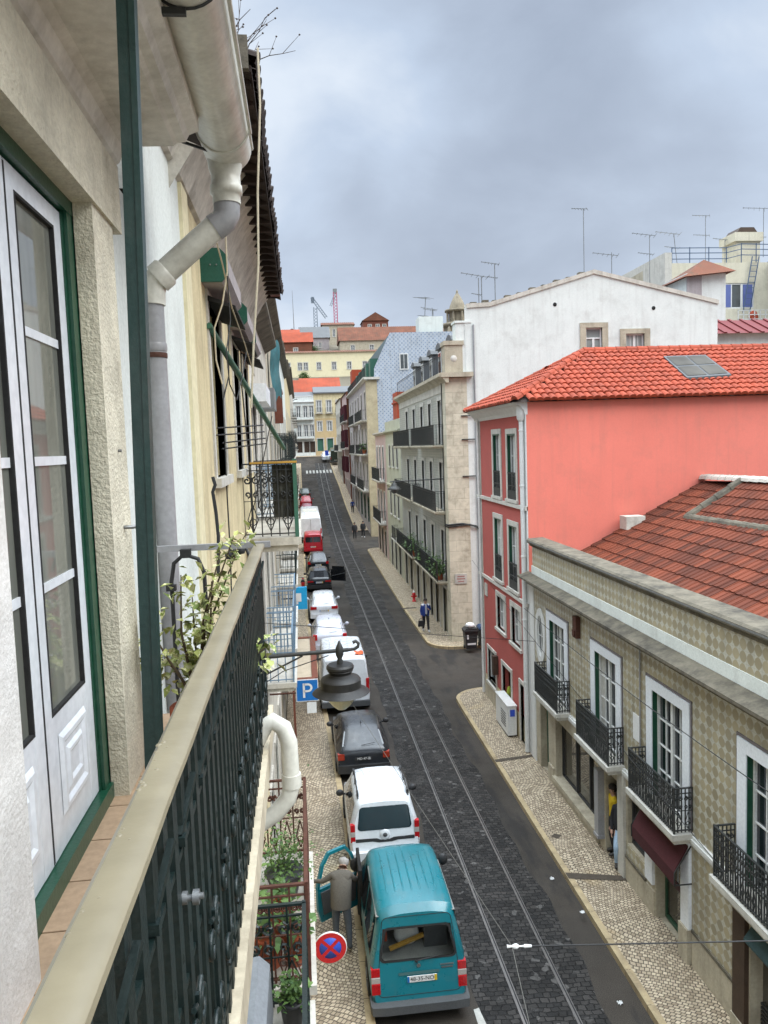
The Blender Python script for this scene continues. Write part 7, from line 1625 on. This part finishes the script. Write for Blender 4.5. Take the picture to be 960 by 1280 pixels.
def build_people():
    skin = mat('skin',(.42,.25,.18,1),.6,.08,8); denim = mat('grey_trousers',S(92,98,106,.7),.9,.15,10); blk = mat('black_cloth',(.02,.02,.022,1),.9,.2,8); coat = mat('grey_brown_coat',S(122,116,106,.5),.9,.12,8); navy = mat('royal_blue_jacket',S(36,62,140,.8),.7,.15,8); shoe_w = mat('white_shoe',S(220,220,220,.85),.7); shoe_b = mat('dark_shoe',(.03,.025,.02,1),.6); pale = mat('pale_top',S(206,208,214,.8),.9); lblue = mat('pale_blue_jeans',S(176,200,222,.85),.9,.08,10); yel = mat('yellow_shirt',S(226,190,30,.85),.8)
    # man leaning into the open door of the van, seen from behind
    lean = dict(pelvis=(0,-.06,.93),waist=(0,.0,1.08),chest=(0,.1,1.27),upch=(.0,.16,1.37),neck=(.02,.23,1.44),head0=(.03,.29,1.48),head1=(.04,.35,1.54),head2=(.05,.39,1.61),
        shl=(-.18,.15,1.38),ell=(-.38,.14,1.26),wrl=(-.56,.2,1.24),hal=(-.63,.23,1.25),shr=(.18,.16,1.38),elr=(.27,.28,1.2),wrr=(.3,.5,1.12),har=(.3,.57,1.12),hil=(-.1,-.06,.9),knl=(-.12,-.05,.5),anl=(-.12,-.1,.1),tol=(-.13,.06,.045),hir=(.1,-.06,.9),knr=(.14,-.1,.5),anr=(.16,-.24,.12),tor=(.17,-.08,.045))
    t,b = person('grey haired man in a grey brown jacket leaning into the open van door',(.42,14.55,.13),R(-8),lean,dict(skin=skin,top=coat,legs=denim,shoe=shoe_b),1.74,(.3,.285,.27),True)
    B = MB(); n=18; vs=[]
    for (cy,z,rx,ry) in ((-.07,.86,.205,.16),(-.03,1.0,.205,.165),(.05,1.17,.21,.17),(.12,1.31,.215,.155),(.17,1.41,.15,.11),(.2,1.45,.09,.09)):
        for j in range(n): a=2*PI*j/n; vs.append((rx*math.cos(a),cy+ry*math.sin(a),z))
    B.add(vs,[(i*n+j,i*n+(j+1)%n,(i+1)*n+(j+1)%n,(i+1)*n+j) for i in range(5) for j in range(n)],True); B.build('jacket', coat, t, local=True)
    # man walking towards us on the right pavement
    walk = dict(knl=(-.1,.1,.5),anl=(-.1,.16,.12),tol=(-.11,.33,.06),knr=(.1,-.02,.5),anr=(.1,-.22,.14),tor=(.1,-.08,.05),ell=(-.27,-.02,1.16),wrl=(-.14,.2,1.2),hal=(-.08,.22,1.26))
    t,b = person('man in a blue jacket and black trousers walking with a bag',(6.2,39.5,.13),PI+.08,walk,dict(skin=skin,top=pale,sleeve=navy,legs=blk,shoe=shoe_w),1.78,(.03,.02,.015))
    jacket(t,walk,navy,1.0,.88,1.5,True)
    m = MB(); m.prism([(-.17,.0),(.17,.0),(.14,.3),(-.14,.3)],lambda a,z,u:(a,u,z),-.06,.06); m.tube([(-.1,0,.3),(-.08,0,.42),(.08,0,.42),(.1,0,.3)],.012,6); o = m.build('shoulder_bag', blk); o.location=(5.93,39.35,.48); tag(o,'black bag carried by the man in the blue jacket','bag')
    wk = dict(knl=(-.1,.12,.5),anl=(-.1,.12,.12),tol=(-.11,.28,.06),knr=(.1,.0,.5),anr=(.1,-.25,.15),tor=(.1,-.12,.05))
    t,_ = person('dark clothed walker on the kerb edge, left one of the distant pair',(5.35,80.5,gz(80.5)+.02),PI,wk,dict(skin=skin,top=blk,legs=blk,shoe=shoe_b),1.8); jacket(t,wk,blk,1,.86,1.5)
    t,_ = person('dark clothed walker with white shoes, right one of the distant pair',(6.3,81.3,gz(81)+.05),PI+.1,wk,dict(skin=skin,top=blk,legs=blk,shoe=shoe_w),1.78); jacket(t,wk,blk,1,.86,1.5)
    t,_ = person('distant person in dark blue by the teal shop front',(6.5,100,gz(100)+.13),PI,wk,dict(skin=skin,top=navy,legs=blk,shoe=shoe_b),1.75)
    # people at the shop door of the tiled house
    t,_ = person('person in a yellow shirt standing just inside the dark shop doorway',(6.99,16.84,.14),R(80),{},dict(skin=skin,top=yel,legs=blk,shoe=shoe_b),1.72)
    sit = dict(anl=(-.1,.02,.1),tol=(-.12,.16,.045),knr=(.12,.22,.55),anr=(.13,.1,.12),tor=(.13,.26,.05))
    t,_ = person('person in pale blue jeans stepping out past the shop pillar',(6.99,16.32,.14),R(150),sit,dict(skin=skin,top=blk,legs=lblue,shoe=shoe_b),1.72); jacket(t,sit,blk,1,.9,1.5)
# ------------------------------------------------------------------ end of the street, the hill and the skyline
def block_house(name, label, x0, x1, y0, y1, z0, z1, wallm, roofm, roofh=2.0, cols=(), rows=(), winw=1.0, axis='x', trim='stone_pale', flat=False, over=.4, pane='glass', base=None, gable_front=False):
    """a free standing house whose windowed front looks down the street"""
    P = front_of(y0); t = thing(name, label, 'house', ((x0+x1)/2, y0, z0))
    m = MB(); wall_grid(m, P, x0, x1, z0-3, z1, [(c-winw/2,c+winw/2,a,b) for a,b in rows for c in cols], .25)
    m.poly([(x0,y0,z0-3),(x0,y0,z1),(x0,y1,z1),(x0,y1,z0-3)]); m.poly([(x1,y0,z0-3),(x1,y1,z0-3),(x1,y1,z1),(x1,y0,z1)]); m.poly([(x0,y1,z0-3),(x0,y1,z1),(x1,y1,z1),(x1,y1,z0-3)])
    m.build('wall', M[wallm], t)
    for a,b in rows:
        for c in cols: window(P,t,c-winw/2,c+winw/2,a,b,'paintwhite',pane,2,1,.15,.09,.05,trim,.18)
    m = MB(); ym = (y0+y1)/2; xm = (x0+x1)/2
    if flat: m.box(x0-.2,x1+.2,y0-.2,y1+.2,z1,z1+.4)
    elif axis == 'x':
        m.add([(x0-over,y0-over,z1-.1),(x1+over,y0-over,z1-.1),(x1+over,ym,z1+roofh),(x0-over,ym,z1+roofh),(x0-over,y1+over,z1-.1),(x1+over,y1+over,z1-.1)],[(0,1,2,3),(3,2,5,4),(0,3,4),(1,5,2)])
        for k in range(int((x1-x0)/.7)): 
            x = x0+.35+k*.7; m.bar((x,y0-over,z1-.06),(x,ym,z1+roofh+.04),.16,.06)
    else:
        m.add([(x0-over,y0-over,z1-.1),(xm,y0-over,z1+roofh),(xm,y1+over,z1+roofh),(x0-over,y1+over,z1-.1),(x1+over,y0-over,z1-.1),(x1+over,y1+over,z1-.1)],[(0,1,2,3),(1,4,5,2),(0,4,1),(3,2,5)])
    m.build('roof', M[roofm], t); return t

def build_end():
    y = 158; P = front_of(y); g = 8.4
    t = thing('white_end_house','white house with long balconies closing the end of the street','house',(-.5,y,g))
    C = [-3.2,-1.6,.0,1.4,2.6]; rows=[(16.3,18.6),(12.4,14.8)]
    m = MB(); wall_grid(m,P,-9,3.15,g-1,20.6,[(c-.42,c+.42,a,b) for a,b in rows for c in C]+[(c-.5,c+.5,9.2,11.4) for c in C],.25); m.build('wall', M['white'], t)
    for a,b in rows:
        for c in C: window(P,t,c-.42,c+.42,a,b,'paintwhite','glass2',2,1,.15,.1,.05,'stone_pale',.15,False)
    for c in C: door(P,t,c-.5,c+.5,9.2,11.4,'wood',None,.2,'stone_pale',.15)
    for z in (15.9,12.1): balcony(P,t,-3.9,-1.0,z,.6,1.1,.2,'iron','stone_pale',0,.3); balcony(P,t,-.6,3.0,z,.6,1.1,.2,'iron','stone_pale',0,.3)
    m = MB(); m.profile([(-.1,19.2),(.05,19.25),(.3,19.4),(.3,19.55),(-.1,19.6)],P,-9,3.2); 
    for k in range(16): pbox(m,P,-4.4+k*.48,-4.2+k*.48,-.05,.05,19.7,20.5)
    pbox(m,P,-9,3.15,-.1,.08,20.5,20.65); m.build('parapet', M['paintwhite'], t)
    m = MB(); m.poly([(-9,y+.05,20.6),(3.15,y+.05,20.6),(3.15,y+8,22),(-9,y+8,22)]); m.poly([(3.15,y,g),(3.15,y+8,g),(3.15,y+8,22),(3.15,y,20.6)]); m.poly([(-9,y,g),(-9,y+8,g),(-9,y+8,22),(-9,y,20.6)]); m.poly([(-9,y+8,g),(3.15,y+8,g),(3.15,y+8,22),(-9,y+8,22)]); m.build('roof', M['roof_grey'], t)
    t = thing('ochre_end_house','cream and ochre house beside the white one at the end of the street','house',(5.3,y,g))
    C = [4.2,6.2,8.2,10]; rows=[(17.2,19.6),(13.4,15.4)]
    m = MB(); wall_grid(m,P,3.17,12,16.0,21.2,[(c-.45,c+.45,a,b) for a,b in rows[:1] for c in C],.25); m.build('wall', M['cream'], t)
    m = MB(); wall_grid(m,P,3.17,12,g-1,16.0,[(c-.45,c+.45,a,b) for a,b in rows[1:] for c in C]+[(c-.6,c+.6,9.4,11.9) for c in C],.25); m.build('lower_wall', mat('ochre_render',S(212,186,140,.8),.9,.1,.8,.1,30,.3,(.3,.22,.12,1),.3), t)
    for a,b in rows:
        for c in C: window(P,t,c-.45,c+.45,a,b,'paintwhite','glass2',2,1,.15,.1,.05,'stone_pale',.18,False)
    for c in C: door(P,t,c-.6,c+.6,9.4,11.9,'green_mid',None,.2,'stone_pale',.18)
    for c in C: balcony(P,t,c-.7,c+.7,17.1,.5,1.0,.18,'iron','stone_pale',0,.3)
    m = MB(); m.poly([(3.17,y,21.2),(12,y,21.2),(12,y+8,23),(3.17,y+8,23)]); m.poly([(12,y,g),(12,y+8,g),(12,y+8,23),(12,y,21.2)]); m.poly([(3.17,y+8,g),(12,y+8,g),(12,y+8,23),(3.17,y+8,23)]); m.poly([(3.17,y,20),(3.17,y+8,20),(3.17,y+8,23),(3.17,y,21.2)]); pbox(m,P,3.17,12,-.05,.3,21.0,21.25); m.build('roof', M['roof_grey'], t)
    # lamp post at the bend
    t = thing('street_lamp','slim green street lamp post with two heads before the white end house','street lamp',(-1.3,152,gz(152))); b = gz(152); m = MB(); m.tube([(-1.3,152,b),(-1.3,152,19.4)],[.12,.07],8); m.build('post', M['green_mid'], t)
    for s in (-1,1): m = MB(); m.tube([(-1.3,152,19.0),(-1.3+s*.5,152,19.5),(-1.3+s*.8,152,19.6)],.05,6); m.obox((-1.3+s*.95,152,19.62),(.25,0,0),(0,.12,0),(0,0,.07)); m.build('lamp_head', M['greyplastic'], t)
    # orange roofs just behind
    block_house('red_roofed_house','low house with a red roof right behind the white end house',-4.5,3.0,170,178,12,22.0,'white','roof_far',3.2,axis='x')
    block_house('long_orange_roof_house','low white walled house with a long orange roof behind the ochre end house',.8,9.5,178,188,14,23.6,'white','roof_far',2.8,[2.5,5,7.5],[(21.4,22.6)],.8)
    block_house('yellow_block','long pale yellow institution block with small windows on the hillside',-6,40,216,230,18,36.4,'yellow','roof_brown',1.2,[-2.2,1.0,2.6,6.2,10.4,14.6,19,23,27],[(31.6,33.6),(25.6,27.4)],1.1,flat=False)
    block_house('brick_red_house','brick red house with a sloping tile roof on the hillside',-7.5,5.0,236,244,20,42.0,'roof_brown','roof_far',3.4,[-4,0],[(38.6,40.2)],1.2)
    block_house('orange_gable_house','cream house with bright orange roof higher on the hill',-12,1.2,251,262,26,45.6,'cream','roof_far',3.2,[-6,-3],[(42.6,44)],1.0)
    block_house('grey_roof_house','house with a broad grey roof on the hill',1.6,11,256,266,28,46.0,'greywall','roof_grey',4.2,[4,8],[(42.8,44.4)],1.0)
    block_house('stone_palace','sandstone block with pilasters near the top of the hill',9.6,20.5,272,284,34,52.6,'stone','roof_brown',1.6,[11.5,13.5,16,18.5],[(48.4,51)],.8)
    block_house('hilltop_house','brown roofed house with dark gable at the very top of the hill',25.5,35,292,302,40,57.0,'brownframe','roof_brown',3.0,[28,31,33.5],[(53.5,55.5)],1.2,axis='y')
    block_house('hilltop_shed','small dark roofed house at the left end of the hilltop',-4.5,2.5,282,290,38,51.0,'cream','wood',2.0,[-2,0],[(48.5,50)],.9,axis='y')
    block_house('long_brown_roof_house','house under a long brown roof running across the hillside',14,52,246,258,28,43.5,'stone','roof_brown',5.0,[18,24,30,36],[(40.4,42)],1.2)
    block_house('ridge_house','cream house on the ridge right of the hilltop house',36,50,296,306,38,53.5,'cream','roof_brown',2.4,[39,43,47],[(50.2,52)],1.1)
    rnd = random.Random(21)
    descr = ['white walled hillside house with orange roof far behind the left row','cream hillside house with brown roof far behind the left row','pale grey hillside house hidden low behind the left row','white hillside house far right behind the corner house','cream hillside house far right with orange roof','stone hillside house at the far right edge of the slope']
    for i,(x,yy) in enumerate(((-22,200),(-30,235),(-24,262),(62,228),(66,262),(84,240))):
        g = 8.4+52*(1-math.exp(-((yy-158)/95.0)**1.3)); block_house('hillside_house',descr[i],x,x+13,yy,yy+10,g-1,g+9,('white','cream','greywall','white','cream','stone')[i],('roof_orange','roof_brown','roof_grey','roof_orange','roof_orange','roof_brown')[i],2.6,[x+3,x+6.5,x+10],[(g+5,g+7)],1.1)
    # hill trees
    tree('hill_tree','small dark evergreen tree between the red roofs on the hillside',(8.5,233,33),5.5,2.6,5); tree('hill_tree','round bushy tree below the grey roof on the hillside',(5.5,243,37.5),4.2,2.2,6); tree('hill_tree','dark shrub by the orange roof under the yellow block',(2.2,214,26.5),4,1.5,7)
    # cranes and mast on the hill
    def lattice(mb, p, q, w, n):
        p,q = Vector(p),Vector(q); d=(q-p)/n; a = d.cross(Vector((0,1,.01))).normalized()*w/2; b = d.cross(a).normalized()*w/2; c4=[a+b,a-b,-a-b,-a+b]
        for c in c4: mb.bar(p+c,q+c,w*.16,w*.16)
        for i in range(n):
            for k in range(4): mb.bar(p+d*i+c4[k],p+d*(i+1)+c4[(k+1)%4],w*.1,w*.1)
    pinkm = mat('crane_red',S(190,92,120,.85),.6); gm = mat('crane_grey',S(122,134,146,.85),.6)
    t = thing('tower_crane','slim red tower crane with folded jib on the hilltop','crane',(16.9,320,44)); m = MB(); lattice(m,(16.9,320,44),(16.9,320,73),1.4,24); m.build('mast', pinkm, t); m = MB(); lattice(m,(16.9,320,72),(15.0,320,67.6),.8,6); m.build('jib', gm, t); m = MB(); m.box(16.1,17.7,319.4,320.6,72.6,74.4); m.build('cab', M['steel'], t)
    t = thing('tower_crane','grey tower crane with a luffing jib pointing down to the right','crane',(8.1,300,42)); m = MB(); lattice(m,(8.1,300,42),(8.1,300,63.5),1.3,18); m.build('mast', gm, t); m = MB(); lattice(m,(6.9,300,67.2),(12.2,300,59.6),.9,10); m.build('jib', gm, t); m = MB(); m.box(6.6,7.9,299.6,300.4,65.2,67.4); m.build('cab', gm, t)
    m = MB(); m.tube([(-.2,260,46),(-.3,260,62)],[.16,.05],6); tag(m.build('radio_mast', M['steel'], at=(-.2,260,46)),'thin radio mast at the left end of the hill','mast')
    # domed church lantern behind the corner house
    t = thing('church_dome','stone church lantern with a pointed dome rising behind the corner house','church tower',(23.2,110,12)); c=(23.2,110,0)
    cs = mat('church_stone', S(168,156,134,.72), .95, .25, 1.2, .4, 20, .7, (.09,.075,.055,1), .4)
    m = MB(); m.lathe([(2.6,9),(2.6,24.2),(2.3,24.6),(2.05,25.2),(2.05,26.6)],c,8,smooth=False); m.build('drum', cs, t)
    for pr in ([(2.0,26.5),(2.35,26.65),(2.35,27.0),(1.9,27.1)],[(1.5,28.6),(1.85,28.7),(1.85,28.95),(1.3,29.05)],[(2.5,23.9),(2.8,24.1),(2.8,24.4),(2.4,24.5)]): m = MB(); m.lathe(pr,c,16); m.build('cornice', cs, t)
    m = MB(); m.lathe([(1.25,27.0),(1.25,28.7)],c,12); m.build('lantern_core', cs, t)
    for k in range(8): a=2*PI*k/8+.2; m = MB(); m.tube([(c[0]+1.55*math.cos(a),c[1]+1.55*math.sin(a),27.0),(c[0]+1.55*math.cos(a),c[1]+1.55*math.sin(a),28.65)],.17,8); m.build('column', cs, t)
    m = MB(); m.lathe([(1.2,29.0),(1.1,29.5),(.85,30.1),(.55,30.7),(.3,31.1),(.14,31.35),(.18,31.5),(.03,31.8)],c,16); m.build('dome', cs, t)
    for k in range(4):
        a=PI/4+PI/2*k; m = MB(); m.lathe([(.02,26.6),(.22,26.2),(.32,25.4),(.36,24.6)],(c[0]+2.2*math.cos(a),c[1]+2.2*math.sin(a),0),8); m.build('pinnacle', cs, t)
    # roof terrace hut with white glazing, seen between the dome and the blue house
    block_house('roof_hut_house','pale rooftop block with a white glazed terrace hut behind the corner house',13.8,19.5,98,106,10,23.6,'paintwhite','roof_grey',.5,[15,16.6,18.2],[(21.6,23.2)],1.2,flat=True)

def tree(name, label, c, h, r, seed):
    rnd = random.Random(seed); t = thing(name, label, 'tree', c, 'small trees on the hillside'); c = Vector(c)
    m = MB(); m.tube([c-Vector((0,0,4)),c+Vector((.1,0,h*.5)),c+Vector((0,.1,h*.8))],[.28,.2,.08],7)
    for k in range(5): a=rnd.uniform(0,6.28); m.tube([c+Vector((0,0,h*.4)),c+Vector((r*.6*math.cos(a),r*.6*math.sin(a),h*rnd.uniform(.5,.9)))],[.12,.04],5)
    m.build('trunk', M['stem'], t); L = MB()
    cl = [(c+Vector((rnd.gauss(0,r*.4),rnd.gauss(0,r*.4),h*rnd.uniform(.3,1))), r*rnd.uniform(.3,.55)) for _ in range(14)]
    for p,q in cl:
        for _ in range(130):
            o = p+Vector((rnd.gauss(0,1),rnd.gauss(0,1),rnd.gauss(0,.8)))*q*.6; d = Vector((rnd.uniform(-1,1),rnd.uniform(-1,1),rnd.uniform(-1,1))).normalized(); s = d.cross(Vector((.3,.2,1))).normalized(); l=.32; L.add([o,o+d*l*.5+s*l*.3,o+d*l,o+d*l*.5-s*l*.3],[(0,1,2,3)])
    L.build('crown', M['leafy'], t); return t

def build_roofscape():
    # cream house with roof terrace, stair ladder and chimney behind the white gable
    y = 52; k = 52/50.0
    t = thing('cream_terrace_house','cream rooftop block with blue railings, ladder and a big chimney at the right','house',(28,y,8))
    P = front_of(y)
    W = (29.6,32.2,18.75,20.5)
    crm = mat('cream_terrace_render',S(226,219,196,.78),.9,.1,.8,.2,30,.5,(.3,.27,.2,1),.35)
    m = MB(); wall_grid(m,P,26.1,34.5,4,21.9,[W],.15); m.build('wall', crm, t)
    m = MB(); m.poly([(26.1,y,4),(26.1,y,22.5),(24.0,66,21.0),(24.0,66,4)]); m.poly([(26.1,y,22.5),(34.5,y,22.5),(34.5,66,22.5),(24,66,21.0)]) if False else m.poly([(26.1,y,21.9),(34.5,y,21.9),(34.5,66,21.9),(24,66,21.0)]); m.poly([(24,66,4),(34.5,66,4),(34.5,66,21.9),(24,66,21)]); m.build('side_wall', M['stone'], t)
    m = MB(); m.box(25.6,26.1,y-.1,y+12,20.5,22.6); m.build('grey_wall', M['stone_pale'], t)
    bm_ = mat('blue_shutter',S(98,112,170,.85),.6)
    w = window(P,t,*W[:2],W[2],W[3],'paintwhite','glass2',3,0,.1,.1,.04,None); 
    for q0,q1 in ((29.7,30.5),(31.4,32.1)): m = MB(); pbox(m,P,q0,q1,-.06,-.03,18.85,20.4); m.build('blue_panel', bm_, w)
    m = MB(); railblue = mat('blue_grey_railing',S(84,104,130,.85),.5)
    for z in (22.2,22.6,22.95): m.bar((26.2,y+.1,z),(30.2,y+.1,z),.05,.05); m.bar((30.2,y+.1,z),(31.3,y+.1,z+.25),.05,.05); m.bar((31.3,y+.1,z+.25),(33.4,y+.1,z+.2),.05,.05)
    for x in (26.2,27.5,28.9,30.2,31.3,32.4,33.4): m.bar((x,y+.1,21.9),(x,y+.1,23.0+(.25 if x>30.5 else 0)),.05,.05)
    m.build('railing', railblue, t)
    m = MB(); m.box(31.2,33.0,y+.6,y+2.4,21.8,23.5); m.box(31.05,33.15,y+.45,y+2.55,23.5,24.1); m.build('chimney', crm, t)
    m = MB(); m.prism([(31.3,24.1),(32.9,24.1),(32.6,24.5),(31.6,24.5)],lambda a,z,u:(a,u,z),y+.7,y+2.3); m.build('chimney_cap', M['wood'], t)
    m = MB()
    for s in (0,.5): m.bar((31.2+s,y-.3,18.4),(32.0+s,y-.1,22.3),.05,.05)
    for i in range(10): m.bar((31.2+.08*i,y-.3+.02*i,18.6+.38*i),(31.7+.08*i,y-.3+.02*i,18.6+.38*i),.04,.04)
    m.build('ladder', railblue, t)
    m = MB(); pbox(m,P,30.3,33.2,0,1.2,17.3,17.5); 
    for z in (17.8,18.1,18.4): pbox(m,P,30.3,33.2,1.15,1.2,z,z+.05)
    for i in range(8): pbox(m,P,30.3+.4*i,30.35+.4*i,1.15,1.2,17.5,18.45)
    m.build('balcony', M['paintwhite'], t)
    m = MB(); m.lathe([(.28,17.5),(.32,18.0),(.2,18.35),(.05,18.45)],(31.6,y-.9,0),10); tag(m.build('orange_jar', M['roof_orange'], at=(31.6,y-.9,17.5)),'orange jar on the little white balcony of the cream rooftop block','jar')
    t2 = block_house('grey_block','plain grey-beige wall with terrace railing cut by the right edge of the photo',33.6,44,47.5,60,4,21.6,'stone_pale','roof_grey',.3,flat=True)
    m = MB()
    for z in (22.5,22.9,23.3): m.bar((33.4,47.4,z),(44,47.4,z+1),.05,.05)
    for i in range(8): m.bar((33.4+i*1.4,47.4,21.9),(33.4+i*1.4,47.4,23.4+.13*i),.05,.05)
    m.build('railing', M['paintwhite'], t2)
    # rooflight hut on the gable roof and red roofs below it
    t = thing('stair_hut','white stair hut with grey side and small brown roof behind the white gable','hut',(27,44,14))
    m = MB(); m.box(22.6,25.0,43.2,46,12,19.3); m.build('wall', M['white'], t)
    m = MB(); m.box(22.6,23.5,43.12,43.2,14,19.2); m.build('grey_side', M['greywall'], t)
    m = MB(); m.add([(22.3,42.8,19.05),(25.4,42.8,19.35),(25.4,46.4,19.35),(22.3,46.4,19.05),(24.2,44.2,20.3),(24.7,45.2,20.3)],[(0,1,4),(1,2,5,4),(2,3,5),(3,0,4,5),(0,3,2,1)]); m.build('roof', M['roof_brown'], t)
    block_house('red_shed','low shed with a dark red metal roof beside the white gable',21.6,27,39.5,43,4,15.4,'white','burgundy',.9,axis='x'); bpy.data.objects['red_shed']
    for o in bpy.data.objects['red_shed'].children:
        if o.name.startswith('roof'): o.data.materials[0] = mat('dark_red_metal',S(140,42,42,.55),.6)
    block_house('slate_gable_house','small pale house with a grey slate gable at the right edge',27.3,33,38.5,44,4,15.2,'cream','roof_grey',1.6,[30,31.8],[(13,14.4)],.8,axis='y')
    # television aerials
    A = [('tall bare mast with one short arm above the middle of the white gable',(16.8,44,17.2),6.0,0,2.6,((.99,.9),)),
         ('low aerial with two booms just right of the gable peak',(19.3,46,17.0),4.2,0,2.9,((.95,1.5),(.62,1.0))),
         ('aerial with a wide upper boom left of the cream terrace',(23.6,50,19),4.3,0,2.9,((.98,1.5),(.7,1.0))),
         ('leaning aerial on the left end of the cream terrace',(27.6,54,21.9),2.5,-.3,2.9,((.98,1.7),(.6,1.0))),
         ('straight tall aerial behind the cream terrace railing',(29.7,54,21.9),3.8,0,2.6,((.98,1.2),(.62,1.1))),
         ('aerial beside the big chimney at the right edge',(33.5,53,22.5),3.4,0,2.6,((.97,1.8),(.4,.7))),
         ('short aerial left of the big chimney',(30.9,53.5,22),1.9,0,2.9,((.95,1.1),)),
         ('tallest of the aerials on the flat end of the white gable',(10.2,39,16.6),2.4,0,3.0,((.98,.9),(.7,.5))),
         ('second aerial on the flat end of the white gable',(9.55,39.2,16.6),1.8,0,3.1,((.98,1.4),)),
         ('third aerial on the flat end of the white gable, left of the other two',(9.35,39,16.6),1.7,0,3.1,((.5,.5),)),
         ('aerial over the blue tiled house',(15.2,92,21.8),5.6,.4,2.3,((.97,2.4),(.6,1.4))),
         ('small aerial near the white roof hut',(17.6,99,23.6),3.8,0,3.0,((.9,1.6),)),
         ('aerial standing left of the church dome',(18.6,104,23.9),4.2,0,3.1,((.97,2.2),))]
    for l,b,h,ln,yw,sp in A: antenna('television_aerial',l,b,h,ln,yw,sp,'steel',r=.024 if b[1]<70 else .045)
# ------------------------------------------------------------------ run
SKYK = 10.0
SKYOFF = (3.2,1.7,0)
SUN_AZ = R(122)
EXPOSURE = 0.8
setup_mats(); paving_mats(); setup_world(); setup_camera()
build_ground(); build_tile_house(); build_pink_house(); ch = build_corner_house(); build_small_houses()
build_near_house(); build_neighbour(); build_left_row(); build_street_things(); build_vehicles(); build_people(); build_end(); build_roofscape()
_r = random.Random(31)
for i,(y,x,z,n,l) in enumerate(((40.2,6.9,3.05,150,'leafy shrub in the near half of the long first floor balcony'),(38.6,6.85,3.05,130,'yellowish shrub at the street corner end of the first floor balcony'),(49.5,6.88,3.05,170,'dense green shrub on the far first floor balcony'),(47.4,6.9,3.05,120,'tall shrub at the near end of the far first floor balcony'),(43.5,6.85,3.05,90,'low dark plant in the middle of the first floor balcony'))):
    planter('balcony_shrub',l,'plant',(x,y,z),.2,.3,n*4,_r,'shrubs on the first floor balconies',.14,'leafy','terracotta',1.9,.75)
planter('balcony_plant','green plants on the second floor balcony of the blue tiled house','plant',(7.0,85,9.2),.3,.4,150,_r,None,.3,'leafy','terracotta',1.5,.7)
for o in bpy.data.objects:
    if '_w' in o: del o['_w']
